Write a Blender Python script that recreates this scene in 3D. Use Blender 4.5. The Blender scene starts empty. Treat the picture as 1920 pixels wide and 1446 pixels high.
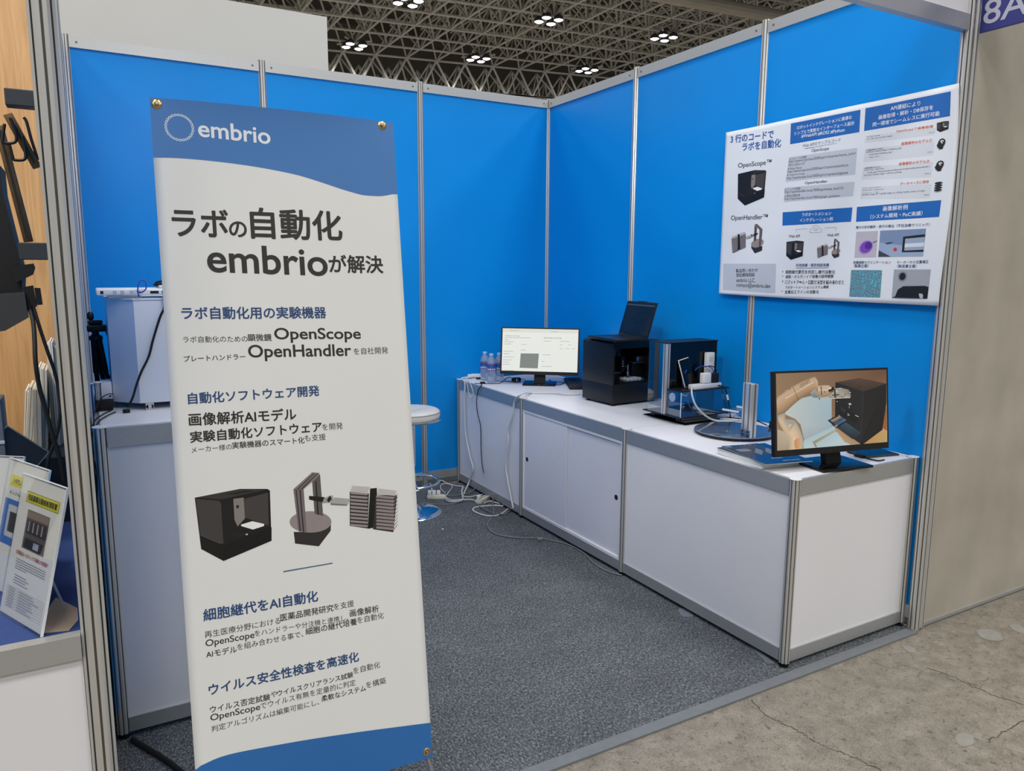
import bpy, bmesh, math, random
from mathutils import Vector, Matrix, Quaternion
random.seed(8)
R = math.radians
SC = bpy.context.scene
COL = SC.collection

# ------------------------------------------------------------------ camera, world, exposure
cam_d = bpy.data.cameras.new('camera')
cam_d.sensor_width = 36.0
cam_d.lens = 26.388
cam_d.clip_start = 0.05
cam_d.clip_end = 300
cam = bpy.data.objects.new('camera', cam_d)
COL.objects.link(cam)
_yaw, _pitch, _roll = 0.5127, -0.1527, 0.0050
_f = Vector((math.sin(_yaw)*math.cos(_pitch), math.cos(_yaw)*math.cos(_pitch), math.sin(_pitch)))
_r0 = Vector((math.cos(_yaw), -math.sin(_yaw), 0))
_u0 = _r0.cross(_f)
_r = _r0*math.cos(_roll) + _u0*math.sin(_roll)
_u = -_r0*math.sin(_roll) + _u0*math.cos(_roll)
_m = Matrix((_r, _u, -_f)).transposed().to_4x4()
_m.translation = Vector((-2.9596, -4.7392, 1.5016))
cam.matrix_world = _m
SC.camera = cam

W = bpy.data.worlds.new('hall_light')
SC.world = W
W.use_nodes = True
W.node_tree.nodes['Background'].inputs[0].default_value = (0.93, 0.96, 1.0, 1)
W.node_tree.nodes['Background'].inputs[1].default_value = 0.39

vs = SC.view_settings
vs.view_transform = 'Standard'
vs.look = 'None'
vs.exposure = -0.07
vs.gamma = 1.0
vs.use_curve_mapping = False

def area(name, loc, size, watt, col=(1, 0.98, 0.955), tgt=None, spread=180):
    d = bpy.data.lights.new(name, 'AREA')
    d.shape = 'DISK'
    d.size = size
    d.energy = watt
    d.color = col
    d.spread = R(spread)
    o = bpy.data.objects.new(name, d)
    COL.objects.link(o)
    o.location = loc
    if tgt is not None:
        o.rotation_euler = (Vector(tgt)-Vector(loc)).to_track_quat('-Z', 'Y').to_euler()
    return o

# the hall's own lamp clusters, hung in a regular grid under the space frame
for gx in (-12.7, -4.9, 3.0, 10.9, 18.5, 26.3):
    for gy in (-18.3, -10.3, -2.3, 5.7, 13.7, 21.7, 29.7, 37.7):
        if gx > 15 and gy < 10: continue
        if gx < -8 and gy > 20: continue
        area('hall_lamp_light', (gx, gy, 13.2), 4.0 if gy < 20 else 1.2, 560 if gy < -9 else 300 if gy < 10 else 520)

# two small spots clipped to the inside of the stand's own fascia
area('fascia_spot_light', (-1.75, -2.86, 2.62), 0.16, 9, (1, 0.98, 0.95), (0.0, -1.95, 2.15), 150)
area('fascia_spot_light', (-2.35, -2.86, 2.62), 0.16, 6, (1, 0.98, 0.95), (-2.2, 0.0, 2.2), 150)

# ------------------------------------------------------------------ materials
def lin(c):
    def f(v):
        v = v/255.0
        return v/12.92 if v <= 0.04045 else ((v+0.055)/1.055)**2.4
    return (f(c[0]), f(c[1]), f(c[2]), 1.0)

MATS = {}
def mat(name, rgb, rough=0.5, metal=0.0, noise=0.0, nscale=20.0, spec=None, emit=None, trans=0.0, ior=1.45, coat=0.0, stretch=None, bump=0.0, aniso=0.0, rgb2=None):
    if name in MATS:
        return MATS[name]
    m = bpy.data.materials.new(name)
    m.use_nodes = True
    nt = m.node_tree
    b = nt.nodes['Principled BSDF']
    c = lin(rgb)
    b.inputs['Base Color'].default_value = c
    b.inputs['Roughness'].default_value = rough
    b.inputs['Metallic'].default_value = metal
    b.inputs['IOR'].default_value = ior
    if spec is not None: b.inputs['Specular IOR Level'].default_value = spec
    if trans: b.inputs['Transmission Weight'].default_value = trans
    if coat: b.inputs['Coat Weight'].default_value = coat
    if aniso: b.inputs['Anisotropic'].default_value = aniso
    if emit:
        b.inputs['Emission Color'].default_value = c
        b.inputs['Emission Strength'].default_value = emit
    if noise or bump:
        tc = nt.nodes.new('ShaderNodeTexCoord')
        mp = nt.nodes.new('ShaderNodeMapping')
        if stretch: mp.inputs['Scale'].default_value = stretch
        n = nt.nodes.new('ShaderNodeTexNoise')
        n.inputs['Scale'].default_value = nscale
        n.inputs['Detail'].default_value = 6
        nt.links.new(tc.outputs['Object'], mp.inputs[0])
        nt.links.new(mp.outputs[0], n.inputs['Vector'])
        if noise:
            r = nt.nodes.new('ShaderNodeValToRGB')
            c2 = lin(rgb2) if rgb2 else tuple(min(1, v*(1+noise)) for v in c[:3])+(1,)
            r.color_ramp.elements[0].position = 0.3
            r.color_ramp.elements[1].position = 0.7
            r.color_ramp.elements[0].color = tuple(v*(1-noise) for v in c[:3])+(1,) if not rgb2 else c
            r.color_ramp.elements[1].color = c2
            nt.links.new(n.outputs[0], r.inputs[0])
            nt.links.new(r.outputs[0], b.inputs['Base Color'])
        if bump:
            bp = nt.nodes.new('ShaderNodeBump')
            bp.inputs['Strength'].default_value = bump
            bp.inputs['Distance'].default_value = 0.01
            nt.links.new(n.outputs[0], bp.inputs['Height'])
            nt.links.new(bp.outputs[0], b.inputs['Normal'])
    MATS[name] = m
    return m

def clear_mat(name, tint=(1, 1, 1), refl=0.02, rough=0.02):
    """thin clear sheet: see-through with a Fresnel-weighted gloss"""
    m = bpy.data.materials.new(name)
    m.use_nodes = True
    nt = m.node_tree
    nt.nodes.remove(nt.nodes['Principled BSDF'])
    out = nt.nodes['Material Output']
    t = nt.nodes.new('ShaderNodeBsdfTransparent')
    t.inputs[0].default_value = tuple(tint)+(1,)
    g = nt.nodes.new('ShaderNodeBsdfGlossy')
    g.inputs['Roughness'].default_value = rough
    lw = nt.nodes.new('ShaderNodeLayerWeight')
    lw.inputs[0].default_value = 0.35
    ma = nt.nodes.new('ShaderNodeMath')
    ma.operation = 'MULTIPLY_ADD'
    ma.inputs[1].default_value = 0.35
    ma.inputs[2].default_value = refl
    mx = nt.nodes.new('ShaderNodeMixShader')
    nt.links.new(lw.outputs['Fresnel'], ma.inputs[0])
    nt.links.new(ma.outputs[0], mx.inputs[0])
    nt.links.new(t.outputs[0], mx.inputs[1])
    nt.links.new(g.outputs[0], mx.inputs[2])
    nt.links.new(mx.outputs[0], out.inputs[0])
    MATS[name] = m
    return m

BLUE = mat('blue_panel', (0, 137, 219), 0.38, noise=0.03, nscale=1.5, spec=0.3)
WHITE = mat('white_laminate', (226, 226, 230), 0.35, noise=0.015, nscale=3)
DOOR = mat('white_sliding_board', (222, 223, 230), 0.3, noise=0.015, nscale=3)
ALU = mat('brushed_aluminium', (208, 208, 206), 0.36, 0.65, noise=0.05, nscale=30, stretch=(1, 1, .02))
RAIL = mat('satin_aluminium_rail', (188, 190, 190), 0.42, 0.7, noise=0.04, nscale=60, stretch=(1, 1, 6))
GROOVE = mat('dark_groove', (104, 101, 94), 0.6, 0.3)
BLACK = mat('black_powder_coat', (20, 21, 24), 0.42, noise=0.15, nscale=60)
GLOSSB = mat('gloss_black', (9, 10, 12), 0.12, noise=0.1, nscale=8)
MATTEB = mat('matte_black_plastic', (16, 16, 18), 0.55, noise=0.1, nscale=40)
RUB = mat('black_rubber', (12, 12, 13), 0.7, noise=0.1, nscale=60)
DGREY = mat('dark_grey_metal', (62, 63, 64), 0.5, 0.2, noise=0.06, nscale=30)
WPLAST = mat('white_plastic', (228, 229, 230), 0.3, noise=0.01, nscale=20)
IVORY = mat('ivory_plastic', (212, 208, 190), 0.45, noise=0.03, nscale=30)
WCAB = mat('white_cable', (205, 206, 205), 0.5, noise=0.02, nscale=80)
GCAB = mat('grey_cable', (118, 120, 122), 0.55, noise=0.05, nscale=80)
BCAB = mat('blue_cable', (35, 62, 165), 0.45, noise=0.05, nscale=80)
CHROME = mat('chrome', (225, 227, 230), 0.06, 1.0, noise=0.01, nscale=5)
BRASS = mat('brass', (196, 168, 108), 0.25, 1.0, noise=0.05, nscale=90)
STEEL = mat('steel', (175, 176, 178), 0.25, 1.0, noise=0.05, nscale=60)
PAPER = mat('white_paper', (232, 232, 230), 0.6, noise=0.012, nscale=12)
ACRYL = clear_mat('clear_acrylic', (0.975, 0.985, 0.985))
ACRYLD = clear_mat('smoky_acrylic', (0.74, 0.78, 0.83), 0.10)

# ------------------------------------------------------------------ mesh helpers
class MB:
    def __init__(s):
        s.v = []; s.f = []; s.mi = []; s.cur = 0
    def add(s, vs_, fs):
        o = len(s.v)
        s.v += [Vector(p) for p in vs_]
        s.f += [tuple(i+o for i in f) for f in fs]
        s.mi += [s.cur]*len(fs)
        return s
    def box(s, a, b, M=None):
        x0, y0, z0 = a; x1, y1, z1 = b
        P = [(x0, y0, z0), (x1, y0, z0), (x1, y1, z0), (x0, y1, z0), (x0, y0, z1), (x1, y0, z1), (x1, y1, z1), (x0, y1, z1)]
        if M: P = [M @ Vector(p) for p in P]
        return s.add(P, [(0, 3, 2, 1), (4, 5, 6, 7), (0, 1, 5, 4), (1, 2, 6, 5), (2, 3, 7, 6), (3, 0, 4, 7)])
    def cbox(s, c, d, M=None):
        return s.box([c[i]-d[i]/2 for i in range(3)], [c[i]+d[i]/2 for i in range(3)], M)
    def rbox(s, a, b, r=0.004, M=None, seg=2):
        bm = bmesh.new()
        x0, y0, z0 = a; x1, y1, z1 = b
        vv = [bm.verts.new(p) for p in ((x0, y0, z0), (x1, y0, z0), (x1, y1, z0), (x0, y1, z0), (x0, y0, z1), (x1, y0, z1), (x1, y1, z1), (x0, y1, z1))]
        for f in ((0, 3, 2, 1), (4, 5, 6, 7), (0, 1, 5, 4), (1, 2, 6, 5), (2, 3, 7, 6), (3, 0, 4, 7)): bm.faces.new([vv[i] for i in f])
        bmesh.ops.bevel(bm, geom=bm.edges[:], offset=r, segments=seg, profile=0.5, affect='EDGES')
        return s.from_bm(bm, M)
    def from_bm(s, bm, M=None):
        bm.verts.index_update()
        P = [(M @ v.co) if M else v.co.copy() for v in bm.verts]
        F = [tuple(v.index for v in f.verts) for f in bm.faces]
        bm.free()
        return s.add(P, F)
    def prism(s, poly, fn, h0, h1):
        """poly: 2D outline (ccw), fn(x, y, h) -> point"""
        n = len(poly)
        P = [fn(x, y, h0) for x, y in poly]+[fn(x, y, h1) for x, y in poly]
        F = [tuple(range(n-1, -1, -1)), tuple(range(n, 2*n))]+[(i, (i+1) % n, n+(i+1) % n, n+i) for i in range(n)]
        return s.add(P, F)
    def vprism(s, poly, c, z0, z1):
        return s.prism(poly, lambda x, y, h: (c[0]+x, c[1]+y, h), z0, z1)
    def lathe(s, prof, c, n=32, M=None):
        P = []; F = []
        for r, z in prof:
            for k in range(n):
                a = 2*math.pi*k/n
                p = Vector((r*math.cos(a), r*math.sin(a), z))
                P.append((M @ p if M else p)+Vector(c))
        L = len(prof)
        for j in range(L-1):
            for k in range(n):
                F.append((j*n+k, j*n+(k+1) % n, (j+1)*n+(k+1) % n, (j+1)*n+k))
        F.append(tuple(range(n-1, -1, -1)))
        F.append(tuple((L-1)*n+k for k in range(n)))
        return s.add(P, F)
    def rod(s, a, b, r, n=12, r2=None):
        return s.tube([a, b], r, n, smooth=False, r2=r2)
    def tube(s, pts, r, n=8, smooth=True, sub=6, closed=False, r2=None):
        P = [Vector(p) for p in pts]
        if smooth and len(P) > 2:
            Q = []
            m = len(P)
            for i in range(m if closed else m-1):
                p0 = P[(i-1) % m] if (closed or i > 0) else P[0]
                p1 = P[i]; p2 = P[(i+1) % m]
                p3 = P[(i+2) % m] if (closed or i+2 < m) else P[m-1]
                for k in range(sub):
                    t = k/sub
                    Q.append(0.5*((2*p1)+(p2-p0)*t+(2*p0-5*p1+4*p2-p3)*t*t+(3*p1-p0-3*p2+p3)*t**3))
            if not closed: Q.append(P[-1])
            P = Q
        L = len(P)
        V = []; F = []
        ref = None
        for i, p in enumerate(P):
            if closed: t = P[(i+1) % L]-P[i-1]
            else: t = P[min(i+1, L-1)]-P[max(i-1, 0)]
            if t.length < 1e-9: t = Vector((0, 0, 1))
            t.normalize()
            if ref is None:
                ref = Vector((0, 0, 1)) if abs(t.z) < 0.9 else Vector((1, 0, 0))
            a = ref-t*ref.dot(t)
            if a.length < 1e-6: a = t.orthogonal()
            a.normalize(); ref = a
            b = t.cross(a)
            rr = r if r2 is None else r+(r2-r)*i/max(1, L-1)
            for k in range(n):
                w = 2*math.pi*k/n
                V.append(p+a*(rr*math.cos(w))+b*(rr*math.sin(w)))
        for i in range(L if closed else L-1):
            j = (i+1) % L
            for k in range(n):
                F.append((i*n+k, i*n+(k+1) % n, j*n+(k+1) % n, j*n+k))
        if not closed:
            F.append(tuple(range(n-1, -1, -1)))
            F.append(tuple((L-1)*n+k for k in range(n)))
        return s.add(V, F)
    def quad(s, a, b, c, d):
        return s.add([a, b, c, d], [(0, 1, 2, 3)])
    def build(s, name, mats, parent=None, smooth=None, world=False, local_origin=None):
        if not isinstance(mats, (list, tuple)): mats = [mats]
        me = bpy.data.meshes.new(name)
        off = Vector((0, 0, 0))
        o = bpy.data.objects.new(name, me)
        COL.objects.link(o)
        V = s.v
        if parent is None:
            if world:
                xs = [p.x for p in V]; ys = [p.y for p in V]; zs = [p.z for p in V]
                off = Vector(((min(xs)+max(xs))/2, (min(ys)+max(ys))/2, min(zs)))
                V = [p-off for p in V]
                o.location = off
        else:
            if world:
                q = parent
                while q is not None:
                    off = off+q.location; q = q.parent
                V = [p-off for p in V]
            o.parent = parent
        me.from_pydata([tuple(p) for p in V], [], s.f)
        for m in mats: me.materials.append(m)
        if len(mats) > 1: me.polygons.foreach_set('material_index', s.mi)
        if smooth:
            me.polygons.foreach_set('use_smooth', [True]*len(me.polygons))
            try: me.set_sharp_from_angle(angle=R(smooth))
            except Exception: pass
        me.update()
        return o

def thing(name, label, cat, loc=(0, 0, 0), rotz=0, group=None):
    o = bpy.data.objects.new(name, None)
    o.empty_display_size = 0.05
    COL.objects.link(o)
    o.location = loc
    o.rotation_euler = (0, 0, rotz)
    o['label'] = label; o['category'] = cat
    if group: o['group'] = group
    return o
def tag(o, label, cat, group=None):
    o['label'] = label; o['category'] = cat
    if group: o['group'] = group
    return o
def struct(name, loc=(0, 0, 0)):
    o = bpy.data.objects.new(name, None)
    o.empty_display_size = 0.05
    COL.objects.link(o)
    o.location = loc
    o['kind'] = 'structure'
    return o
def st(o):
    o['kind'] = 'structure'
    return o
def dup(root, loc, rotz=0, label=None):
    r = root.copy(); COL.objects.link(r); r.location = loc; r.rotation_euler = (0, 0, rotz)
    if label: r['label'] = label
    for ch in list(root.children):
        c = ch.copy(); COL.objects.link(c); c.parent = r
        for g in ch.children:
            d = g.copy(); COL.objects.link(d); d.parent = c
    return r

# ------------------------------------------------------------------ lettering
TXT = {}
def prep_text(strings):
    obs = []
    for s, bold in strings:
        if (s, bold) in TXT: continue
        cu = bpy.data.curves.new('lettering_source', 'FONT')
        cu.body = s
        cu.size = 1.0
        cu.resolution_u = 5 if any(ord(ch) > 0x2fff for ch in s) else (8 if len(s) < 13 else 3)
        cu.fill_mode = 'FRONT'
        cu.offset = (0.0, 0.009, 0.016)[bold] if not any(ord(ch) > 0x2fff for ch in s) else 0.0
        o = bpy.data.objects.new('lettering_source', cu)
        COL.objects.link(o)
        obs.append((s, bold, o, cu))
        TXT[(s, bold)] = None
    bpy.context.view_layer.update()
    dg = bpy.context.evaluated_depsgraph_get()
    for s, bold, o, cu in obs:
        me = bpy.data.meshes.new_from_object(o.evaluated_get(dg))
        V = [(v.co.x, v.co.y) for v in me.vertices]
        F = [tuple(p.vertices) for p in me.polygons]
        if bold and any(ord(ch) > 0x2fff for ch in s):          # heavier strokes for the dense characters
            d = (0.0, 0.010, 0.022)[bold]
            V0, F0, nv = V, F, len(V)
            V = []; F = []
            for q in range(8):
                dx, dy = d*math.cos(q*math.pi/4), d*math.sin(q*math.pi/4)
                V += [(x+dx, y+dy, q) for x, y in V0]
                F += [tuple(i+nv*q for i in f) for f in F0]
        TXT[(s, bold)] = (V, F)
        bpy.data.meshes.remove(me)
        COL.objects.unlink(o)
        bpy.data.objects.remove(o)
        bpy.data.curves.remove(cu)
def cjk(s): return sum(1 for ch in s if ord(ch) > 0x2fff) >= 0.6*len(s)
SLOPE = [0.0]
def put_text(mb, item, mapper, h=0.001, natural=True):
    """fit the glyphs of one string between its lower left and upper right corner on a surface"""
    s, bold, u0, v0, u1, v1 = item
    V, F = TXT[(s, bold)]
    xs = [p[0] for p in V]; ys = [p[1] for p in V]
    x0, x1, y0, y1 = min(xs), max(xs), min(ys), max(ys)
    w, hh = max(1e-6, x1-x0), max(1e-6, y1-y0)
    sx = (u1-u0)/w
    H = v1-v0; slope = 0.0
    if natural and cjk(s) and len(s) >= 3:
        H0 = hh*sx
        if len(s) >= 8: SLOPE[0] = max(-0.05, min(0.05, (H-H0)/(u1-u0)))     # the lines of one block share their tilt
        slope = SLOPE[0]
        H = H0
    elif natural and len(s) >= 4:
        slope = max(-0.03, min(0.03, (H-hh*sx*1.06)/(u1-u0)))
        H = H-slope*(u1-u0)
    P = []
    for p in V:
        x, y = p[0], p[1]
        a = (x-x0)*sx
        P.append(mapper(u0+a, v0+(y-y0)/hh*H+slope*a, h+(0.00002*p[2] if len(p) > 2 else 0.0)))
    mb.add(P, F)

BAN_LOGO = [('embrio', 2, 0.1019, 1.6652, 0.2703, 1.7009)]
BAN_HEAD = [('ラボ', 2, 0.0302, 1.4234, 0.1578, 1.4923), ('の', 2, 0.1578, 1.4253, 0.1998, 1.4647), ('自動化', 2, 0.2087, 1.4222, 0.4405, 1.4948), ('embrio', 2, 0.1026, 1.3383, 0.3956, 1.4011), ('が解決', 2, 0.3986, 1.338, 0.5463, 1.3816)]
BAN_BLUE = [('ラボ自動化用の実験機器', 2, 0.0375, 1.2252, 0.3837, 1.2512), ('自動化ソフトウェア開発', 2, 0.0391, 1.022, 0.3532, 1.0483), ('細胞継代をAI自動化', 2, 0.0404, 0.498, 0.3159, 0.522), ('ウイルス安全性検査を高速化', 2, 0.0413, 0.3174, 0.4121, 0.3408)]
BAN_BODY1 = [('ラボ自動化のための', 0, 0.0375, 1.1698, 0.1842, 1.1821), ('顕微鏡', 1, 0.1847, 1.1679, 0.2422, 1.1842), ('OpenScope', 2, 0.2491, 1.1615, 0.4723, 1.193), ('プレートハンドラー', 1, 0.0361, 1.1246, 0.1762, 1.1379), ('OpenHandler', 2, 0.1836, 1.1178, 0.4437, 1.1515), ('を自社開発', 0, 0.4501, 1.1224, 0.5451, 1.1386)]
BAN_BODY2 = [('画像解析AIモデル', 2, 0.0377, 0.9699, 0.2906, 0.9945), ('実験自動化ソフトウェア', 2, 0.0382, 0.9294, 0.3536, 0.9547), ('を開発', 0, 0.3542, 0.9301, 0.4084, 0.9444), ('メーカー様の', 0, 0.0391, 0.9052, 0.1308, 0.9179), ('実験機器のスマート化', 1, 0.1315, 0.9058, 0.3074, 0.9188), ('も支援', 0, 0.3081, 0.9062, 0.3618, 0.9193)]
BAN_BODY3 = [('再生医療分野における', 0, 0.0409, 0.4576, 0.2183, 0.4718), ('医薬品開発研究', 1, 0.2186, 0.4604, 0.3536, 0.4714), ('を支援', 0, 0.354, 0.4607, 0.4079, 0.4729), ('OpenScope', 1, 0.0415, 0.4322, 0.1543, 0.4499), ('をハンドラーや分注機と連携し、', 0, 0.155, 0.4362, 0.3904, 0.4425), ('画像解析', 1, 0.3953, 0.4343, 0.4743, 0.4486), ('AIモデル', 1, 0.041, 0.41, 0.1114, 0.4243), ('を組み合わせる事で、', 0, 0.1121, 0.4115, 0.2725, 0.4255), ('細胞の継代培養', 1, 0.2785, 0.4121, 0.4128, 0.4252), ('を自動化', 0, 0.4138, 0.4124, 0.487, 0.424)]
BAN_BODY4 = [('ウイルス否定試験', 1, 0.0416, 0.2752, 0.1819, 0.2873), ('や', 0, 0.1837, 0.2749, 0.1988, 0.2904), ('ウイルスクリアランス試験', 1, 0.1991, 0.2743, 0.3939, 0.2902), ('を自動化', 0, 0.3945, 0.2822, 0.4682, 0.2913), ('OpenScope', 1, 0.0411, 0.2516, 0.1567, 0.2685), ('でウイルス有無を定量的に判定', 0, 0.1573, 0.2531, 0.399, 0.2685), ('判定アルゴリズムは編集可能にし、', 0, 0.0418, 0.2284, 0.3014, 0.2422), ('柔軟なシステム', 1, 0.3077, 0.2317, 0.4256, 0.2437), ('を構築', 0, 0.4263, 0.2363, 0.4811, 0.2461)]
BAN_WAVE_TOP = [(-0.0015, 1.6073), (0.0402, 1.6099), (0.0865, 1.6101), (0.1338, 1.6087), (0.1823, 1.6061), (0.2318, 1.6021), (0.2826, 1.5962), (0.3345, 1.5881), (0.3875, 1.5753), (0.4418, 1.5603), (0.4789, 1.5514), (0.5015, 1.5471), (0.5324, 1.5461), (0.556, 1.5474), (0.5874, 1.5544)]
BAN_WAVE_LOW = [(0.0046, 0.1509), (0.0114, 0.1553), (0.0268, 0.1588), (0.0514, 0.1629), (0.0824, 0.1635), (0.1359, 0.1593), (0.2675, 0.1448), (0.408, 0.1256), (0.5199, 0.1086), (0.6018, 0.0961)]
BAN_RULE = [(0.2336, 0.5832), (0.3585, 0.5828), (0.3587, 0.585), (0.2337, 0.5857)]
BAN_RING = (0.0607, 1.6831, 0.0307)
BAN_GROM = [(0.0147, 1.734), (0.5672, 1.7377), (0.5847, 0.0188), (0.022, 0.0188)]
BAN_SCOPE = [(12, [(0.0396, 0.7981), (0.1433, 0.8058), (0.2083, 0.7973), (0.2139, 0.7923), (0.2098, 0.6666), (0.0943, 0.6357), (0.046, 0.6732)]), ((62, 58, 57), [(0.0416, 0.7949), (0.0938, 0.7833), (0.0975, 0.7753), (0.0969, 0.6766), (0.0461, 0.7057)]), ((52, 49, 47), [(0.0424, 0.7983), (0.1461, 0.8048), (0.2038, 0.7958), (0.0982, 0.7857)]), (24, [(0.1073, 0.7973), (0.1545, 0.8001), (0.1774, 0.7959), (0.134, 0.7937)]), (18, [(0.0975, 0.7753), (0.2076, 0.786), (0.2053, 0.7033), (0.0969, 0.6766)]), ((64, 60, 58), [(0.1517, 0.7798), (0.2092, 0.788), (0.2054, 0.7049), (0.1489, 0.7348)]), ((128, 122, 118), [(0.1262, 0.7833), (0.1505, 0.7836), (0.1501, 0.7315), (0.1319, 0.7146), (0.1258, 0.7322)]), (12, [(0.1323, 0.7668), (0.138, 0.7666), (0.1375, 0.7591), (0.1319, 0.7599)]), (235, [(0.1401, 0.7179), (0.1669, 0.7223), (0.1949, 0.7111), (0.1937, 0.706), (0.1671, 0.7016), (0.1404, 0.7142)]), (5, [(0.0979, 0.6704), (0.212, 0.7008), (0.2098, 0.6666), (0.0943, 0.6357)]), (24, [(0.1093, 0.6941), (0.1255, 0.7036), (0.1479, 0.6955), (0.1357, 0.6853)]), (200, [(0.1477, 0.6925), (0.155, 0.6938), (0.1532, 0.6892)]), (90, [(0.0489, 0.7058), (0.0915, 0.679), (0.0914, 0.6778), (0.0488, 0.7047)])]
BAN_HANDLER = [((44, 40, 40), [(0.2655, 0.68), (0.2991, 0.6747), (0.327, 0.6703), (0.362, 0.6968), (0.3592, 0.6684), (0.3261, 0.633), (0.2667, 0.6501)]), ((142, 132, 130), [(0.3629, 0.6909), (0.3606, 0.684), (0.3547, 0.6781), (0.3457, 0.6737), (0.3343, 0.671), (0.3212, 0.6703), (0.3073, 0.6715), (0.2937, 0.6746), (0.2811, 0.6794), (0.2706, 0.6854), (0.2627, 0.6923), (0.2579, 0.6997), (0.2566, 0.707), (0.2588, 0.7137), (0.2644, 0.7195), (0.273, 0.7239), (0.2842, 0.7267), (0.297, 0.7276), (0.3108, 0.7266), (0.3246, 0.7236), (0.3373, 0.719), (0.3483, 0.713), (0.3565, 0.7059), (0.3615, 0.6984)]), ((92, 84, 84), [(0.3197, 0.8012), (0.3412, 0.8175), (0.3421, 0.7093), (0.3207, 0.7188)]), (30, [(0.3274, 0.8002), (0.3308, 0.8029), (0.3314, 0.7141), (0.3273, 0.7147)]), ((112, 102, 103), [(0.2715, 0.7885), (0.297, 0.7867), (0.2976, 0.675), (0.2772, 0.6797)]), (38, [(0.277, 0.7871), (0.2794, 0.7868), (0.2832, 0.6782), (0.2802, 0.6789)]), (38, [(0.2861, 0.7859), (0.2892, 0.7855), (0.2912, 0.6766), (0.2881, 0.6771)]), ((126, 116, 116), [(0.2715, 0.7885), (0.3212, 0.8256), (0.3398, 0.8215), (0.3395, 0.8161), (0.2969, 0.7852)]), (40, [(0.28, 0.7874), (0.3258, 0.8232), (0.3282, 0.8225), (0.284, 0.7868)]), (40, [(0.2892, 0.7862), (0.3335, 0.8216), (0.336, 0.821), (0.2938, 0.7856)]), (18, [(0.3096, 0.7662), (0.3484, 0.7578), (0.3475, 0.7436), (0.309, 0.7568)]), (150, [(0.3483, 0.7562), (0.3709, 0.7595), (0.3697, 0.7421), (0.3411, 0.7429)]), (20, [(0.3542, 0.749), (0.3629, 0.7606), (0.3671, 0.7504), (0.3585, 0.742)]), (165, [(0.3737, 0.7534), (0.4169, 0.7436), (0.406, 0.7274), (0.3632, 0.7398)]), (110, [(0.3632, 0.7398), (0.4062, 0.7302), (0.406, 0.7274), (0.3636, 0.7356)])]
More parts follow.
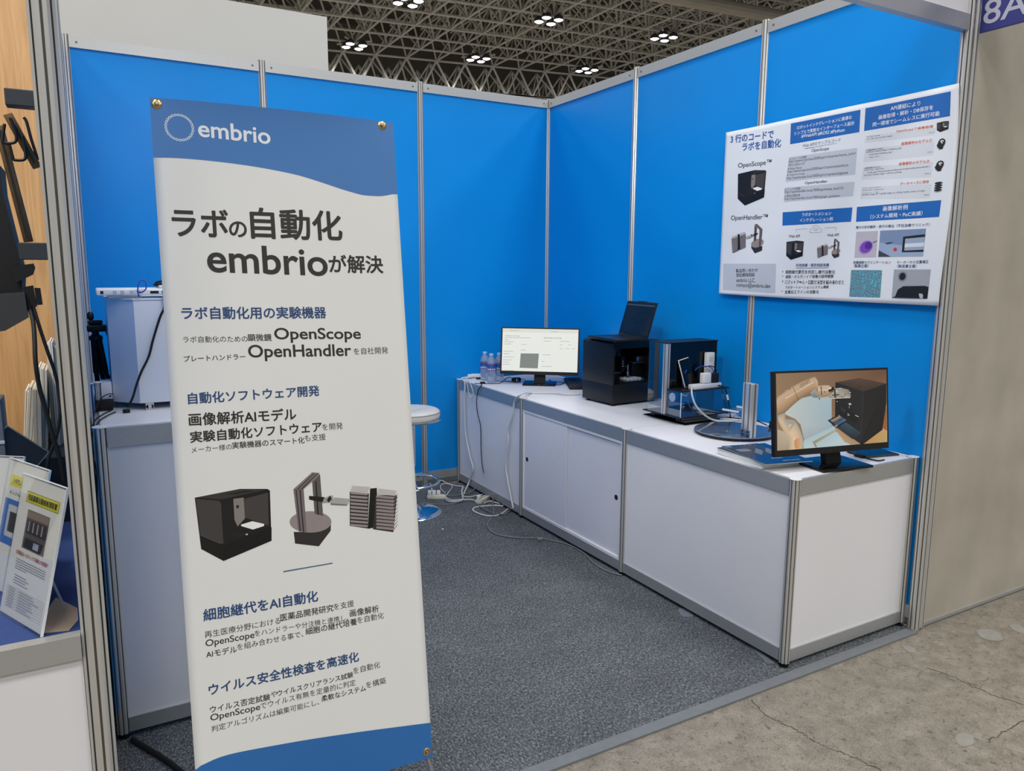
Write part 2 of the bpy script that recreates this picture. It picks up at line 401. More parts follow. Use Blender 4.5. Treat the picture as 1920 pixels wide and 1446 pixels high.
BAN_STACK = [(10, [(0.4714, 0.7641), (0.49, 0.7633), (0.4832, 0.6589), (0.4578, 0.6579)]), (45, [(0.4159, 0.7632), (0.4673, 0.7515), (0.4579, 0.6589), (0.4101, 0.6734)]), (45, [(0.486, 0.7441), (0.545, 0.7362), (0.5282, 0.638), (0.4721, 0.6547)]), ((148, 136, 138), [(0.4171, 0.7624), (0.4649, 0.7521), (0.4626, 0.7472), (0.4181, 0.7567)]), ((142, 130, 132), [(0.4877, 0.7438), (0.5378, 0.7328), (0.5339, 0.7267), (0.4856, 0.7382)]), ((112, 102, 104), [(0.5378, 0.7328), (0.5489, 0.7423), (0.545, 0.7368), (0.5339, 0.7267)]), ((148, 136, 138), [(0.4165, 0.7531), (0.4643, 0.7427), (0.462, 0.7378), (0.4175, 0.7474)]), ((142, 130, 132), [(0.4871, 0.7347), (0.5372, 0.7235), (0.5333, 0.7174), (0.485, 0.729)]), ((112, 102, 104), [(0.5372, 0.7235), (0.5483, 0.7332), (0.5445, 0.7277), (0.5333, 0.7174)]), ((148, 136, 138), [(0.4159, 0.7438), (0.4637, 0.7333), (0.4614, 0.7284), (0.4169, 0.7381)]), ((142, 130, 132), [(0.4865, 0.7255), (0.5366, 0.7142), (0.5327, 0.7081), (0.4844, 0.7199)]), ((112, 102, 104), [(0.5366, 0.7142), (0.5477, 0.7241), (0.5439, 0.7186), (0.5327, 0.7081)]), ((148, 136, 138), [(0.4153, 0.7345), (0.4631, 0.7239), (0.4608, 0.719), (0.4163, 0.7288)]), ((142, 130, 132), [(0.4859, 0.7163), (0.536, 0.7049), (0.5321, 0.6988), (0.4839, 0.7107)]), ((112, 102, 104), [(0.536, 0.7049), (0.5471, 0.715), (0.5433, 0.7095), (0.5321, 0.6988)]), ((148, 136, 138), [(0.4147, 0.7252), (0.4625, 0.7145), (0.4602, 0.7096), (0.4157, 0.7195)]), ((142, 130, 132), [(0.4853, 0.7071), (0.5354, 0.6957), (0.5315, 0.6896), (0.4833, 0.7015)]), ((112, 102, 104), [(0.5354, 0.6957), (0.5465, 0.7058), (0.5427, 0.7004), (0.5315, 0.6896)]), ((148, 136, 138), [(0.4141, 0.7159), (0.4619, 0.7051), (0.4596, 0.7002), (0.4151, 0.7102)]), ((142, 130, 132), [(0.4847, 0.698), (0.5348, 0.6864), (0.5309, 0.6803), (0.4827, 0.6923)]), ((112, 102, 104), [(0.5348, 0.6864), (0.5459, 0.6967), (0.5421, 0.6913), (0.5309, 0.6803)]), ((148, 136, 138), [(0.4135, 0.7066), (0.4613, 0.6957), (0.4589, 0.6908), (0.4145, 0.7009)]), ((142, 130, 132), [(0.4841, 0.6888), (0.5342, 0.6771), (0.5303, 0.671), (0.4821, 0.6832)]), ((112, 102, 104), [(0.5342, 0.6771), (0.5453, 0.6876), (0.5415, 0.6822), (0.5303, 0.671)]), ((148, 136, 138), [(0.4129, 0.6973), (0.4607, 0.6863), (0.4583, 0.6814), (0.4139, 0.6916)]), ((142, 130, 132), [(0.4835, 0.6796), (0.5336, 0.6678), (0.5297, 0.6617), (0.4815, 0.674)]), ((112, 102, 104), [(0.5336, 0.6678), (0.5447, 0.6785), (0.5409, 0.6731), (0.5297, 0.6617)]), ((148, 136, 138), [(0.4123, 0.688), (0.4601, 0.6769), (0.4577, 0.672), (0.4133, 0.6823)]), ((142, 130, 132), [(0.4829, 0.6705), (0.533, 0.6585), (0.5291, 0.6525), (0.4809, 0.6648)]), ((112, 102, 104), [(0.533, 0.6585), (0.5441, 0.6694), (0.5403, 0.664), (0.5291, 0.6525)]), ((148, 136, 138), [(0.4117, 0.6787), (0.4594, 0.6675), (0.4571, 0.6626), (0.4127, 0.673)]), ((142, 130, 132), [(0.4823, 0.6613), (0.5324, 0.6493), (0.5285, 0.6432), (0.4803, 0.6557)]), ((112, 102, 104), [(0.5324, 0.6493), (0.5435, 0.6603), (0.5397, 0.6549), (0.5285, 0.6432)]), ((190, 182, 182), [(0.424, 0.7777), (0.4717, 0.7683), (0.4641, 0.7552), (0.4183, 0.7655)]), ((190, 182, 182), [(0.4949, 0.761), (0.5441, 0.7489), (0.538, 0.7354), (0.4889, 0.747)])]
POS_HEADERS = [[(0.414, 0.72), (0.782, 0.72), (0.78, 0.812), (0.413, 0.814)], [(0.804, 0.721), (1.166, 0.721), (1.166, 0.812), (0.803, 0.814)], [(0.395, 0.347), (0.772, 0.346), (0.774, 0.407), (0.392, 0.41)], [(0.797, 0.344), (1.156, 0.344), (1.157, 0.408), (0.796, 0.407)]]
POS_GREY = [[(0.399, 0.55), (0.776, 0.545), (0.777, 0.656), (0.413, 0.662)], [(0.396, 0.457), (0.773, 0.455), (0.776, 0.515), (0.397, 0.524)], [(0.029, 0.033), (0.378, 0.028), (0.372, 0.167), (0.023, 0.169)]]
POS_PALE = [[(0.812, 0.672), (1.111, 0.661), (1.114, 0.687), (0.814, 0.7)], [(0.811, 0.592), (1.111, 0.584), (1.113, 0.634), (0.815, 0.647)], [(0.808, 0.521), (1.109, 0.501), (1.112, 0.557), (0.813, 0.571)], [(0.809, 0.439), (1.111, 0.42), (1.114, 0.474), (0.811, 0.489)]]
POS_WHITE = [('ロボットインテグレーションに最適な', 1, 0.45, 0.781, 0.741, 0.797), ('シンプルで柔軟なインターフェース設計', 1, 0.435, 0.757, 0.756, 0.771), ('#WebAPI #ROS2 #Python', 1, 0.477, 0.736, 0.709, 0.748), ('API連結により', 1, 0.918, 0.784, 1.045, 0.801), ('画像取得・解析・DB保存を', 1, 0.867, 0.757, 1.099, 0.775), ('同一環境でシームレスに実行可能', 1, 0.842, 0.732, 1.126, 0.748), ('ラボオートメション', 1, 0.508, 0.383, 0.668, 0.397), ('インテグレーション例', 1, 0.497, 0.358, 0.678, 0.372), ('画像解析例', 1, 0.922, 0.381, 1.027, 0.397), ('（システム開発・PoC実績）', 1, 0.866, 0.352, 1.088, 0.372)]
POS_NAVY = [('3 行のコードで', 2, 0.034, 0.776, 0.313, 0.802), ('ラボを自動化', 2, 0.114, 0.727, 0.361, 0.754), ('Web APIのサンプルコード', 0, 0.487, 0.696, 0.693, 0.71), ('利用実績・開発相談実績', 1, 0.491, 0.151, 0.673, 0.168), ('精子の形状解析・卵子の検出（不妊治療クリニック）', 1, 0.799, 0.313, 1.121, 0.324), ('培養細胞セグメンテーション', 1, 0.798, 0.164, 0.976, 0.177), ('（製薬企業）', 1, 0.802, 0.148, 0.874, 0.16), ('マーカーから位置補正', 1, 1.001, 0.163, 1.135, 0.178), ('（製造業企業）', 1, 1.004, 0.147, 1.086, 0.159)]
POS_LINES = [[(0.502, 0.688), (0.677, 0.689), (0.677, 0.69), (0.501, 0.69)], [(0.491, 0.145), (0.671, 0.147), (0.671, 0.149), (0.491, 0.147)]]
POS_BLACK = [('OpenScope™', 1, 0.093, 0.642, 0.309, 0.666), ('OpenScope', 1, 0.539, 0.665, 0.635, 0.68), ('OpenHandler', 1, 0.513, 0.525, 0.637, 0.537), ('OpenHandler™', 1, 0.063, 0.383, 0.305, 0.407), ('Web API', 1, 0.437, 0.289, 0.503, 0.301), ('Web API', 1, 0.653, 0.286, 0.714, 0.299), ('細胞継代要否を判定し継代自動化', 1, 0.433, 0.119, 0.708, 0.138), ('細胞・オルガノイド培養の経時観察', 1, 0.435, 0.097, 0.701, 0.118), ('ロボットアーム・自動分注器を組み合わせた', 1, 0.435, 0.074, 0.759, 0.094), ('ラボオートメーションシステム構築', 1, 0.438, 0.051, 0.679, 0.073), ('金属加工ラインの自動化', 1, 0.436, 0.028, 0.628, 0.051), ('製品問い合わせ', 1, 0.117, 0.122, 0.261, 0.141), ('受託開発相談', 1, 0.121, 0.1, 0.243, 0.119), ('embrio LLC.', 1, 0.125, 0.076, 0.249, 0.096), ('contact@embrio.dev', 1, 0.125, 0.047, 0.347, 0.073), ('•', 1, 0.413, 0.126, 0.418, 0.133), ('•', 1, 0.415, 0.104, 0.419, 0.111), ('•', 1, 0.417, 0.081, 0.421, 0.088), ('•', 1, 0.418, 0.036, 0.422, 0.043)]
POS_CODE = [('# ステージの移動', 0, 0.414, 0.646, 0.513, 0.657), ('http://openscope.local:5000/api/v1/scanner/move_to?x=', 0, 0.412, 0.632, 0.773, 0.641), ('30?y=50?z=10"', 0, 0.411, 0.618, 0.507, 0.628), ('# Auto Focus', 0, 0.408, 0.603, 0.489, 0.613), ('http://openscope.local:5000/api/v1/camera/autofocus', 0, 0.408, 0.587, 0.739, 0.596), ('# Capture Image', 0, 0.405, 0.575, 0.509, 0.582), ('http://openscope.local:5000/api/v1/camera/capture', 0, 0.404, 0.557, 0.739, 0.564), ('# ハンドの移動', 0, 0.396, 0.509, 0.489, 0.519), ('http://openhandler.local:7000/api/move_to/x?10', 0, 0.397, 0.494, 0.722, 0.5), ('# 現在位置取得', 0, 0.397, 0.478, 0.489, 0.488), ('http://openhandler.local:7000/api/get_position', 0, 0.397, 0.463, 0.706, 0.468), ('# Capture Image', 0, 0.823, 0.692, 0.88, 0.696), ('id_, img = get_current_image()', 0, 0.822, 0.682, 0.936, 0.686), ('# 画像認識API 呼び出し', 0, 0.821, 0.636, 0.902, 0.641), ('confluency, masked_image = confluency_api(', 0, 0.821, 0.627, 0.981, 0.632), ('model_name="confluency_base",', 0, 0.836, 0.616, 0.945, 0.621), ('image_id=id_)', 0, 0.837, 0.606, 0.884, 0.611), ('# 画像認識API 呼び出し', 0, 0.818, 0.563, 0.898, 0.568), ('cellcount_api = CellCounter(', 0, 0.819, 0.554, 0.912, 0.559), ('model_path="/home/developer/cellcounter/models/cellcountmodel.pth")', 0, 0.835, 0.541, 1.1, 0.546), ('cell_count, masked_image = cellcount_api(img)', 0, 0.819, 0.532, 0.99, 0.537), ('# Save image to AWS S3', 0, 0.818, 0.481, 0.903, 0.483), ('bucket_name = "project-aws"', 0, 0.817, 0.471, 0.919, 0.475), ('id_key = id_ + ".jpg"', 0, 0.817, 0.461, 0.896, 0.464), ('uploaded_image_url = upload_image_to_s3(img, bucket_name, s3_key)', 0, 0.817, 0.451, 1.088, 0.454), ('Python', 0, 1.089, 0.669, 1.109, 0.673), ('Python', 0, 1.088, 0.594, 1.106, 0.599), ('Python', 0, 1.084, 0.512, 1.105, 0.517), ('Python', 0, 1.087, 0.43, 1.108, 0.435)]
POS_ORANGE = [('OpenScopeで画像取得', 1, 0.952, 0.691, 1.103, 0.699), ('画像解析AIモデル①', 1, 0.979, 0.638, 1.103, 0.648), ('画像解析AIモデル②', 1, 0.976, 0.559, 1.098, 0.569), ('データベースに保存', 1, 0.987, 0.479, 1.102, 0.49)]
POS_PHOTOS = [(0.8025, 0.1925, 0.907, 0.3015), (0.9175, 0.193, 1.1085, 0.3015), (0.7905, 0.0255, 0.9395, 0.138), (0.992, 0.0265, 1.149, 0.141)]
POS_ICONS = {'scope': (0.0955, 0.458, 0.2795, 0.626), 'handler': (0.073, 0.219, 0.288, 0.364), 'scope2': (0.4265, 0.185, 0.5285, 0.274), 'handler2': (0.6025, 0.1895, 0.7275, 0.2765), 'scope3': (1.117, 0.6675, 1.1635, 0.7055), 'head': (1.12, 0.602, 1.1555, 0.6425), 'head2': (1.1185, 0.5195, 1.1555, 0.5595), 'db': (1.126, 0.4435, 1.1545, 0.4795), 'cloud': (0.559, 0.3055, 0.6235, 0.339)}
MON2_RECT = [(0.0065, 0.0213), (0.5519, 0.0197), (0.5541, 0.3196), (0.0142, 0.3194)]
MON2_POLY = [('p', [(165, 135, 104), (190, 160, 124), (112, 76, 52), (158, 126, 96)], [(0.0065, 0.0213), (0.5519, 0.0197), (0.5541, 0.3196), (0.0142, 0.3194)]), ('p', [(206, 212, 206), (190, 202, 200), (186, 204, 206), (176, 200, 208), (168, 190, 200), (176, 184, 186), (196, 206, 206), (206, 212, 208), (208, 214, 208)], [(0.0532, 0.1795), (0.1229, 0.2197), (0.1735, 0.2269), (0.272, 0.2245), (0.2701, 0.1014), (0.1362, 0.0526), (0.1184, 0.1175), (0.0935, 0.1405), (0.0442, 0.1615)]), ('p', [(200, 184, 158), (206, 188, 162), (178, 160, 134), (180, 162, 136)], [(0.0107, 0.1049), (0.0734, 0.0797), (0.0687, 0.0218), (0.0077, 0.0222)]), ('p', [(186, 208, 212), (176, 204, 214), (205, 222, 222), (196, 216, 216)], [(0.1344, 0.0543), (0.2773, 0.1026), (0.3818, 0.0214), (0.1259, 0.0212)]), ('p', [(158, 152, 126), (186, 178, 152), (190, 184, 158), (170, 164, 138), (160, 154, 128), (158, 152, 126)], [(0.1743, 0.0456), (0.284, 0.0864), (0.2956, 0.0819), (0.1893, 0.0377), (0.199, 0.0226), (0.1881, 0.0227)]), ('p', [(196, 150, 112), (176, 126, 90), (190, 150, 112), (190, 158, 122), (196, 164, 130), (200, 160, 124)], [(0.2885, 0.0925), (0.316, 0.0861), (0.386, 0.0227), (0.3654, 0.0202), (0.3322, 0.0357), (0.2892, 0.0765)]), ('p', [(186, 212, 220), (204, 222, 224), (200, 218, 218), (190, 212, 216), (186, 210, 216)], [(0.2953, 0.0778), (0.3322, 0.0357), (0.3069, 0.022), (0.2038, 0.0233), (0.1931, 0.0365)]), ('p', [(196, 134, 72), (150, 84, 36), (170, 104, 52)], [(0.429, 0.02), (0.5512, 0.1628), (0.5519, 0.0197)]), ('p', [(196, 152, 92), (206, 166, 106), (214, 178, 120), (204, 168, 112)], [(0.4332, 0.02), (0.534, 0.0787), (0.5564, 0.066), (0.5519, 0.0197)]), ('s', [(0.0066, 0.2178), (0.0185, 0.2356), (0.089, 0.2704), (0.1794, 0.2999), (0.1966, 0.2968), (0.2059, 0.2819)], [(0.0128, 0.1575), (0.0447, 0.167), (0.1108, 0.2115), (0.1744, 0.2387), (0.1939, 0.2401), (0.2062, 0.2475)], [(0, (176, 146, 116)), (0.15, (212, 182, 150)), (0.45, (204, 170, 134)), (0.75, (186, 146, 108)), (1, (140, 116, 94))]), ('s', [(0.0474, 0.2228), (0.114, 0.251), (0.1837, 0.282)], [(0.0486, 0.2191), (0.1145, 0.2485), (0.1834, 0.2783)], [(0, (250, 236, 214)), (1, (226, 200, 168))]), ('p', [(66, 50, 42), (66, 50, 42), (66, 50, 42), (66, 50, 42)], [(0.084, 0.2659), (0.0856, 0.2665), (0.1103, 0.2149), (0.1083, 0.2147)]), ('s', [(0.1687, 0.2396), (0.191, 0.2524), (0.205, 0.2325)], [(0.1733, 0.2244), (0.1883, 0.2188), (0.2097, 0.2186)], [(0, (176, 174, 166)), (1, (122, 134, 140))]), ('s', [(0.2045, 0.2647), (0.2312, 0.266), (0.2626, 0.2649)], [(0.2019, 0.2226), (0.2273, 0.2185), (0.264, 0.2233)], [(0, (214, 190, 162)), (0.35, (206, 178, 148)), (0.4, (244, 228, 206)), (0.46, (206, 176, 144)), (1, (168, 132, 98))]), ('p', [(46, 36, 32), (46, 36, 32), (46, 36, 32), (46, 36, 32)], [(0.2185, 0.2642), (0.222, 0.2641), (0.2242, 0.2286), (0.2203, 0.2282)]), ('s', [(0.0121, 0.1582), (0.0156, 0.1323), (0.0403, 0.0909), (0.0608, 0.065), (0.061, 0.0211)], [(0.0456, 0.1645), (0.049, 0.1422), (0.0935, 0.1306), (0.1261, 0.0704), (0.1329, 0.0213)], [(0, (206, 180, 148)), (0.35, (238, 208, 172)), (0.7, (230, 194, 156)), (1, (176, 176, 166))]), ('s', [(0.014, 0.1446), (0.0286, 0.1316), (0.0421, 0.1124), (0.0581, 0.0776)], [(0.0121, 0.1582), (0.0445, 0.1646), (0.049, 0.1422), (0.0963, 0.128)], [(0, (232, 200, 164)), (1, (166, 166, 152))]), ('p', [(220, 150, 104), (232, 176, 128), (228, 178, 134), (220, 158, 112), (214, 150, 104), (226, 168, 122)], [(0.0911, 0.0632), (0.1141, 0.0649), (0.1176, 0.0367), (0.1069, 0.0233), (0.0898, 0.0245), (0.0858, 0.0449)]), ('p', [(252, 248, 238), (252, 248, 238), (252, 248, 238), (252, 248, 238)], [(0.061, 0.1129), (0.0722, 0.1212), (0.0735, 0.1187), (0.0646, 0.1118)]), ('p', [(252, 248, 238), (252, 248, 238), (252, 248, 238), (252, 248, 238)], [(0.0839, 0.0599), (0.0942, 0.0649), (0.094, 0.0618), (0.0877, 0.0597)]), ('p', [(70, 52, 43), (92, 70, 56), (74, 54, 44), (62, 46, 38)], [(0.2912, 0.2758), (0.4112, 0.2894), (0.5517, 0.2621), (0.4356, 0.234)]), ('p', [(20, 22, 28), (34, 32, 34), (30, 30, 34), (12, 12, 14)], [(0.2912, 0.2758), (0.4356, 0.234), (0.4147, 0.0209), (0.2853, 0.1022)]), ('p', [(26, 23, 22), (18, 15, 14), (13, 11, 11), (12, 10, 10), (20, 17, 16), (22, 20, 20), (30, 28, 28)], [(0.4356, 0.234), (0.5517, 0.2621), (0.5506, 0.1824), (0.5272, 0.0726), (0.429, 0.02), (0.4125, 0.0201), (0.4147, 0.0209)]), ('p', [(44, 36, 32), (44, 36, 32), (44, 36, 32), (44, 36, 32)], [(0.3938, 0.2494), (0.4436, 0.2578), (0.4444, 0.2568), (0.3945, 0.2481)]), ('p', [(60, 56, 56), (60, 56, 56), (60, 56, 56), (60, 56, 56)], [(0.4316, 0.2197), (0.4336, 0.2196), (0.4176, 0.0691), (0.4156, 0.0692)]), ('p', [(10, 10, 12), (10, 10, 12), (10, 10, 12), (10, 10, 12), (10, 10, 12)], [(0.3155, 0.18), (0.3465, 0.1658), (0.4053, 0.1374), (0.3947, 0.1058), (0.3012, 0.1521)]), ('p', [(40, 42, 48), (40, 42, 48), (40, 42, 48), (40, 42, 48)], [(0.3155, 0.18), (0.3423, 0.1628), (0.3404, 0.1502), (0.3134, 0.1642)]), ('p', [(36, 54, 68), (58, 84, 100), (40, 58, 72), (24, 32, 38), (26, 38, 46)], [(0.2985, 0.0925), (0.3385, 0.1152), (0.4163, 0.0676), (0.3855, 0.042), (0.3695, 0.0462)]), ('p', [(22, 27, 32), (22, 27, 32), (22, 27, 32), (22, 27, 32)], [(0.2495, 0.1262), (0.3089, 0.1485), (0.3572, 0.1222), (0.2925, 0.0929)]), ('p', [(168, 150, 122), (184, 160, 130), (110, 112, 108), (120, 108, 92)], [(0.2612, 0.1247), (0.3084, 0.1416), (0.3219, 0.1345), (0.2765, 0.1169)]), ('p', [(52, 80, 104), (40, 66, 92), (90, 124, 150), (70, 104, 130)], [(0.2765, 0.1169), (0.3219, 0.1345), (0.3431, 0.1226), (0.2932, 0.1017)]), ('p', [(150, 150, 140), (150, 150, 140), (150, 150, 140), (150, 150, 140)], [(0.2821, 0.1023), (0.2957, 0.1079), (0.2992, 0.102), (0.2888, 0.0963)]), ('p', [(170, 162, 146), (186, 178, 160), (150, 146, 134), (140, 138, 128), (176, 170, 154), (160, 154, 140), (150, 144, 130)], [(0.2553, 0.2236), (0.2847, 0.2445), (0.3193, 0.2527), (0.3568, 0.2444), (0.367, 0.2191), (0.3622, 0.2104), (0.2602, 0.2115)]), ('p', [(28, 24, 23), (28, 24, 23), (28, 24, 23), (28, 24, 23)], [(0.2548, 0.2519), (0.2819, 0.2598), (0.2827, 0.2446), (0.2564, 0.2377)]), ('p', [(236, 226, 206), (236, 226, 206), (236, 226, 206), (236, 226, 206)], [(0.2558, 0.255), (0.27, 0.2589), (0.2706, 0.252), (0.2565, 0.2481)]), ('p', [(120, 114, 104), (120, 114, 104), (120, 114, 104), (120, 114, 104)], [(0.2863, 0.2297), (0.2934, 0.2304), (0.2932, 0.2274), (0.2861, 0.2268)]), ('p', [(190, 184, 168), (190, 184, 168), (190, 184, 168), (190, 184, 168)], [(0.3189, 0.2266), (0.3317, 0.227), (0.3315, 0.2244), (0.3187, 0.224)]), ('p', [(36, 32, 30), (36, 32, 30), (36, 32, 30), (36, 32, 30)], [(0.2849, 0.2162), (0.293, 0.2169), (0.2927, 0.2132), (0.2846, 0.2126)]), ('p', [(190, 184, 168), (190, 184, 168), (190, 184, 168), (190, 184, 168)], [(0.3008, 0.2196), (0.3064, 0.2204), (0.3063, 0.2187), (0.3006, 0.2179)]), ('p', [(190, 184, 168), (190, 184, 168), (190, 184, 168), (190, 184, 168)], [(0.3021, 0.245), (0.3134, 0.2455), (0.3133, 0.2438), (0.302, 0.2433)]), ('p', [(190, 184, 168), (190, 184, 168), (190, 184, 168), (190, 184, 168)], [(0.2672, 0.2234), (0.2789, 0.2239), (0.2788, 0.2219), (0.2671, 0.2214)]), ('p', [(36, 32, 30), (36, 32, 30), (36, 32, 30), (36, 32, 30)], [(0.3315, 0.2178), (0.3423, 0.2184), (0.342, 0.2145), (0.3312, 0.214)]), ('p', [(52, 46, 42), (52, 46, 42), (52, 46, 42), (52, 46, 42)], [(0.3332, 0.2269), (0.3465, 0.2273), (0.3464, 0.2257), (0.333, 0.2252)]), ('p', [(36, 32, 30), (36, 32, 30), (36, 32, 30), (36, 32, 30)], [(0.274, 0.2424), (0.2794, 0.2432), (0.2791, 0.2392), (0.2737, 0.2385)]), ('p', [(190, 184, 168), (190, 184, 168), (190, 184, 168), (190, 184, 168)], [(0.3374, 0.2183), (0.3451, 0.219), (0.3448, 0.2153), (0.3371, 0.2147)]), ('p', [(120, 114, 104), (120, 114, 104), (120, 114, 104), (120, 114, 104)], [(0.297, 0.2281), (0.3063, 0.2287), (0.306, 0.2248), (0.2967, 0.2243)]), ('p', [(120, 114, 104), (120, 114, 104), (120, 114, 104), (120, 114, 104)], [(0.3526, 0.2427), (0.3588, 0.2434), (0.3585, 0.2404), (0.3523, 0.2397)]), ('p', [(190, 184, 168), (190, 184, 168), (190, 184, 168), (190, 184, 168)], [(0.2785, 0.2206), (0.2917, 0.221), (0.2913, 0.2171), (0.2782, 0.2167)]), ('p', [(52, 46, 42), (52, 46, 42), (52, 46, 42), (52, 46, 42)], [(0.2734, 0.2269), (0.2831, 0.2275), (0.2828, 0.2234), (0.273, 0.2229)]), ('p', [(240, 234, 220), (240, 234, 220), (240, 234, 220), (240, 234, 220)], [(0.292, 0.2439), (0.304, 0.2444), (0.3037, 0.2404), (0.2916, 0.2399)]), ('p', [(36, 32, 30), (36, 32, 30), (36, 32, 30), (36, 32, 30)], [(0.2976, 0.2436), (0.3101, 0.2441), (0.31, 0.2428), (0.2975, 0.2423)]), ('p', [(240, 234, 220), (240, 234, 220), (240, 234, 220), (240, 234, 220)], [(0.3364, 0.2178), (0.3401, 0.2186), (0.3399, 0.2156), (0.3361, 0.2148)]), ('p', [(52, 46, 42), (52, 46, 42), (52, 46, 42), (52, 46, 42)], [(0.2996, 0.2279), (0.3085, 0.2285), (0.3082, 0.2247), (0.2993, 0.2241)]), ('p', [(190, 184, 168), (190, 184, 168), (190, 184, 168), (190, 184, 168)], [(0.3108, 0.2151), (0.3173, 0.2158), (0.3171, 0.2143), (0.3107, 0.2136)]), ('p', [(52, 46, 42), (52, 46, 42), (52, 46, 42), (52, 46, 42)], [(0.3138, 0.2165), (0.3272, 0.2169), (0.327, 0.2148), (0.3136, 0.2144)]), ('p', [(224, 216, 196), (224, 216, 196), (224, 216, 196), (224, 216, 196)], [(0.2798, 0.245), (0.292, 0.2455), (0.2918, 0.2434), (0.2796, 0.2429)]), ('p', [(120, 114, 104), (120, 114, 104), (120, 114, 104), (120, 114, 104)], [(0.3499, 0.2322), (0.358, 0.2329), (0.3578, 0.2301), (0.3497, 0.2295)]), ('p', [(190, 184, 168), (190, 184, 168), (190, 184, 168), (190, 184, 168)], [(0.3463, 0.2232), (0.3506, 0.224), (0.3503, 0.22), (0.346, 0.2192)]), ('p', [(36, 32, 30), (36, 32, 30), (36, 32, 30), (36, 32, 30)], [(0.2893, 0.2269), (0.2999, 0.2274), (0.2996, 0.2235), (0.289, 0.223)]), ('p', [(36, 32, 30), (36, 32, 30), (36, 32, 30), (36, 32, 30)], [(0.3574, 0.2276), (0.3664, 0.2282), (0.3663, 0.2269), (0.3573, 0.2263)]), ('p', [(224, 216, 196), (224, 216, 196), (224, 216, 196), (224, 216, 196)], [(0.3588, 0.2338), (0.3661, 0.2345), (0.3658, 0.2315), (0.3586, 0.2309)]), ('p', [(52, 46, 42), (52, 46, 42), (52, 46, 42), (52, 46, 42)], [(0.2814, 0.2525), (0.2894, 0.2532), (0.2912, 0.2159), (0.2832, 0.2155)]), ('p', [(230, 226, 212), (230, 226, 212), (230, 226, 212), (230, 226, 212)], [(0.2853, 0.2515), (0.3181, 0.2528), (0.3179, 0.2502), (0.2858, 0.2489)]), ('p', [(232, 228, 214), (232, 228, 214), (232, 228, 214), (232, 228, 214)], [(0.2604, 0.214), (0.3625, 0.2136), (0.3623, 0.211), (0.261, 0.2114)]), ('p', [(232, 232, 230), (232, 232, 230), (232, 232, 230), (232, 232, 230)], [(0.3516, 0.1885), (0.3684, 0.1859), (0.3682, 0.1833), (0.3522, 0.1859)]), ('p', [(232, 232, 230), (232, 232, 230), (232, 232, 230), (232, 232, 230)], [(0.3591, 0.1914), (0.3631, 0.1906), (0.3615, 0.1804), (0.3591, 0.1812)]), ('p', [(232, 232, 230), (232, 232, 230), (232, 232, 230), (232, 232, 230)], [(0.3872, 0.1408), (0.4043, 0.1342), (0.4025, 0.1324), (0.3862, 0.1386)]), ('p', [(232, 232, 230), (232, 232, 230), (232, 232, 230), (232, 232, 230)], [(0.3493, 0.1497), (0.3525, 0.1489), (0.3513, 0.1448), (0.3486, 0.1456)]), ('p', [(232, 232, 230), (232, 232, 230), (232, 232, 230), (232, 232, 230)], [(0.3545, 0.1444), (0.3577, 0.1436), (0.3566, 0.1398), (0.3538, 0.1406)]), ('p', [(232, 232, 230), (232, 232, 230), (232, 232, 230), (232, 232, 230)], [(0.3487, 0.1427), (0.3511, 0.1423), (0.3505, 0.1395), (0.3481, 0.1399)]), ('p', [(232, 232, 230), (232, 232, 230), (232, 232, 230), (232, 232, 230)], [(0.3556, 0.1781), (0.358, 0.1777), (0.3574, 0.1749), (0.355, 0.1753)]), ('p', [(232, 232, 230), (232, 232, 230), (232, 232, 230), (232, 232, 230)], [(0.356, 0.173), (0.358, 0.1726), (0.3574, 0.1701), (0.3554, 0.1705)]), ('p', [(232, 232, 230), (232, 232, 230), (232, 232, 230), (232, 232, 230)], [(0.2952, 0.2011), (0.2994, 0.1997), (0.2976, 0.1972), (0.2946, 0.1986)]), ('p', [(232, 232, 230), (232, 232, 230), (232, 232, 230), (232, 232, 230)], [(0.3023, 0.145), (0.3054, 0.1443), (0.3044, 0.1418), (0.3017, 0.1425)]), ('p', [(54, 46, 42), (54, 46, 42), (54, 46, 42), (54, 46, 42)], [(0.2057, 0.2175), (0.2124, 0.2172), (0.2111, 0.211), (0.2064, 0.2112)]), ('p', [(90, 66, 54), (90, 66, 54), (90, 66, 54), (90, 66, 54)], [(0.0187, 0.2387), (0.0438, 0.2481), (0.0433, 0.2469), (0.0186, 0.2374)]), ('p', [(80, 60, 50), (80, 60, 50), (80, 60, 50), (80, 60, 50)], [(0.0625, 0.2603), (0.0708, 0.2606), (0.0711, 0.2557), (0.0636, 0.2553)]), ('p', [(206, 170, 136), (206, 170, 136), (206, 170, 136), (206, 170, 136)], [(0.0642, 0.259), (0.0695, 0.2594), (0.0697, 0.2569), (0.0652, 0.2565)]), ('p', [(48, 40, 36), (48, 40, 36), (48, 40, 36), (48, 40, 36)], [(0.2324, 0.2418), (0.2379, 0.2419), (0.2376, 0.2381), (0.2324, 0.238)]), ('p', [(70, 66, 64), (70, 66, 64), (70, 66, 64), (70, 66, 64)], [(0.3566, 0.2724), (0.3608, 0.2735), (0.3612, 0.2684), (0.357, 0.2673)]), ('p', [(40, 34, 32), (40, 34, 32), (40, 34, 32), (40, 34, 32)], [(0.4109, 0.2596), (0.4143, 0.2608), (0.4146, 0.255), (0.4113, 0.2539)])]
MON2_TEXT = [(0.1152, 0.2658), (0.1609, 0.2859)]
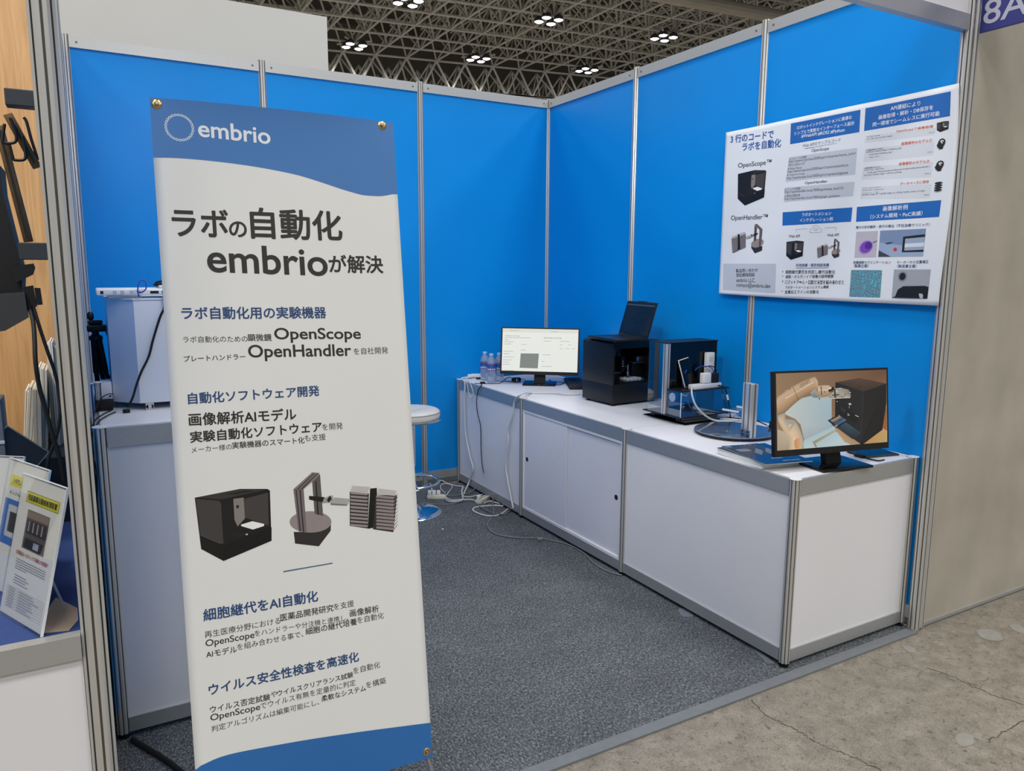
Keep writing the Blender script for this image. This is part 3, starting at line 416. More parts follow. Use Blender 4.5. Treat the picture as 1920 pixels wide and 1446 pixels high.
# ------------------------------------------------------------------ floor
def concrete():
    m = bpy.data.materials.new('hall_concrete')
    m.use_nodes = True
    nt = m.node_tree; b = nt.nodes['Principled BSDF']; L = nt.links.new
    tc = nt.nodes.new('ShaderNodeTexCoord')
    def noise(sc, det=8, rough=0.6, dist=0.0):
        n = nt.nodes.new('ShaderNodeTexNoise')
        n.inputs['Scale'].default_value = sc; n.inputs['Detail'].default_value = det
        n.inputs['Roughness'].default_value = rough; n.inputs['Distortion'].default_value = dist
        L(tc.outputs['Object'], n.inputs['Vector']); return n
    def ramp(src, p0, c0, p1, c1):
        r = nt.nodes.new('ShaderNodeValToRGB')
        r.color_ramp.elements[0].position = p0; r.color_ramp.elements[1].position = p1
        r.color_ramp.elements[0].color = c0; r.color_ramp.elements[1].color = c1
        L(src, r.inputs[0]); return r
    def mix(a, bb, fac, mode='MIX'):
        x = nt.nodes.new('ShaderNodeMix'); x.data_type = 'RGBA'; x.blend_type = mode
        if isinstance(fac, float): x.inputs[0].default_value = fac
        else: L(fac, x.inputs[0])
        L(a, x.inputs[6]); L(bb, x.inputs[7]); return x.outputs[2]
    n1 = noise(1.6, 9, 0.65, 0.6); n2 = noise(14, 8, 0.7); n3 = noise(160, 4, 0.6); n4 = noise(4.5, 10, 0.75, 1.5)
    base = ramp(n1.outputs[0], 0.3, lin((106, 100, 89)), 0.72, lin((140, 132, 119))).outputs[0]
    fine = ramp(n2.outputs[0], 0.35, lin((70, 64, 55)), 0.65, lin((176, 168, 154))).outputs[0]
    grain = ramp(n3.outputs[0], 0.3, lin((78, 74, 66)), 0.7, lin((176, 170, 158))).outputs[0]
    stain = ramp(n4.outputs[0], 0.60, (0, 0, 0, 1), 0.72, (1, 1, 1, 1)).outputs[0]
    c = mix(base, fine, 0.42)
    c = mix(c, grain, 0.32)
    dk = nt.nodes.new('ShaderNodeRGB'); dk.outputs[0].default_value = lin((86, 76, 62))
    sm = nt.nodes.new('ShaderNodeMath'); sm.operation = 'MULTIPLY'; sm.inputs[1].default_value = 0.55
    L(stain, sm.inputs[0])
    c = mix(c, dk.outputs[0], sm.outputs[0])
    for sc_, det, th, col_, amt in ((42, 10, 0.56, (62, 55, 45), 0.65), (28, 11, 0.60, (176, 169, 157), 0.25), (7, 12, 0.64, (70, 62, 50), 0.55), (110, 6, 0.58, (52, 47, 40), 0.75)):
        nn = noise(sc_, det, 0.78, 0.4)
        mk = ramp(nn.outputs[0], th, (0, 0, 0, 1), th+0.05, (1, 1, 1, 1)).outputs[0]
        mm = nt.nodes.new('ShaderNodeMath'); mm.operation = 'MULTIPLY'; mm.inputs[1].default_value = amt
        L(mk, mm.inputs[0])
        cc = nt.nodes.new('ShaderNodeRGB'); cc.outputs[0].default_value = lin(col_)
        c = mix(c, cc.outputs[0], mm.outputs[0])
    vo = nt.nodes.new('ShaderNodeTexVoronoi'); vo.feature = 'DISTANCE_TO_EDGE'; vo.inputs['Scale'].default_value = 0.62
    dn = noise(3.0, 6, 0.7)
    ad = nt.nodes.new('ShaderNodeVectorMath'); ad.operation = 'MULTIPLY_ADD'
    ad.inputs[1].default_value = (0.5, 0.5, 0.5)
    L(dn.outputs[1], ad.inputs[0]); L(tc.outputs['Object'], ad.inputs[2]); L(ad.outputs[0], vo.inputs['Vector'])
    cr = ramp(vo.outputs['Distance'], 0.0, (1, 1, 1, 1), 0.0045, (0, 0, 0, 1)).outputs[0]
    cm = nt.nodes.new('ShaderNodeMath'); cm.operation = 'MULTIPLY'; cm.inputs[1].default_value = 0.6
    L(cr, cm.inputs[0])
    dc = nt.nodes.new('ShaderNodeRGB'); dc.outputs[0].default_value = lin((70, 64, 56))
    c = mix(c, dc.outputs[0], cm.outputs[0])
    L(c, b.inputs['Base Color'])
    b.inputs['Roughness'].default_value = 0.5
    b.inputs['Specular IOR Level'].default_value = 0.35
    bp = nt.nodes.new('ShaderNodeBump'); bp.inputs['Strength'].default_value = 0.25; bp.inputs['Distance'].default_value = 0.01
    L(n2.outputs[0], bp.inputs['Height']); L(bp.outputs[0], b.inputs['Normal'])
    return m
def carpet_mat():
    m = bpy.data.materials.new('needle_felt_carpet')
    m.use_nodes = True
    nt = m.node_tree; b = nt.nodes['Principled BSDF']; L = nt.links.new
    tc = nt.nodes.new('ShaderNodeTexCoord')
    mp = nt.nodes.new('ShaderNodeMapping'); mp.inputs['Scale'].default_value = (1.0, 0.55, 1)
    L(tc.outputs['Object'], mp.inputs[0])
    n = nt.nodes.new('ShaderNodeTexNoise'); n.inputs['Scale'].default_value = 170; n.inputs['Detail'].default_value = 5; n.inputs['Roughness'].default_value = 0.75
    L(mp.outputs[0], n.inputs['Vector'])
    r = nt.nodes.new('ShaderNodeValToRGB')
    e = r.color_ramp.elements
    e[0].position = 0.34; e[0].color = lin((50, 53, 57))
    e[1].position = 0.70; e[1].color = lin((164, 169, 174))
    k = e.new(0.52); k.color = lin((96, 100, 105))
    L(n.outputs[0], r.inputs[0])
    n2 = nt.nodes.new('ShaderNodeTexNoise'); n2.inputs['Scale'].default_value = 6; n2.inputs['Detail'].default_value = 4
    L(tc.outputs['Object'], n2.inputs['Vector'])
    r2 = nt.nodes.new('ShaderNodeValToRGB')
    r2.color_ramp.elements[0].position = 0.3; r2.color_ramp.elements[0].color = (0.82, 0.82, 0.82, 1)
    r2.color_ramp.elements[1].position = 0.7; r2.color_ramp.elements[1].color = (1, 1, 1, 1)
    L(n2.outputs[0], r2.inputs[0])
    x = nt.nodes.new('ShaderNodeMix'); x.data_type = 'RGBA'; x.blend_type = 'MULTIPLY'; x.inputs[0].default_value = 1.0
    L(r.outputs[0], x.inputs[6]); L(r2.outputs[0], x.inputs[7])
    L(x.outputs[2], b.inputs['Base Color'])
    b.inputs['Roughness'].default_value = 0.95
    b.inputs['Specular IOR Level'].default_value = 0.1
    bp = nt.nodes.new('ShaderNodeBump'); bp.inputs['Strength'].default_value = 0.5; bp.inputs['Distance'].default_value = 0.004
    L(n.outputs[0], bp.inputs['Height']); L(bp.outputs[0], b.inputs['Normal'])
    return m
st(MB().box((-45, -45, -0.2), (60, 60, 0.0)).build('floor', concrete()))
random.seed(21)
for pts in ([(-1.0100, -3.0130, 0.0010), (-1.0400, -3.1170, 0.0010), (-1.0230, -3.1620, 0.0010), (-1.0120, -3.2310, 0.0010), (-1.0130, -3.2950, 0.0010), (-0.9940, -3.3400, 0.0010), (-0.9690, -3.4020, 0.0010), (-0.9540, -3.4940, 0.0010)],
            [(-0.2500, -3.1840, 0.0010), (-0.2250, -3.2760, 0.0010), (-0.2300, -3.3610, 0.0010), (-0.2230, -3.4310, 0.0010), (-0.1880, -3.5080, 0.0010)],
            [(-0.5300, -3.5590, 0.0010), (-0.4280, -3.5540, 0.0010), (-0.2810, -3.5540, 0.0010)]):
    mb = MB(); P = []
    for a, b in zip(pts, pts[1:]):
        a = Vector(a); b = Vector(b); n_ = 9
        for k in range(n_):
            q = (b-a).cross(Vector((0, 0, 1))).normalized()
            P.append((a.lerp(b, k/n_)+q*random.uniform(-0.006, 0.006), q))
    for k in range(len(P)-1):
        (a, q), (b, q2) = P[k], P[k+1]
        w0 = 0.0006+0.0012*random.random()
        mb.add([a-q*w0, b-q2*w0, b+q2*w0, a+q*w0], [(0, 1, 2, 3)])
    mb.build('crack', mat('crack_dark', (64, 56, 46), 0.9, noise=0.1, nscale=50), bpy.data.objects['floor'], world=True)
st(MB().box((-2.985, -2.958, 0.0005), (0.0, -0.0, 0.005)).build('floor_carpet', carpet_mat()))
gap_shade = mat('painted_gap_shade', (40, 42, 48), 0.95, noise=0.2, nscale=200)  # added dark sheets: paint in the shade seen through the gap under the walls
st(MB().box((-8.0, 0.02, 0.0005), (3.0, 1.97, 0.004)).build('floor_shade_back', gap_shade))
st(MB().box((0.02, -2.93, 0.0005), (3.0, 0.0195, 0.004)).build('floor_shade_side', gap_shade))
st(MB().box((-2.975, -3.0, 0.0005), (-0.02, -2.956, 0.008)).build('trim_1', mat('carpet_edge_tape', (112, 116, 120), 0.5, noise=0.06, nscale=40)))
patch = mat('floor_residue', (140, 138, 132), 0.5, noise=0.1, nscale=25)
def blob(px, nm, lab, m=patch, z0=0.0004, z1=0.0016):
    n = len(px); Q = []
    for i in range(n):
        p0, p1, p2, p3 = [Vector(px[(i+k) % n][:2]) for k in (-1, 0, 1, 2)]
        for k in range(5):
            t = k/5
            Q.append(0.5*((2*p1)+(p2-p0)*t+(2*p0-5*p1+4*p2-p3)*t*t+(3*p1-p0-3*p2+p3)*t**3))
    o = MB().prism([(p[0], p[1]) for p in Q], lambda x, y, h: (x, y, h), z0, z1).build(nm, m, world=True)
    return tag(o, lab, 'tape')
blob([(-0.1800, -3.0370, 0.0000), (-0.2000, -3.0760, 0.0000), (-0.1800, -3.0920, 0.0000), (-0.1480, -3.0650, 0.0000), (-0.1590, -3.0390, 0.0000)][::1], 'tape_residue', 'small pale tape residue on the concrete near the carpet corner')
blob([(0.2270, -3.1060, 0.0000), (0.1810, -3.1490, 0.0000), (0.1950, -3.1880, 0.0000), (0.2390, -3.2020, 0.0000), (0.2920, -3.1570, 0.0000), (0.2740, -3.1150, 0.0000)], 'tape_residue', 'large pale patch of tape residue below the grey wall')
blob([(0.3950, -3.1480, 0.0000), (0.3680, -3.1770, 0.0000), (0.3700, -3.2160, -0.0000), (0.4270, -3.1880, 0.0000), (0.4360, -3.1540, 0.0000)], 'tape_residue', 'pale tape residue patch farthest along the grey wall')
blob([(-0.5860, -3.4920, 0.0000), (-0.6220, -3.5230, 0.0000), (-0.6060, -3.5380, 0.0000), (-0.5690, -3.5400, 0.0000), (-0.5340, -3.5140, 0.0000), (-0.5450, -3.4920, 0.0000)], 'tape_residue', 'pale round patch out on the open concrete floor')
ctape = mat('clear_floor_tape', (120, 126, 136), 0.3, noise=0.1, nscale=40)
blob([(-0.7580, -2.3530, 0.0000), (-0.7840, -2.4100, 0.0000), (-0.7430, -2.4320, 0.0000), (-0.7240, -2.3840, 0.0000), (-0.7300, -2.3500, 0.0000)], 'floor_tape', 'shiny scrap of clear tape on carpet by the counter foot rail', ctape, 0.0055, 0.0065)
blob([(-0.7300, -2.7500, 0.0000), (-0.7430, -2.7820, 0.0000), (-0.7630, -2.8460, 0.0000), (-0.7700, -2.8690, 0.0000), (-0.7480, -2.8860, 0.0000), (-0.7350, -2.8430, 0.0000), (-0.7190, -2.7850, 0.0000)], 'floor_tape', 'long strip of clear tape on carpet beside the counter corner post', ctape, 0.0055, 0.0065)
tag(MB().rbox((-0.005, -0.006, 0), (0.005, 0.006, 0.004), 0.001).build('paper_scrap', PAPER), 'tiny white paper scrap on the carpet near the stool', 'scrap').location = (*(-1.2500, -0.8880, 0.0050)[:2], 0.0055)

# ------------------------------------------------------------------ system walls
def post_mb(r, z0, z1, c=(0, 0), slot=0.24, depth=0.16, n=8, mb=None):
    mb = mb or MB()
    out = []; tg = []
    for k in range(n):
        a0 = 2*math.pi*(k-0.5)/n; a1 = 2*math.pi*(k+0.5)/n
        p0 = Vector((math.cos(a0), math.sin(a0)))*r; p1 = Vector((math.cos(a1), math.sin(a1)))*r
        nrm = (p0+p1).normalized()
        q0 = p0.lerp(p1, 0.5-slot/2); q1 = p0.lerp(p1, 0.5+slot/2)
        for p, t in ((p0, 0), (q0, 1), (q0-nrm*r*depth, 1), (q1-nrm*r*depth, 1), (q1, 0)):
            out.append(p); tg.append(t)
    m = len(out)
    o = len(mb.v)
    mb.v += [Vector((c[0]+p.x, c[1]+p.y, z0)) for p in out]+[Vector((c[0]+p.x, c[1]+p.y, z1)) for p in out]
    for i in range(m):
        j = (i+1) % m
        mb.f.append((o+i, o+j, o+m+j, o+m+i)); mb.mi.append(tg[i])
    mb.f.append(tuple(o+i for i in range(m-1, -1, -1))); mb.mi.append(0)
    mb.f.append(tuple(o+m+i for i in range(m))); mb.mi.append(0)
    return mb
PM = [ALU, GROOVE]
def sys_wall(name, loc, axis, posts, own_posts, z_top=2.695, panel=BLUE, front=-1):
    """axis 'x' or 'y'; posts are positions along it; rails and panels between neighbours"""
    w = struct(name, loc)
    def bx(a0, a1, t0, t1, z0, z1):
        return ((a0, t0, z0), (a1, t1, z1)) if axis == 'x' else ((t0, a0, z0), (t1, a1, z1))
    for i in range(len(posts)-1):
        a0, a1 = sorted((posts[i], posts[i+1]))
        a0 += 0.018; a1 -= 0.018
        MB().box(*bx(a0, a1, -0.004, 0.004, 0.09, 2.66)).build('panel', panel, w)
        for nm, z0, z1 in (('top_rail', z_top-0.058, z_top-0.003), ('bottom_rail', 0.048, 0.103)):
            mb = MB().box(*bx(a0, a1, -0.015, 0.015, z0, z1))
            mb.cur = 1
            for e in (a0+0.035, a1-0.035):
                c = (e, front*0.0155, (z0+z1)/2) if axis == 'x' else (front*0.0155, e, (z0+z1)/2)
                M = Matrix.Rotation(R(90), 3, 'X' if axis == 'x' else 'Y')
                mb.lathe([(0.0055, -0.001), (0.0055, 0.001), (0.003, 0.0015)], c, 10, M)
            mb.build(nm, [RAIL, GROOVE], w)
    for p in own_posts:
        c = (p, 0) if axis == 'x' else (0, p)
        mb = post_mb(0.0225, 0.012, z_top+0.006, c)
        mb.lathe([(0.02, 0.0055), (0.018, 0.012)], (c[0], c[1], 0), 16)
        mb.build('post', PM, w)
    return w
sys_wall('wall_back', (0, 0, 0), 'x', (0, -0.99, -1.98, -2.97), (0, -0.99, -1.98, -2.97))
sys_wall('wall_right', (0, 0, 0), 'y', (0, -0.99, -1.98, -2.97), (-0.99, -1.98), front=-1)
wl = sys_wall('wall_left', (-2.998, 0, 0), 'y', (0, -0.99, -1.98, -2.97), (-0.99, -1.98), front=1)
# the two front posts run to the top of the fascia; they are a little stouter
post_mb(0.0262, 0.012, 2.72, (0, -2.97)).lathe([(0.02, 0.0055), (0.018, 0.012)], (0, -2.97, 0), 16).build('post', PM, bpy.data.objects['wall_left'])
fr = struct('wall_front', (0, -2.97, 0))
post_mb(0.024, 0.012, 2.72, (-0.006, 0)).lathe([(0.02, 0.0055), (0.018, 0.012)], (-0.006, 0, 0), 16).build('post', PM, fr)
MB().box((-2.972, -0.016, 2.393), (-0.028, 0.016, 2.45)).build('top_rail', RAIL, fr)
MB().box((-2.972, -0.006, 2.45), (-0.028, 0.006, 2.72)).build('fascia_board', WHITE, fr)

tag(MB().box((-2.9880, -0.0050, 2.1670), (-2.9600, -0.0050, 2.3020)).build('wall_tape', mat('clear_tape', (96, 158, 220), 0.25, noise=0.03, nscale=60), world=True), 'faint strip of clear tape on the blue panel beside the far side post', 'tape')
# grey panelled side of the next stand, in line with the front
ga = struct('wall_aisle', (0.045, -2.97, 0))
MB().box((0.0, 0.0, 0.02), (4.2, 0.02, 2.72)).build('panel', mat('grey_concrete_print', (160, 154, 141), 0.6, noise=1, nscale=3.5, stretch=(1.2, 1, 0.9), rgb2=(178, 172, 159), bump=0.05), ga)
MB().box((0.0, -0.006, 0.006), (4.2, 0.02, 0.02)).build('bottom_rail', RAIL, ga)
MB().box((0.0, -0.004, 0.0), (4.2, 0.0, 0.006)).build('floor_strip', GROOVE, ga)
post_mb(0.021, 0.012, 2.72, (-0.017, 0.0)).build('post', PM, ga)

# tall white wall of the stand behind
st(MB().box((-9.0, 1.98, 0.0), (-1.01, 2.05, 3.63)).build('wall_neighbour', mat('white_wall_board', (214, 213, 207), 0.6, noise=0.02, nscale=1.5)))

# ------------------------------------------------------------------ hall roof: double-layer space frame under a dark deck
ceil = struct('ceiling', (0, 0, 0))
TR = mat('painted_truss_steel', (200, 199, 193), 0.6, noise=0.06, nscale=2)
DECK = mat('dark_roof_deck', (88, 85, 78), 0.85, noise=0.15, nscale=0.4)
def zn(x): return 14.0+0.045*(x-10.9)
GX = [10.97+1.97*i for i in range(-6, 20)]
GY = [40.25-2.1*j for j in range(0, 16)]
low = MB(); up = MB(); web = MB(); end = MB()
rt = 0.066
for y in GY:
    low.tube([(GX[0], y, zn(GX[0])), (GX[-1], y, zn(GX[-1]))], rt, 6, False)
for x in GX:
    low.tube([(x, GY[0], zn(x)), (x, GY[-1], zn(x))], rt, 6, False)
for j in range(len(GY)-1):
    y = GY[j]-1.05
    up.tube([(GX[0], y, zn(GX[0])+1.75), (GX[-1], y, zn(GX[-1])+1.75)], rt, 6, False)
for i in range(len(GX)-1):
    x = GX[i]+0.985
    up.tube([(x, GY[0], zn(x)+1.75), (x, GY[-1], zn(x)+1.75)], rt, 6, False)
    for j in range(len(GY)-1):
        y = GY[j]-1.05
        a = Vector((x, y, zn(x)+1.75))
        for dx, dy in ((-.985, 1.05), (.985, 1.05), (-.985, -1.05), (.985, -1.05)):
            web.tube([a, (x+dx, y+dy, zn(x+dx))], 0.055, 4, False)
# a third layer of secondary steel hangs closer to the deck
for i in range(0, len(GX)-1):
    x = GX[i]
    up.tube([(x, GY[0], zn(x)+3.2), (x, GY[-1], zn(x)+3.2)], 0.09, 4, False)
    if i % 2 == 0:
        for j in range(len(GY)-1):
            web.tube([(x+0.985, GY[j]-1.05, zn(x)+1.78), (x, GY[j]+(-2.1 if j % 2 else 0), zn(x)+3.2)], 0.05, 4, False)
            web.tube([(x+0.985, GY[j]-1.05, zn(x)+1.78), (x+1.97, GY[j]+(0 if j % 2 else -2.1), zn(x)+3.25)], 0.05, 4, False)
y = GY[0]
for i in range(len(GX)-1):
    x = GX[i]
    end.tube([(x, y, zn(x)), (x+0.985, y, zn(x)-1.66)], 0.075, 6, False)
    end.tube([(x+1.97, y, zn(x+1.97)), (x+0.985, y, zn(x)-1.66)], 0.075, 6, False)
end.tube([(GX[0], y, zn(GX[0])-1.66), (GX[-1], y, zn(GX[-1])-1.66)], 0.075, 6, False)
for k in range(6):                      # the roof steps down behind the end truss
    yy = y+2.1*k
    low.tube([(GX[0], yy, zn(GX[0])-1.66), (GX[-1], yy, zn(GX[-1])-1.66)], 0.075, 6, False)
    for i in range(len(GX)-1):
        x = GX[i]
        if k < 5:
            low.tube([(x+0.985, yy, zn(x)-1.66), (x+0.985, yy+2.1, zn(x)-1.66)], 0.075, 6, False)
            a = Vector((x, yy+1.05, zn(x)+0.1))
            for dx, dy in ((-.985, -1.05), (.985, -1.05), (-.985, 1.05), (.985, 1.05)): web.tube([a, (x+dx, yy+1.05+dy, zn(x+dx)-1.66)], 0.055, 4, False)
for nm, q in (('lower_chord', low), ('upper_chord', up), ('web_bracing', web), ('end_truss', end)):
    q.build(nm, TR, ceil)
MB().box((-60, -60, 18.6), (90, 60, 18.8)).build('roof_deck', DECK, ceil)
MB().tube([(18.8500, 24.4080, 14.1000), (29.2460, 23.4840, 14.1000)], 0.32, 12, False).build('air_duct', mat('duct_cream', (176, 170, 158), 0.5, noise=0.04, nscale=2), ceil)
st(MB().box((-60, 50, 0), (90, 50.3, 18.6)).build('wall_far', mat('far_hall_wall', (110, 107, 100), 0.8, noise=0.1, nscale=0.3)))
LAMP = mat('lamp_lens', (255, 252, 246), 0.4, emit=26.0, noise=0)
def hall_lamp():
    t = thing('ceiling_light', '', 'ceiling light')
    mb = MB()
    mb.rod((-0.75, -0.75, 0), (0.75, 0.75, 0), 0.05, 6); mb.rod((-0.75, 0.75, 0), (0.75, -0.75, 0), 0.05, 6)
    mb.build('cross_arm', TR, t)
    for sx, sy in ((-1, -1), (1, -1), (-1, 1), (1, 1)):
        h = MB().lathe([(0.06, 0.16), (0.22, 0.06), (0.24, -0.12), (0.225, -0.12)][::-1], (0.36*sx, 0.36*sy, -0.08), 20).build('lamp_head', DGREY, t, 40)
        MB().lathe([(0.02, -0.05), (0.15, -0.035), (0.222, 0.0)], (0.36*sx, 0.36*sy, -0.205), 20).build('lens', LAMP, h, 40)
    return t
hl = hall_lamp()
LL = [((18.5, 37.7), 'middle light cluster of the far row, above the first back-wall joint from the corner'),
      ((10.85, 37.7), 'far roof light cluster beside the edge of the tall white wall'),
      ((26.4, 37.7), 'far roof light cluster low above the corner of the two blue walls'),
      ((18.4, 29.6), 'near roof light cluster highest and most central under the truss'),
      ((26.1, 29.8), 'near roof light cluster above the side blue wall beside the pale duct'),
      ((10.85, 29.7), 'roof light cluster cut by the top edge of the photo')]
for i, ((x, y), lab) in enumerate(LL):
    o = hl if i == 0 else dup(hl, (0, 0, 0))
    o.location = (x, y, zn(x)-0.15)
    o['label'] = lab
    o['group'] = 'hall roof light clusters'

# ------------------------------------------------------------------ counters
CAPM = mat('white_post_cap', (222, 223, 224), 0.4, noise=0.02, nscale=40)
def cpost(parent, x, y, h):
    mb = post_mb(0.0205, 0.022, h-0.001, (x, y))
    p = mb.build('post', PM, parent)
    MB().lathe([(0.021, h-0.001), (0.0225, h+0.001), (0.0215, h+0.003)], (x, y, 0), 20).build('cap', CAPM, p)
    MB().lathe([(0.018, 0.0055), (0.018, 0.011), (0.007, 0.012), (0.007, 0.023)], (x, y, 0), 16).build('foot', MATTEB, p)
def counter(name, label, loc, posts, own, h, panels, group=None, rails_mat=RAIL, name_gap=True):
    """posts: corner points, in order, local; panels: list of (i, j, kind)"""
    t = thing(name, label, 'counter', loc, 0, group)
    for k in own: cpost(t, posts[k][0], posts[k][1], h)
    for i, j, kind in panels:
        a = Vector((*posts[i], 0)); b = Vector((*posts[j], 0))
        d = (b-a); L = d.length; d.normalize(); nn = Vector((d.y, -d.x, 0))
        M = Matrix((d, -nn, Vector((0, 0, 1)))).transposed().to_4x4(); M.translation = a
        MB().box((0.017, -0.013, h-0.062), (L-0.017, 0.013, h-0.002), M).build('top_rail', rails_mat, t)
        MB().box((0.017, -0.013, 0.024), (L-0.017, 0.013, 0.073), M).build('bottom_rail', rails_mat, t)
        if kind == 'panel':
            MB().box((0.017, -0.006, 0.07), (L-0.017, -0.001, h-0.06), M).build('panel', WHITE, t)
        elif kind == 'doors':
            fm = MB()
            fm.box((0.017, -0.010, h-0.078), (L-0.017, 0.012, h-0.062), M)
            fm.box((0.017, -0.010, 0.073), (L-0.017, 0.012, 0.085), M)
            fm.box((0.017, -0.010, 0.085), (0.027, 0.012, h-0.078), M); fm.box((L-0.027, -0.010, 0.085), (L-0.017, 0.012, h-0.078), M)
            fm.build('door_frame', WPLAST, t)
            for x0, x1, off, hx in ((0.027, L*0.49, -0.006, 0.062), (L*0.48, L-0.027, 0.0, L-0.067)):
                dr = MB().box((x0, off, 0.085), (x1, off+0.004, h-0.078), M).build('sliding_door', DOOR, t)
                Q = M @ Matrix.Translation((hx, off, 0.383)) @ Matrix.Rotation(R(90), 4, 'X')
                mb = MB(); mb.lathe([(0.0135, -0.0015), (0.0135, 0.0008), (0.011, 0.0012)], (0, 0, 0), 20)
                mb.v = [Q @ v for v in mb.v]
                mb.build('finger_hole', RUB, dr)
    xs = [p[0] for p in posts]; ys = [p[1] for p in posts]
    x0, x1, y0, y1 = min(xs), max(xs), min(ys), max(ys)
    ey = -0.0015
    ex = 0.002
    lo = ex if (len(panels) > 1) else -ey          # no rail between neighbouring counters: the tops nearly meet
    n_ = 0.0225
    Y0 = y0+lo if len(panels) > 1 else y0-ey
    Y1 = y1+ey if name_gap else y1-0.002
    X0 = x0+ex; X1 = x1+0.011
    MB().vprism([(x0+n_, Y0), (X1-0.0335 if X1 > x1 else x1-n_, Y0), (x1-n_, y0+n_), (X1, y0+n_), (X1, y1-n_), (x1-n_, y1-n_), (x1-n_, Y1), (x0+n_, Y1), (x0+n_, y1-n_), (X0, y1-n_), (X0, y0+n_), (x0+n_, y0+n_)], (0, 0), h-0.0019, h).build('worktop', WHITE, t)
    return t
CG = 'white counters in a row along the blue wall'
HC = 0.7442
YB = (-0.0345, -0.9162, -1.9113, -2.9143)
for k, (lab, kind, own) in enumerate((('white counter in the far corner, cables hanging over its front', 'panel', (0, 1, 2, 3)),
                                      ('white counter with two sliding doors and black finger holes', 'doors', (1, 2)),
                                      ('white counter at the front end, carrying the robot-arm monitor', 'panel', (1, 2)))):
    y0, y1 = YB[k], YB[k+1]
    hh = (y0-y1)/2
    posts = [(-0.355, hh), (-0.355, -hh), (0.355, -hh), (0.355, hh)]
    pn = [(0, 1, kind)]
    if k == 2: pn.append((1, 2, 'panel'))
    counter('counter', lab, (-0.3755, (y0+y1)/2, 0), posts, own, HC, pn, CG)
HL = 1.0245
counter('counter', 'tall white counter behind the banner, carrying the white machine', (-2.585, -1.695, 0),
        [(-0.37, 0.495), (-0.37, -0.495), (0.37, -0.495), (0.37, 0.495)], (0, 1, 2, 3), HL, [(0, 1, 'panel'), (1, 2, 'panel'), (2, 3, 'panel')], name_gap=False)

# ------------------------------------------------------------------ printing inks
INK = mat('ink_charcoal', (44, 43, 42), 0.5, noise=0.03, nscale=30)
INKB = mat('ink_navy', (43, 72, 118), 0.5, noise=0.03, nscale=30)
INKW = mat('ink_white', (226, 230, 236), 0.5, noise=0.01, nscale=30)
INKO = mat('ink_orange', (214, 88, 48), 0.5, noise=0.03, nscale=30)
VIN = mat('banner_vinyl', (222, 223, 221), 0.45, noise=0.008, nscale=4, spec=0.3)
VBLUE = mat('banner_blue_print', (74, 122, 182), 0.42, noise=0.02, nscale=4, spec=0.3)
VBLUE2 = mat('banner_blue_footer', (48, 106, 172), 0.42, noise=0.02, nscale=4, spec=0.3)
PBLUE = mat('poster_blue_print', (24, 98, 176), 0.5, noise=0.03, nscale=6)
PPAPER = mat('poster_paper', (222, 226, 232), 0.4, noise=0.012, nscale=5)
PGREY = mat('poster_grey_print', (188, 194, 204), 0.45, noise=0.02, nscale=9)
PPALE = mat('poster_pale_print', (208, 213, 220), 0.45, noise=0.02, nscale=9)
PIC = {}
def ink(g, emit=False):
    rgb = (g, g, g) if isinstance(g, (int, float)) else tuple(g)
    key = (rgb, emit)
    if key not in PIC:
        PIC[key] = mat(('screen_' if emit else 'ink_')+'%d_%d_%d' % rgb, rgb, 0.5, noise=0 if emit else 0.02, nscale=40, emit=0.85 if emit else None)
        if emit:
            b = PIC[key].node_tree.nodes['Principled BSDF']
            b.inputs['Base Color'].default_value = (0.01, 0.01, 0.01, 1)
            b.inputs['Roughness'].default_value = 0.25
    return PIC[key]
def picture(name, polys, mapper, parent, h0=0.0012, dh=0.00012, emit=False, world=True):
    mb = MB(); ms = []
    for k, (col, pts) in enumerate(polys):
        m = ink(col, emit)
        if m not in ms: ms.append(m)
        mb.cur = ms.index(m)
        ar = sum(pts[i][0]*pts[(i+1) % len(pts)][1]-pts[(i+1) % len(pts)][0]*pts[i][1] for i in range(len(pts)))
        if ar < 0: pts = pts[::-1]
        if len(pts) == 4 and not emit: grid_patch(mb, mapper, pts, 8, 4, h0+dh*k)
        else: mb.add([mapper(u, v, h0+dh*k) for u, v in pts], [tuple(range(len(pts)))])
    return mb.build(name, ms, parent, world=world)
def grid_patch(mb, mapper, q, nu, nv, h):
    """q: four corners BL BR TR TL in surface coordinates"""
    P = []
    for j in range(nv+1):
        for i in range(nu+1):
            a, b = i/nu, j/nv
            u = (q[0][0]*(1-a)+q[1][0]*a)*(1-b)+(q[3][0]*(1-a)+q[2][0]*a)*b
            v = (q[0][1]*(1-a)+q[1][1]*a)*(1-b)+(q[3][1]*(1-a)+q[2][1]*a)*b
            P.append(mapper(u, v, h))
    F = [(j*(nu+1)+i, j*(nu+1)+i+1, (j+1)*(nu+1)+i+1, (j+1)*(nu+1)+i) for j in range(nv) for i in range(nu)]
    mb.add(P, F)
def lettering(name, items, mapper, matl, parent, h=0.0004):
    mb = MB()
    SLOPE[0] = 0.0
    for it in items: put_text(mb, it, mapper, h)
    return mb.build(name, matl, parent, world=True)
ALLT = BAN_LOGO+BAN_HEAD+BAN_BLUE+BAN_BODY1+BAN_BODY2+BAN_BODY3+BAN_BODY4+POS_WHITE+POS_NAVY+POS_BLACK+POS_CODE+POS_ORANGE
EXTRA = [('8A-', 1), ('DENSO', 0), ('OpenScope', 1), ('OpenScope', 0), ('OpenScope Control App', 1), ('OpenHandler Control App', 1), ('HPLC 用自動', 1), ('残留農薬自動前処理装置', 2), ('サンプルの抽出から上', 0), ('“日清食品ホールディングス㈱様と共同開発”', 1)]
prep_text([(t[0], t[1]) for t in ALLT]+EXTRA)

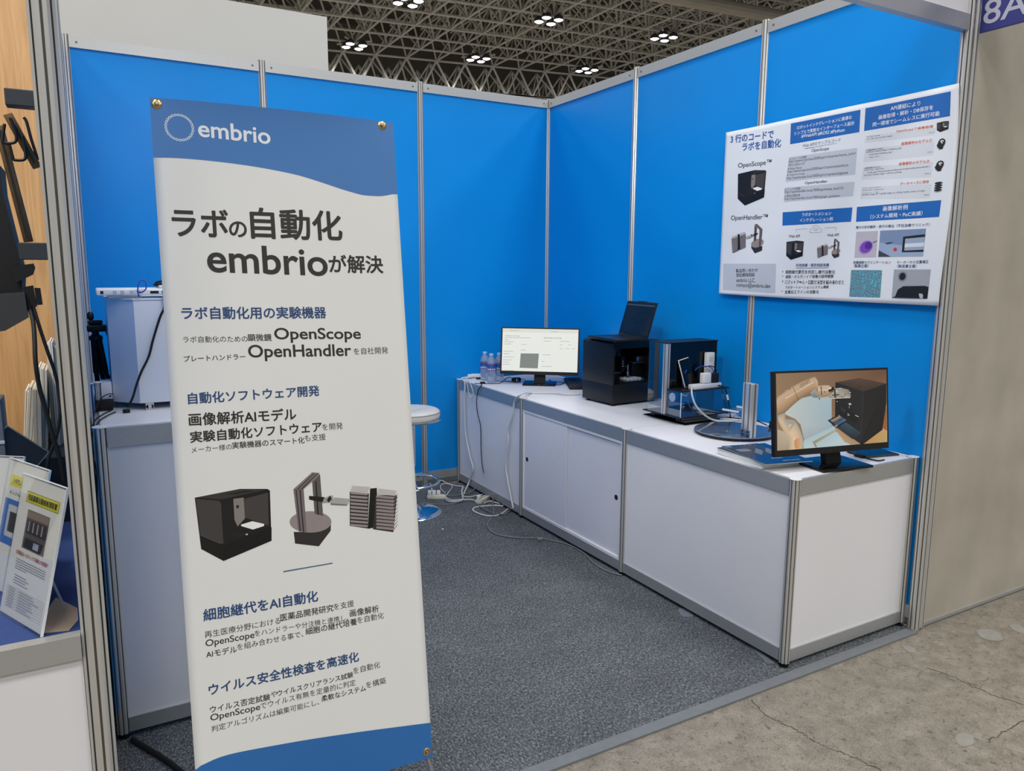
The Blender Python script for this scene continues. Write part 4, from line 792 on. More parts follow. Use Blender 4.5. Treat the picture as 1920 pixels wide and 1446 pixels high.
# ------------------------------------------------------------------ X-stand banner
BO = Vector((-2.816, -2.97, 0.169)); BA = Vector((0.6, -0.01, -0.002)); BB = Vector((0.016, 0.258, 1.73))
BW, BH = 0.6, BB.length
b1 = BA.normalized(); b2 = BB.normalized(); b3 = b1.cross(b2).normalized()
def bmap(u, v, h):
    bow = 0.012*math.sin(math.pi*max(0, min(1, u/BW)))*math.exp(-max(0.0, BH-v)/0.07)
    low = 0.006*math.sin(math.pi*max(0, min(1, u/BW)))*math.exp(-max(0.0, v)/0.10)
    return BO+b1*u+b2*v+b3*(h+bow-low)
ban = thing('banner_stand', 'tall white and blue banner on a folding stand with brass eyelets', 'banner', (-2.5, -2.86, 0))
mb = MB()
NU, NV = 30, 140
grid_patch(mb, bmap, [(0, 0), (BW, 0), (BW, BH), (0, BH)], NU, NV, 0.0)
sheet = mb.build('banner_sheet', VIN, ban, smooth=60, world=True)
md = sheet.modifiers.new('thickness', 'SOLIDIFY'); md.thickness = 0.0006; md.offset = -1
def spline(pts, n=6):
    Q = []
    for i in range(len(pts)-1):
        p0 = Vector(pts[max(0, i-1)]); p1 = Vector(pts[i]); p2 = Vector(pts[i+1]); p3 = Vector(pts[min(len(pts)-1, i+2)])
        for k in range(n):
            t = k/n
            Q.append(0.5*((2*p1)+(p2-p0)*t+(2*p0-5*p1+4*p2-p3)*t*t+(3*p1-p0-3*p2+p3)*t**3))
    Q.append(Vector(pts[-1]))
    return Q
def band(curve, v_edge, name, m):
    Q = spline(curve)
    Q[0].x = 0.0; Q[-1].x = BW
    P = []; rows = 40
    for j in range(rows+1):
        for q in Q:
            P.append(bmap(max(0, min(BW, q.x)), q.y+(v_edge-q.y)*j/rows, 0.00025))
    n = len(Q)
    F = [(j*n+i, j*n+i+1, (j+1)*n+i+1, (j+1)*n+i) if v_edge > 1 else (j*n+i, (j+1)*n+i, (j+1)*n+i+1, j*n+i+1) for j in range(rows) for i in range(n-1)]
    mb = MB().add(P, F)
    return mb.build(name, m, sheet, smooth=60, world=True)
band(BAN_WAVE_TOP, BH, 'printed_header', VBLUE)
band(BAN_WAVE_LOW, 0.0, 'printed_footer', VBLUE2)
lettering('logo_lettering', BAN_LOGO, bmap, INKW, sheet, 0.0006)
lettering('headline_lettering', BAN_HEAD, bmap, INK, sheet)
for it in BAN_BLUE: lettering('heading_lettering', [it], bmap, INKB, sheet)
for its in (BAN_BODY1, BAN_BODY2, BAN_BODY3, BAN_BODY4): lettering('body_lettering', its, bmap, INK, sheet)
cx, cy, rr = BAN_RING
rr *= 0.97
mb = MB()
for ph in (0, math.pi):                                   # two strands twisting round a circle
    P = []; N = 240; K = 13
    for sgn in (-1, 1):
        for k in range(N):
            a = 2*math.pi*k/N
            q = rr+0.0022*math.sin(K*a+ph)+sgn*0.0008
            P.append(bmap(cx+q*math.cos(a), cy+q*math.sin(a), 0.0006))
    mb.add(P, [(k, (k+1) % N, N+(k+1) % N, N+k) for k in range(N)])
mb.build('logo_ring', INKW, sheet, world=True)
picture('product_picture', BAN_SCOPE, bmap, sheet, 0.0003, 0.00004)
picture('product_picture', BAN_HANDLER, bmap, sheet, 0.0003, 0.00004)
picture('product_picture', BAN_STACK, bmap, sheet, 0.0003, 0.00002)
picture('divider_rule', [((43, 84, 130), BAN_RULE)], bmap, sheet)
Mb = Matrix((b1, b2, b3)).transposed()
for (u, v) in BAN_GROM:
    c = bmap(u, v, 0.0)
    g = MB().lathe([(0.0042, -0.001), (0.0105, -0.001), (0.0112, 0.0008), (0.0088, 0.0024), (0.0062, 0.0024), (0.0045, 0.0008)], c, 24, Mb).build('grommet', BRASS, ban, 40, world=True)
    MB().lathe([(0.0036, -0.004), (0.0036, 0.004), (0.0024, 0.0056), (0.0006, 0.006)], c, 14, Mb).build('peg', STEEL, g, 40, world=True)
hub = bmap(BW/2, BH*0.46, -0.075)
MB().lathe([(0.022, -0.02), (0.03, -0.012), (0.03, 0.012), (0.022, 0.02)], hub, 20, Mb).build('hub', MATTEB, ban, 40, world=True)
for (u, v) in BAN_GROM:
    MB().tube([hub, hub.lerp(bmap(u, v, -0.03), 0.6), bmap(u, v, -0.005)], 0.005, 8).build('arm', DGREY, ban, 50, world=True)
for (u, v), tip in zip(BAN_GROM[2:], (Vector((-2.196, -3.02, 0.006)), Vector((-2.84, -3.01, 0.006)))):
    lg = MB().rod(bmap(u, v, -0.012), tip, 0.0055, 10).build('leg', mat('grey_leg_tube', (150, 152, 158), 0.35, 0.6, noise=0.04, nscale=40), ban, 50, world=True)
    MB().lathe([(0.009, -0.0052), (0.009, 0.006), (0.006, 0.014)], tip, 12).build('rubber_foot', RUB, lg, world=True)
bt = Vector((-2.5, -2.33, 0.0115))
lg = MB().rod(hub, bt, 0.0065, 10).build('leg', DGREY, ban, 50, world=True)
MB().lathe([(0.009, -0.0062), (0.009, 0.006), (0.006, 0.014)], bt, 12).build('rubber_foot', RUB, lg, world=True)

# ------------------------------------------------------------------ poster on the side wall
PW, PH = 1.198, 0.835
def pmap(u, v, h):
    a = u/PW; b = v/PH
    d = 0.006+0.0018*math.sin(9*a+3*b)+0.0012*math.sin(21*a-5*b)
    if a > 0.86: d += 0.012*((a-0.86)/0.14)**2*(0.5+0.5*math.sin(6*b+0.3))
    return Vector((-0.0285-d-h, -1.777-u-0.012*math.sin(math.pi*b)*max(0, (a-0.8)/0.2), 1.371+v+(0.012*(1-a) if b < 0.02 else 0)-(0.004*math.sin(math.pi*a) if b < 0.1 else 0)))
poster = thing('wall_poster', 'large white and blue paper poster taped on the side wall panels', 'poster', (-0.03, -2.35, 1.37))
mb = MB()
grid_patch(mb, pmap, [(0, 0), (PW, 0), (PW, PH), (0, PH)], 72, 40, 0.0)
psheet = mb.build('poster_sheet', PPAPER, poster, smooth=60, world=True)
md = psheet.modifiers.new('thickness', 'SOLIDIFY'); md.thickness = 0.0004; md.offset = -1
for q in POS_HEADERS:
    mb = MB(); grid_patch(mb, pmap, q, 36, 10, 0.0003); mb.build('printed_header', PBLUE, psheet, smooth=60, world=True)
for q in POS_GREY:
    mb = MB(); grid_patch(mb, pmap, q, 36, 14, 0.0003); mb.build('printed_code_box', PGREY, psheet, smooth=60, world=True)
for q in POS_PALE:
    mb = MB(); grid_patch(mb, pmap, q, 36, 10, 0.0003); mb.build('printed_code_box', PPALE, psheet, smooth=60, world=True)
for a, b in ((0, 3), (3, 6), (6, 8), (8, 10)): lettering('header_lettering', POS_WHITE[a:b], pmap, INKW, psheet, 0.0007)
lettering('title_lettering', POS_NAVY[:2], pmap, mat('ink_title_blue', (36, 84, 156), 0.5, noise=0.03, nscale=30), psheet, 0.0006)
for it in POS_NAVY[2:]: lettering('caption_lettering', [it], pmap, INKB, psheet, 0.0006)
lettering('body_lettering', POS_BLACK, pmap, INK, psheet, 0.0006)
lettering('code_lettering', POS_CODE, pmap, INK, psheet, 0.0006)
lettering('orange_lettering', POS_ORANGE, pmap, INKO, psheet, 0.0006)
for q in POS_LINES: picture('divider_rule', [((60, 90, 140), q)], pmap, psheet)
def in_rect(polys, src, dst):
    xs = [p[0] for c, P in polys for p in P]; ys = [p[1] for c, P in polys for p in P]
    x0, x1, y0, y1 = src or (min(xs), max(xs), min(ys), max(ys))
    fx = lambda p: (dst[0]+(p[0]-x0)/(x1-x0)*(dst[2]-dst[0]), dst[1]+(p[1]-y0)/(y1-y0)*(dst[3]-dst[1]))
    return [(c, [fx(p) for p in P]) for c, P in polys]
I = POS_ICONS
for k in ('scope', 'scope2', 'scope3'): picture('product_picture', in_rect(BAN_SCOPE, None, I[k]), pmap, psheet, 0.001, 0.00005)
mir = [(c, [(-p[0], p[1]) for p in P]) for c, P in BAN_HANDLER+BAN_STACK]
for k in ('handler', 'handler2'): picture('product_picture', in_rect(mir, None, I[k]), pmap, psheet, 0.001, 0.00002)
headp = [(0.30, 0.0), (0.72, 0.0), (0.76, 0.22), (0.92, 0.45), (0.97, 0.70), (0.86, 0.90), (0.62, 1.0), (0.36, 0.94), (0.20, 0.76), (0.16, 0.58), (0.02, 0.38), (0.12, 0.33), (0.13, 0.16), (0.30, 0.14)]
brain = [(0.34, 0.70), (0.5, 0.84), (0.70, 0.84), (0.82, 0.70), (0.74, 0.66), (0.66, 0.74), (0.58, 0.66), (0.70, 0.56), (0.62, 0.50), (0.50, 0.60), (0.46, 0.72)]
for k in ('head', 'head2'): picture('head_icon', in_rect([(24, headp), (215, brain)], (0, 1, 0, 1), I[k]), pmap, psheet, 0.001, 0.0002)
dbp = []
for k in range(4):
    y = 0.78-0.25*k
    dbp.append((30, [(0.5-0.5*math.cos(t), y+0.10*math.sin(t)) for t in [math.pi*i/10 for i in range(11)]]+[(1, y-0.08)]+[(0.5+0.5*math.cos(t), y-0.08-0.10*math.sin(t)) for t in [math.pi*i/10 for i in range(1, 10)]]+[(0, y-0.08)]))
    dbp.append((215, [(0.0, y-0.10), (0.5, y-0.20), (1.0, y-0.10), (1.0, y-0.14), (0.5, y-0.24), (0.0, y-0.14)]))
picture('database_icon', in_rect(dbp, (0, 1, -0.1, 0.9), I['db']), pmap, psheet, 0.001, 0.0001)
c0 = I['cloud']
def cl(x, y): return (c0[0]+x*(c0[2]-c0[0]), c0[1]+y*(c0[3]-c0[1]))
outl = [cl(*p) for p in ((0.12, 0.05), (0.88, 0.05), (1.0, 0.25), (0.95, 0.48), (0.80, 0.55), (0.72, 0.85), (0.48, 1.0), (0.26, 0.85), (0.20, 0.58), (0.04, 0.48), (0.0, 0.22))]
mb = MB()
def stroke(pts, closed=False, w=0.0012):
    n = len(pts)
    for i in range(n if closed else n-1):
        a = Vector(pts[i]); b = Vector(pts[(i+1) % n]); d = (b-a).normalized(); q = Vector((-d.y, d.x))*w/2; a = a-d*w/2; b = b+d*w/2
        mb.add([pmap(*(a-q), 0.001), pmap(*(b-q), 0.001), pmap(*(b+q), 0.001), pmap(*(a+q), 0.001)], [(0, 1, 2, 3)])
stroke([(p.x, p.y) for p in spline([outl[-1]]+outl+[outl[0]], 4)])
stroke([cl(0.38, 0.32), cl(0.62, 0.32), cl(0.62, 0.62), cl(0.38, 0.62)], True)
stroke([cl(-0.25, 0.60), cl(-1.25, 0.60), cl(-1.25, 0.1)]); stroke([cl(1.25, 0.60), cl(2.15, 0.60), cl(2.15, 0.1)])
mb.build('cloud_icon', mat('ink_grey_line', (110, 116, 130), 0.5, noise=0.03, nscale=30), psheet, world=True)
def frac(q, pts): return [(q[0]+x*(q[2]-q[0]), q[1]+y*(q[3]-q[1])) for x, y in pts]
def ell(x, y, a, b, n=20, rot=0.0): return [(x+a*math.cos(t)*math.cos(rot)-b*math.sin(t)*math.sin(rot), y+a*math.cos(t)*math.sin(rot)+b*math.sin(t)*math.cos(rot)) for t in [2*math.pi*k/n for k in range(n)]]
SQ = [(0, 0), (1, 0), (1, 1), (0, 1)]
q1, q2, q3, q4 = POS_PHOTOS
picture('cell_photo', [((182, 178, 188), frac(q1, SQ)), ((170, 140, 200), frac(q1, ell(.5, .38, .34, .27, 20, .35))), ((120, 70, 175), frac(q1, ell(.52, .39, .29, .22, 20, .35))), ((80, 40, 145), frac(q1, ell(.62, .45, .17, .14, 16, .35))), ((120, 110, 140), frac(q1, [(.82, .52), (1, .60), (1, .64), (.80, .58)]))], pmap, psheet, 0.0008, 0.00012)
picture('pipette_photo', [((120, 140, 172), frac(q2, SQ)), ((150, 168, 196), frac(q2, [(0, 0), (1, 0), (1, .3), (0, .55)])), ((60, 66, 78), frac(q2, [(0, 0), (.3, 0), (0, .25)])), ((24, 28, 34), frac(q2, [(.53, .16), (1, .16), (1, .80), (.53, .74)])), ((150, 165, 185), frac(q2, [(.58, .22), (1, .24), (1, .70), (.58, .66)])), ((205, 215, 228), frac(q2, [(.58, .34), (1, .36), (1, .50), (.58, .48)])), ((52, 60, 74), frac(q2, [(.13, .50), (.22, .54), (.32, .56), (.28, .50), (.2, .47)])), ((205, 45, 50), frac(q2, ell(.38, .27, .04, .07, 14)))], pmap, psheet, 0.0008, 0.0001)
mb = MB()
grid_patch(mb, pmap, frac(q3, SQ), 8, 8, 0.0008)
cm = bpy.data.materials.new('ink_cell_outlines'); cm.use_nodes = True
nt = cm.node_tree
tc = nt.nodes.new('ShaderNodeTexCoord'); vo = nt.nodes.new('ShaderNodeTexVoronoi'); vo.feature = 'DISTANCE_TO_EDGE'; vo.inputs['Scale'].default_value = 95
rp = nt.nodes.new('ShaderNodeValToRGB'); rp.color_ramp.elements[0].position = 0.03; rp.color_ramp.elements[0].color = lin((70, 190, 205)); rp.color_ramp.elements[1].position = 0.09; rp.color_ramp.elements[1].color = lin((104, 116, 134))
nt.links.new(tc.outputs['Object'], vo.inputs['Vector']); nt.links.new(vo.outputs['Distance'], rp.inputs[0]); nt.links.new(rp.outputs[0], nt.nodes['Principled BSDF'].inputs['Base Color'])
mb.build('culture_photo', cm, psheet, world=True)
picture('marker_photo', [((158, 162, 172), frac(q4, SQ)), ((128, 126, 142), frac(q4, ell(.25, .75, .125, .18))), ((22, 22, 28), frac(q4, ell(.25, .75, .085, .13))), ((20, 20, 24), frac(q4, [(.0, 0), (1, 0), (1, .40), (.9, .44), (.3, .42), (.16, .30), (.1, .05)])), ((178, 178, 180), frac(q4, [(.30, 0), (.48, 0), (.48, .12), (.44, .17), (.34, .17), (.30, .12)])), ((178, 178, 180), frac(q4, [(.70, 0), (.88, 0), (.88, .12), (.84, .17), (.74, .17), (.70, .12)]))], pmap, psheet, 0.0008, 0.0004)

# hall number sign sticking out into the aisle beside the end post
sign = thing('hall_number_sign', 'purple hall number sign with white characters beside the end post', 'sign', (0.055, -3.2, 2.395))
MB().rbox((-0.006, -0.45, 0.0), (0.006, 0.222, 0.36), 0.002).build('sign_board', mat('sign_purple', (70, 74, 152), 0.4, noise=0.03, nscale=8), sign)
mb = MB(); put_text(mb, ('8A-', 1, 2.992, 2.42, 3.185, 2.507), lambda u, v, h: Vector((0.055-0.0062-h, -u, v)), 0.0008, False)
mb.build('sign_lettering', mat('ink_lavender', (214, 216, 236), 0.45, noise=0.01, nscale=20), sign, world=True)
# ------------------------------------------------------------------ helpers for table-top things
def cable(name, pts, r, m, label, cat='cable', n=8, group=None, sub=6):
    o = MB().tube(pts, r, n, True, sub).build(name, m, smooth=60, world=True)
    return tag(o, label, cat, group)
ZC = HC+0.0005

# ------------------------------------------------------------------ monitors
def monitor(label, P0, A, B, bz, base, base_rot, base_d, neck_w, dep=0.022):
    P0 = Vector(P0); A = Vector(A); B = Vector(B)
    w, h = A.length, B.length
    e1 = A.normalized(); e3 = e1.cross(B).normalized(); e2 = e3.cross(e1)
    def mp(u, v, q): return P0+e1*u+e2*v+e3*q
    t = thing('monitor', label, 'monitor', (base[0], base[1], ZC))
    l, r_, tp, bt = bz
    M = Matrix((e1, e2, e3)).transposed().to_4x4(); M.translation = P0
    MB().rbox((0, 0, -dep), (w, h, -0.004), 0.003, M).build('rear_shell', MATTEB, t, 40, world=True)
    MB().rbox((w*.25, h*.2, -dep-0.025), (w*.75, h*.75, -dep+0.002), 0.012, M).build('rear_housing', MATTEB, t, 40, world=True)
    fr = MB()
    fr.box((0, 0, -0.006), (w, bt, 0.0), M); fr.box((0, h-tp, -0.006), (w, h, 0.0), M)
    fr.box((0, bt, -0.006), (l, h-tp, 0.0), M); fr.box((w-r_, bt, -0.006), (w, h-tp, 0.0), M)
    fr.build('bezel', mat('monitor_bezel', (22, 22, 23), 0.35, noise=0.05, nscale=30), t, world=True)
    # stand
    Q = Matrix.Translation((base[0], base[1], ZC)) @ Matrix.Rotation(base_rot, 4, 'Z')
    bx, by = base_d
    MB().rbox((-bx/2, -by/2, 0.0), (bx/2, by/2, 0.011), 0.003, Q).build('base_plate', GLOSSB, t, 40, world=True)
    c = mp(w/2, h*0.4, -dep-0.02)
    nk = MB()
    b0 = Vector((base[0], base[1], ZC+0.01)); 
    d = Vector((c.x-b0.x, c.y-b0.y, 0))
    nk.prism([(-neck_w/2, -0.014), (neck_w/2, -0.014), (neck_w/2, 0.014), (-neck_w/2, 0.014)], lambda x, y, q: b0+Vector((math.cos(base_rot)*x-math.sin(base_rot)*y, math.sin(base_rot)*x+math.cos(base_rot)*y, 0))+d*q+Vector((0, 0, (c.z-b0.z)*q)), 0.0, 1.0)
    nk.build('neck', MATTEB, t, world=True)
    return t, mp, w, h
# far monitor: a bright control page
t, mp, w, h = monitor('black monitor with a bright white page, beside the water bottles', (-0.5883, -0.3611, 0.8148), (0.4267, -0.3062, -0.0039), (0.034, 0.0379, 0.3101), (0.010, 0.010, 0.009, 0.022), (-0.352, -0.487), R(-35.6), (0.22, 0.17), 0.075)
SCRW = (250, 252, 246)
scr = [(SCRW, [(0.010, 0.022), (w-0.010, 0.022), (w-0.010, h-0.009), (0.010, h-0.009)]), ((236, 240, 228), [(0.010, h-0.034), (w-0.010, h-0.034), (w-0.010, h-0.009), (0.010, h-0.009)])]
def sx(x, y): return ((x-485)/1150*w, h*(1-(y-118-(x-485)*0.02)/700))
scr.append(((140, 144, 140), [sx(772, 728), sx(1038, 735), sx(1048, 515), sx(782, 512)]))
for x, y, L in ((540, 280, 380), (540, 312, 60), (535, 340, 140), (540, 372, 95), (790, 378, 75), (780, 462, 75), (530, 482, 140), (530, 518, 90), (530, 566, 150), (525, 610, 130), (525, 642, 90), (520, 676, 110), (1115, 328, 105), (1350, 333, 140), (1350, 383, 40), (1470, 385, 40), (1345, 440, 40), (1430, 440, 60), (1530, 440, 40), (1100, 533, 120), (1095, 630, 40), (1095, 705, 150), (610, 172, 140), (1210, 188, 110), (520, 768, 160)):
    scr.append(((196, 200, 192), [sx(x, y+5), sx(x+L, y+5), sx(x+L, y-3), sx(x, y-3)]))
sc1 = picture('screen', scr, mp, t, 0.0004, 0.00006, emit=True)
mb = MB()
a = sx(545, 262); b = sx(755, 245); put_text(mb, ('OpenScope Control App', 1, a[0], a[1], b[0], b[1]), mp, 0.0025, False)
a = sx(1112, 294); b = sx(1375, 275); put_text(mb, ('OpenHandler Control App', 1, a[0], a[1], b[0], b[1]), mp, 0.0025, False)
mb.build('screen_lettering', ink((120, 122, 118), True), sc1, world=True)
# near monitor: picture of a robot arm loading a black instrument
t, mp, w, h = monitor('black monitor showing a cream robot arm, at the front end of the counters', (-0.7522, -2.833, 0.8114), (0.5527, -0.0871, -0.0073), (-0.0093, 0.0425, 0.3194), (0.010, 0.008, 0.008, 0.024), (-0.435, -2.838), R(-9), (0.245, 0.185), 0.075)
r4 = MON2_RECT
fix = lambda p: ((p[0]-r4[0][0])/(r4[2][0]-r4[0][0])*(w-0.018)+0.010, (p[1]-r4[0][1])/(r4[2][1]-r4[0][1])*(h-0.032)+0.024)
clampf = lambda p: (min(w-0.008, max(0.010, fix(p)[0])), min(h-0.008, max(0.024, fix(p)[1])))
mb = MB(); vcol = []
for k, it in enumerate(MON2_POLY):
    hh = 0.0003+0.00004*k
    def put(pts, cols):
        if sum(pts[i][0]*pts[(i+1) % len(pts)][1]-pts[(i+1) % len(pts)][0]*pts[i][1] for i in range(len(pts))) < 0: pts = pts[::-1]; cols = cols[::-1]
        mb.add([mp(u, v, hh) for u, v in pts], [tuple(range(len(pts)))]); vcol.extend(cols)
    if it[0] == 'p':
        put([clampf(p) for p in it[2]] if k else [(0.010, 0.024), (w-0.008, 0.024), (w-0.008, h-0.008), (0.010, h-0.008)], it[1])
    else:
        A_ = [Vector(clampf(p)) for p in it[1]]; B_ = [Vector(clampf(p)) for p in it[2]]
        n = 12 if len(A_) > 3 else 8
        def samp(L, t):
            x = t*(len(L)-1); i = min(int(x), len(L)-2)
            sp = spline([(q.x, q.y) for q in L], 8); return sp[min(len(sp)-1, int(round(t*(len(sp)-1))))]
        def colr(t):
            for (a0, c0), (a1, c1) in zip(it[3], it[3][1:]):
                if t <= a1+1e-9: f = (t-a0)/(a1-a0); return tuple(c0[i]+(c1[i]-c0[i])*f for i in range(3))
        NS = 24
        for i in range(NS):
            a0, a1 = samp(A_, i/NS), samp(A_, (i+1)/NS); b0, b1 = samp(B_, i/NS), samp(B_, (i+1)/NS)
            for j in range(n):
                t0, t1 = j/n, (j+1)/n
                put([tuple(a0.lerp(b0, t0)), tuple(a1.lerp(b1, t0)), tuple(a1.lerp(b1, t1)), tuple(a0.lerp(b0, t1))], [colr(t0), colr(t0), colr(t1), colr(t1)])
IMG = bpy.data.materials.new('screen_image'); IMG.use_nodes = True
nt = IMG.node_tree; bs = nt.nodes['Principled BSDF']
at = nt.nodes.new('ShaderNodeAttribute'); at.attribute_name = 'picture'
nt.links.new(at.outputs['Color'], bs.inputs['Emission Color']); bs.inputs['Emission Strength'].default_value = 0.8
bs.inputs['Base Color'].default_value = (0.01, 0.01, 0.01, 1); bs.inputs['Roughness'].default_value = 0.3
sc2 = mb.build('screen', IMG, t, world=True)
ca = sc2.data.color_attributes.new('picture', 'FLOAT_COLOR', 'POINT')
for i, c in enumerate(vcol): ca.data[i].color = lin(c)
p0, p1 = fix(MON2_TEXT[0]), fix(MON2_TEXT[1])
mb = MB(); ang = math.atan2(p1[1]-p0[1], p1[0]-p0[0]); LT = math.hypot(p1[0]-p0[0], p1[1]-p0[1])
put_text(mb, ('DENSO', 0, 0.0, 0.0, LT, 0.011), lambda u, v, q_: mp(p1[0]-math.cos(ang)*u+math.sin(ang)*(v-0.006), p1[1]-math.sin(ang)*u-math.cos(ang)*(v-0.006), q_), 0.0042, False)
mb.build('screen_lettering', ink((52, 44, 40), True), sc2, world=True)
tag(MB().rbox((-0.012, -0.02, 0), (0.012, 0.02, 0.011), 0.003).tube([(0, 0.02, 0.006), (0.01, 0.06, 0.005), (0.05, 0.09, 0.004)], 0.0025).build('usb_plug', MATTEB, smooth=40), 'small black plug and lead behind the base of the robot-arm monitor', 'plug').location = (-0.2250, -2.8120, 0.7450)

# ------------------------------------------------------------------ water bottles
PET = mat('bottle_water', (215, 228, 240), 0.08, trans=0.75, ior=1.30, noise=0.0)
LABB = mat('bottle_label_blue', (40, 92, 176), 0.4, noise=0.08, nscale=60)
LABR = mat('bottle_label_red', (170, 60, 78), 0.4, noise=0.05, nscale=60)
LABW = mat('bottle_label_white', (222, 226, 232), 0.4, noise=0.1, nscale=120)
BCAP = mat('bottle_cap_pale_blue', (150, 190, 232), 0.4, noise=0.03, nscale=60)
def bottle(label):
    t = thing('water_bottle', label, 'bottle', (0, 0, 0), 0, 'water bottles by the far monitor')
    MB().lathe([(0.024, 0.0), (0.030, 0.003), (0.031, 0.02), (0.0295, 0.035), (0.031, 0.05), (0.0295, 0.065), (0.031, 0.08), (0.031, 0.125), (0.030, 0.138), (0.025, 0.157), (0.016, 0.172), (0.0125, 0.178), (0.0125, 0.184)], (0, 0, 0), 28).build('bottle_body', PET, t, 50)
    MB().lathe([(0.0145, 0.180), (0.0150, 0.182), (0.0150, 0.195), (0.0135, 0.197)], (0, 0, 0), 24).build('cap', BCAP, t, 40)
    def sleeve(z0, z1, r=0.0316):
        mb = MB(); n = 28
        for k in range(n):
            a, b = 2*math.pi*k/n, 2*math.pi*(k+1)/n
            mb.quad((r*math.cos(a), r*math.sin(a), z0), (r*math.cos(b), r*math.sin(b), z0), (r*math.cos(b), r*math.sin(b), z1), (r*math.cos(a), r*math.sin(a), z1))
        return mb
    l = sleeve(0.085, 0.124).build('wrap_label', LABB, t, 60)
    sleeve(0.0815, 0.085).build('label_stripe', LABR, l, 60); sleeve(0.124, 0.1275).build('label_stripe', LABR, l, 60)
    mb = MB()
    for k in range(14):
        a = 2*math.pi*k/14; r = 0.0319
        for d in (-0.09, 0.07):
            hh = 0.010+0.008*((k*7) % 5)/5
            p = [(r*math.cos(a+d+q), r*math.sin(a+d+q), z) for q, z in ((-0.1, 0.0875), (0.1, 0.0875), (0.01, 0.0875+hh))]
            mb.add(p, [(0, 1, 2)])
    mb.build('label_peaks', LABW, l)
    return t
bo = bottle('clear water bottle standing frontmost of the three, nearest the counter edge')
bo.location = (-0.6030, -0.2640, 0.7450)
dup(bo, (-0.5900, -0.1440, 0.7450), 0.9, 'clear water bottle behind the other two, nearest the back wall')
dup(bo, (-0.5310, -0.2450, 0.7450), 2.1, 'clear water bottle half hidden by the edge of the bright monitor')

# keyboard, mouse and clutter behind the far monitor
kb = thing('keyboard', 'black keyboard lying behind the foot of the bright monitor', 'keyboard', (-0.155, -0.62, ZC), R(62))
MB().rbox((-0.21, -0.06, 0), (0.21, 0.06, 0.016), 0.004).build('keyboard_body', MATTEB, kb, 40)
mb = MB()
for r_ in range(5):
    for c_ in range(18):
        x = -0.198+0.0222*c_; y = -0.048+0.0205*r_
        mb.rbox((x, y, 0.0155), (x+0.0185, y+0.0170, 0.0215), 0.0015, seg=1)
mb.build('keycaps', mat('keycap_black', (30, 31, 34), 0.4, noise=0.05, nscale=60), kb)
ms = thing('webcam', 'round black camera lying on the counter beside the bright monitor', 'camera', (-0.4390, -0.3210, 0.7450))
MB().rbox((-0.03, -0.02, 0), (0.03, 0.02, 0.03), 0.009, seg=3).build('camera_body', GLOSSB, ms, 50)
MB().lathe([(0.011, -0.004), (0.011, 0.004), (0.008, 0.006), (0.0, 0.005)], (-0.006, -0.022, 0.017), 18, Matrix.Rotation(R(90), 3, 'X')).build('lens', CHROME, ms, 50)
cable('cable', [(-0.7310, -0.2690, 0.7470), (-0.6640, -0.3180, 0.7470), (-0.5880, -0.3440, 0.7470), (-0.5090, -0.2740, 0.7470), (-0.4800, -0.3040, 0.7470), (-0.4040, -0.2430, 0.7470)], 0.0022, RUB, 'thin black lead from the inline switch to the camera by the bright monitor')
sw = thing('cable_switch', 'black inline cable switch at the far counter edge', 'switch', (-0.6820, -0.2910, 0.7450))
MB().rbox((-0.016, -0.012, 0), (0.016, 0.012, 0.013), 0.005, seg=3).build('switch_body', MATTEB, sw, 50)
cable('cable', [(-0.700, -0.290, 0.752), (-0.7520, -0.4120, 0.7570), (-0.7530, -0.3600, 0.7070), (-0.7530, -0.3400, 0.6250), (-0.7520, -0.3570, 0.5490), (-0.7520, -0.3960, 0.4760), (-0.7520, -0.4030, 0.3330), (-0.7520, -0.4180, 0.2270), (-0.7520, -0.4420, 0.1710)], 0.0028, RUB, 'thin black cable hanging in front of the far white counter')
for k, (pts, lab) in enumerate((([(-0.4760, -0.2140, 0.7480), (-0.3790, -0.1160, 0.7480), (-0.4080, -0.2220, 0.7520), (-0.3380, -0.2710, 0.7500)], 'black lead curled just behind the water bottles'),
                                ([(-0.2030, -0.3700, 0.7500), (-0.2760, -0.5930, 0.7480), (-0.1520, -0.4950, 0.7480), (0.0020, -0.3430, 0.7480), (0.1160, -0.2490, 0.7600)], 'black lead crossing the counter under the bright monitor corner'))):
    cable('cable', pts, 0.0022, RUB, lab)
st_ = thing('power_strip', 'white power strip on the far end of the counter behind the bottles', 'power strip', (-0.6200, 0.0050, 0.7450), R(-20))
MB().rbox((-0.03, -0.022, 0), (0.09, 0.022, 0.026), 0.004).build('strip_body', WPLAST, st_, 40)
MB().rbox((-0.012, -0.008, 0.026), (0.012, 0.008, 0.03), 0.001).build('socket_face', IVORY, st_)
tag(MB().rbox((-0.018, -0.008, 0), (0.018, 0.008, 0.012), 0.004, seg=3).build('usb_stick', MATTEB, smooth=40), 'small black stick lying in front of the far power strip', 'usb stick').location = (-0.6120, -0.0890, 0.7450)
cable('cable', [(-0.6710, -0.0990, 0.7650), (-0.752, -0.11, 0.762), (-0.7570, -0.1700, 0.7390), (-0.7570, -0.1600, 0.6010), (-0.7570, -0.1670, 0.4830), (-0.7570, -0.1830, 0.3740), (-0.7570, -0.2480, 0.2370), (-0.7570, -0.2930, 0.1620), (-0.7570, -0.2260, 0.0510), (-0.8360, -0.3140, 0.0100), (-0.8800, -0.3850, 0.0100)], 0.0055, WCAB, 'thick white cable hanging down the far counter near the back wall')
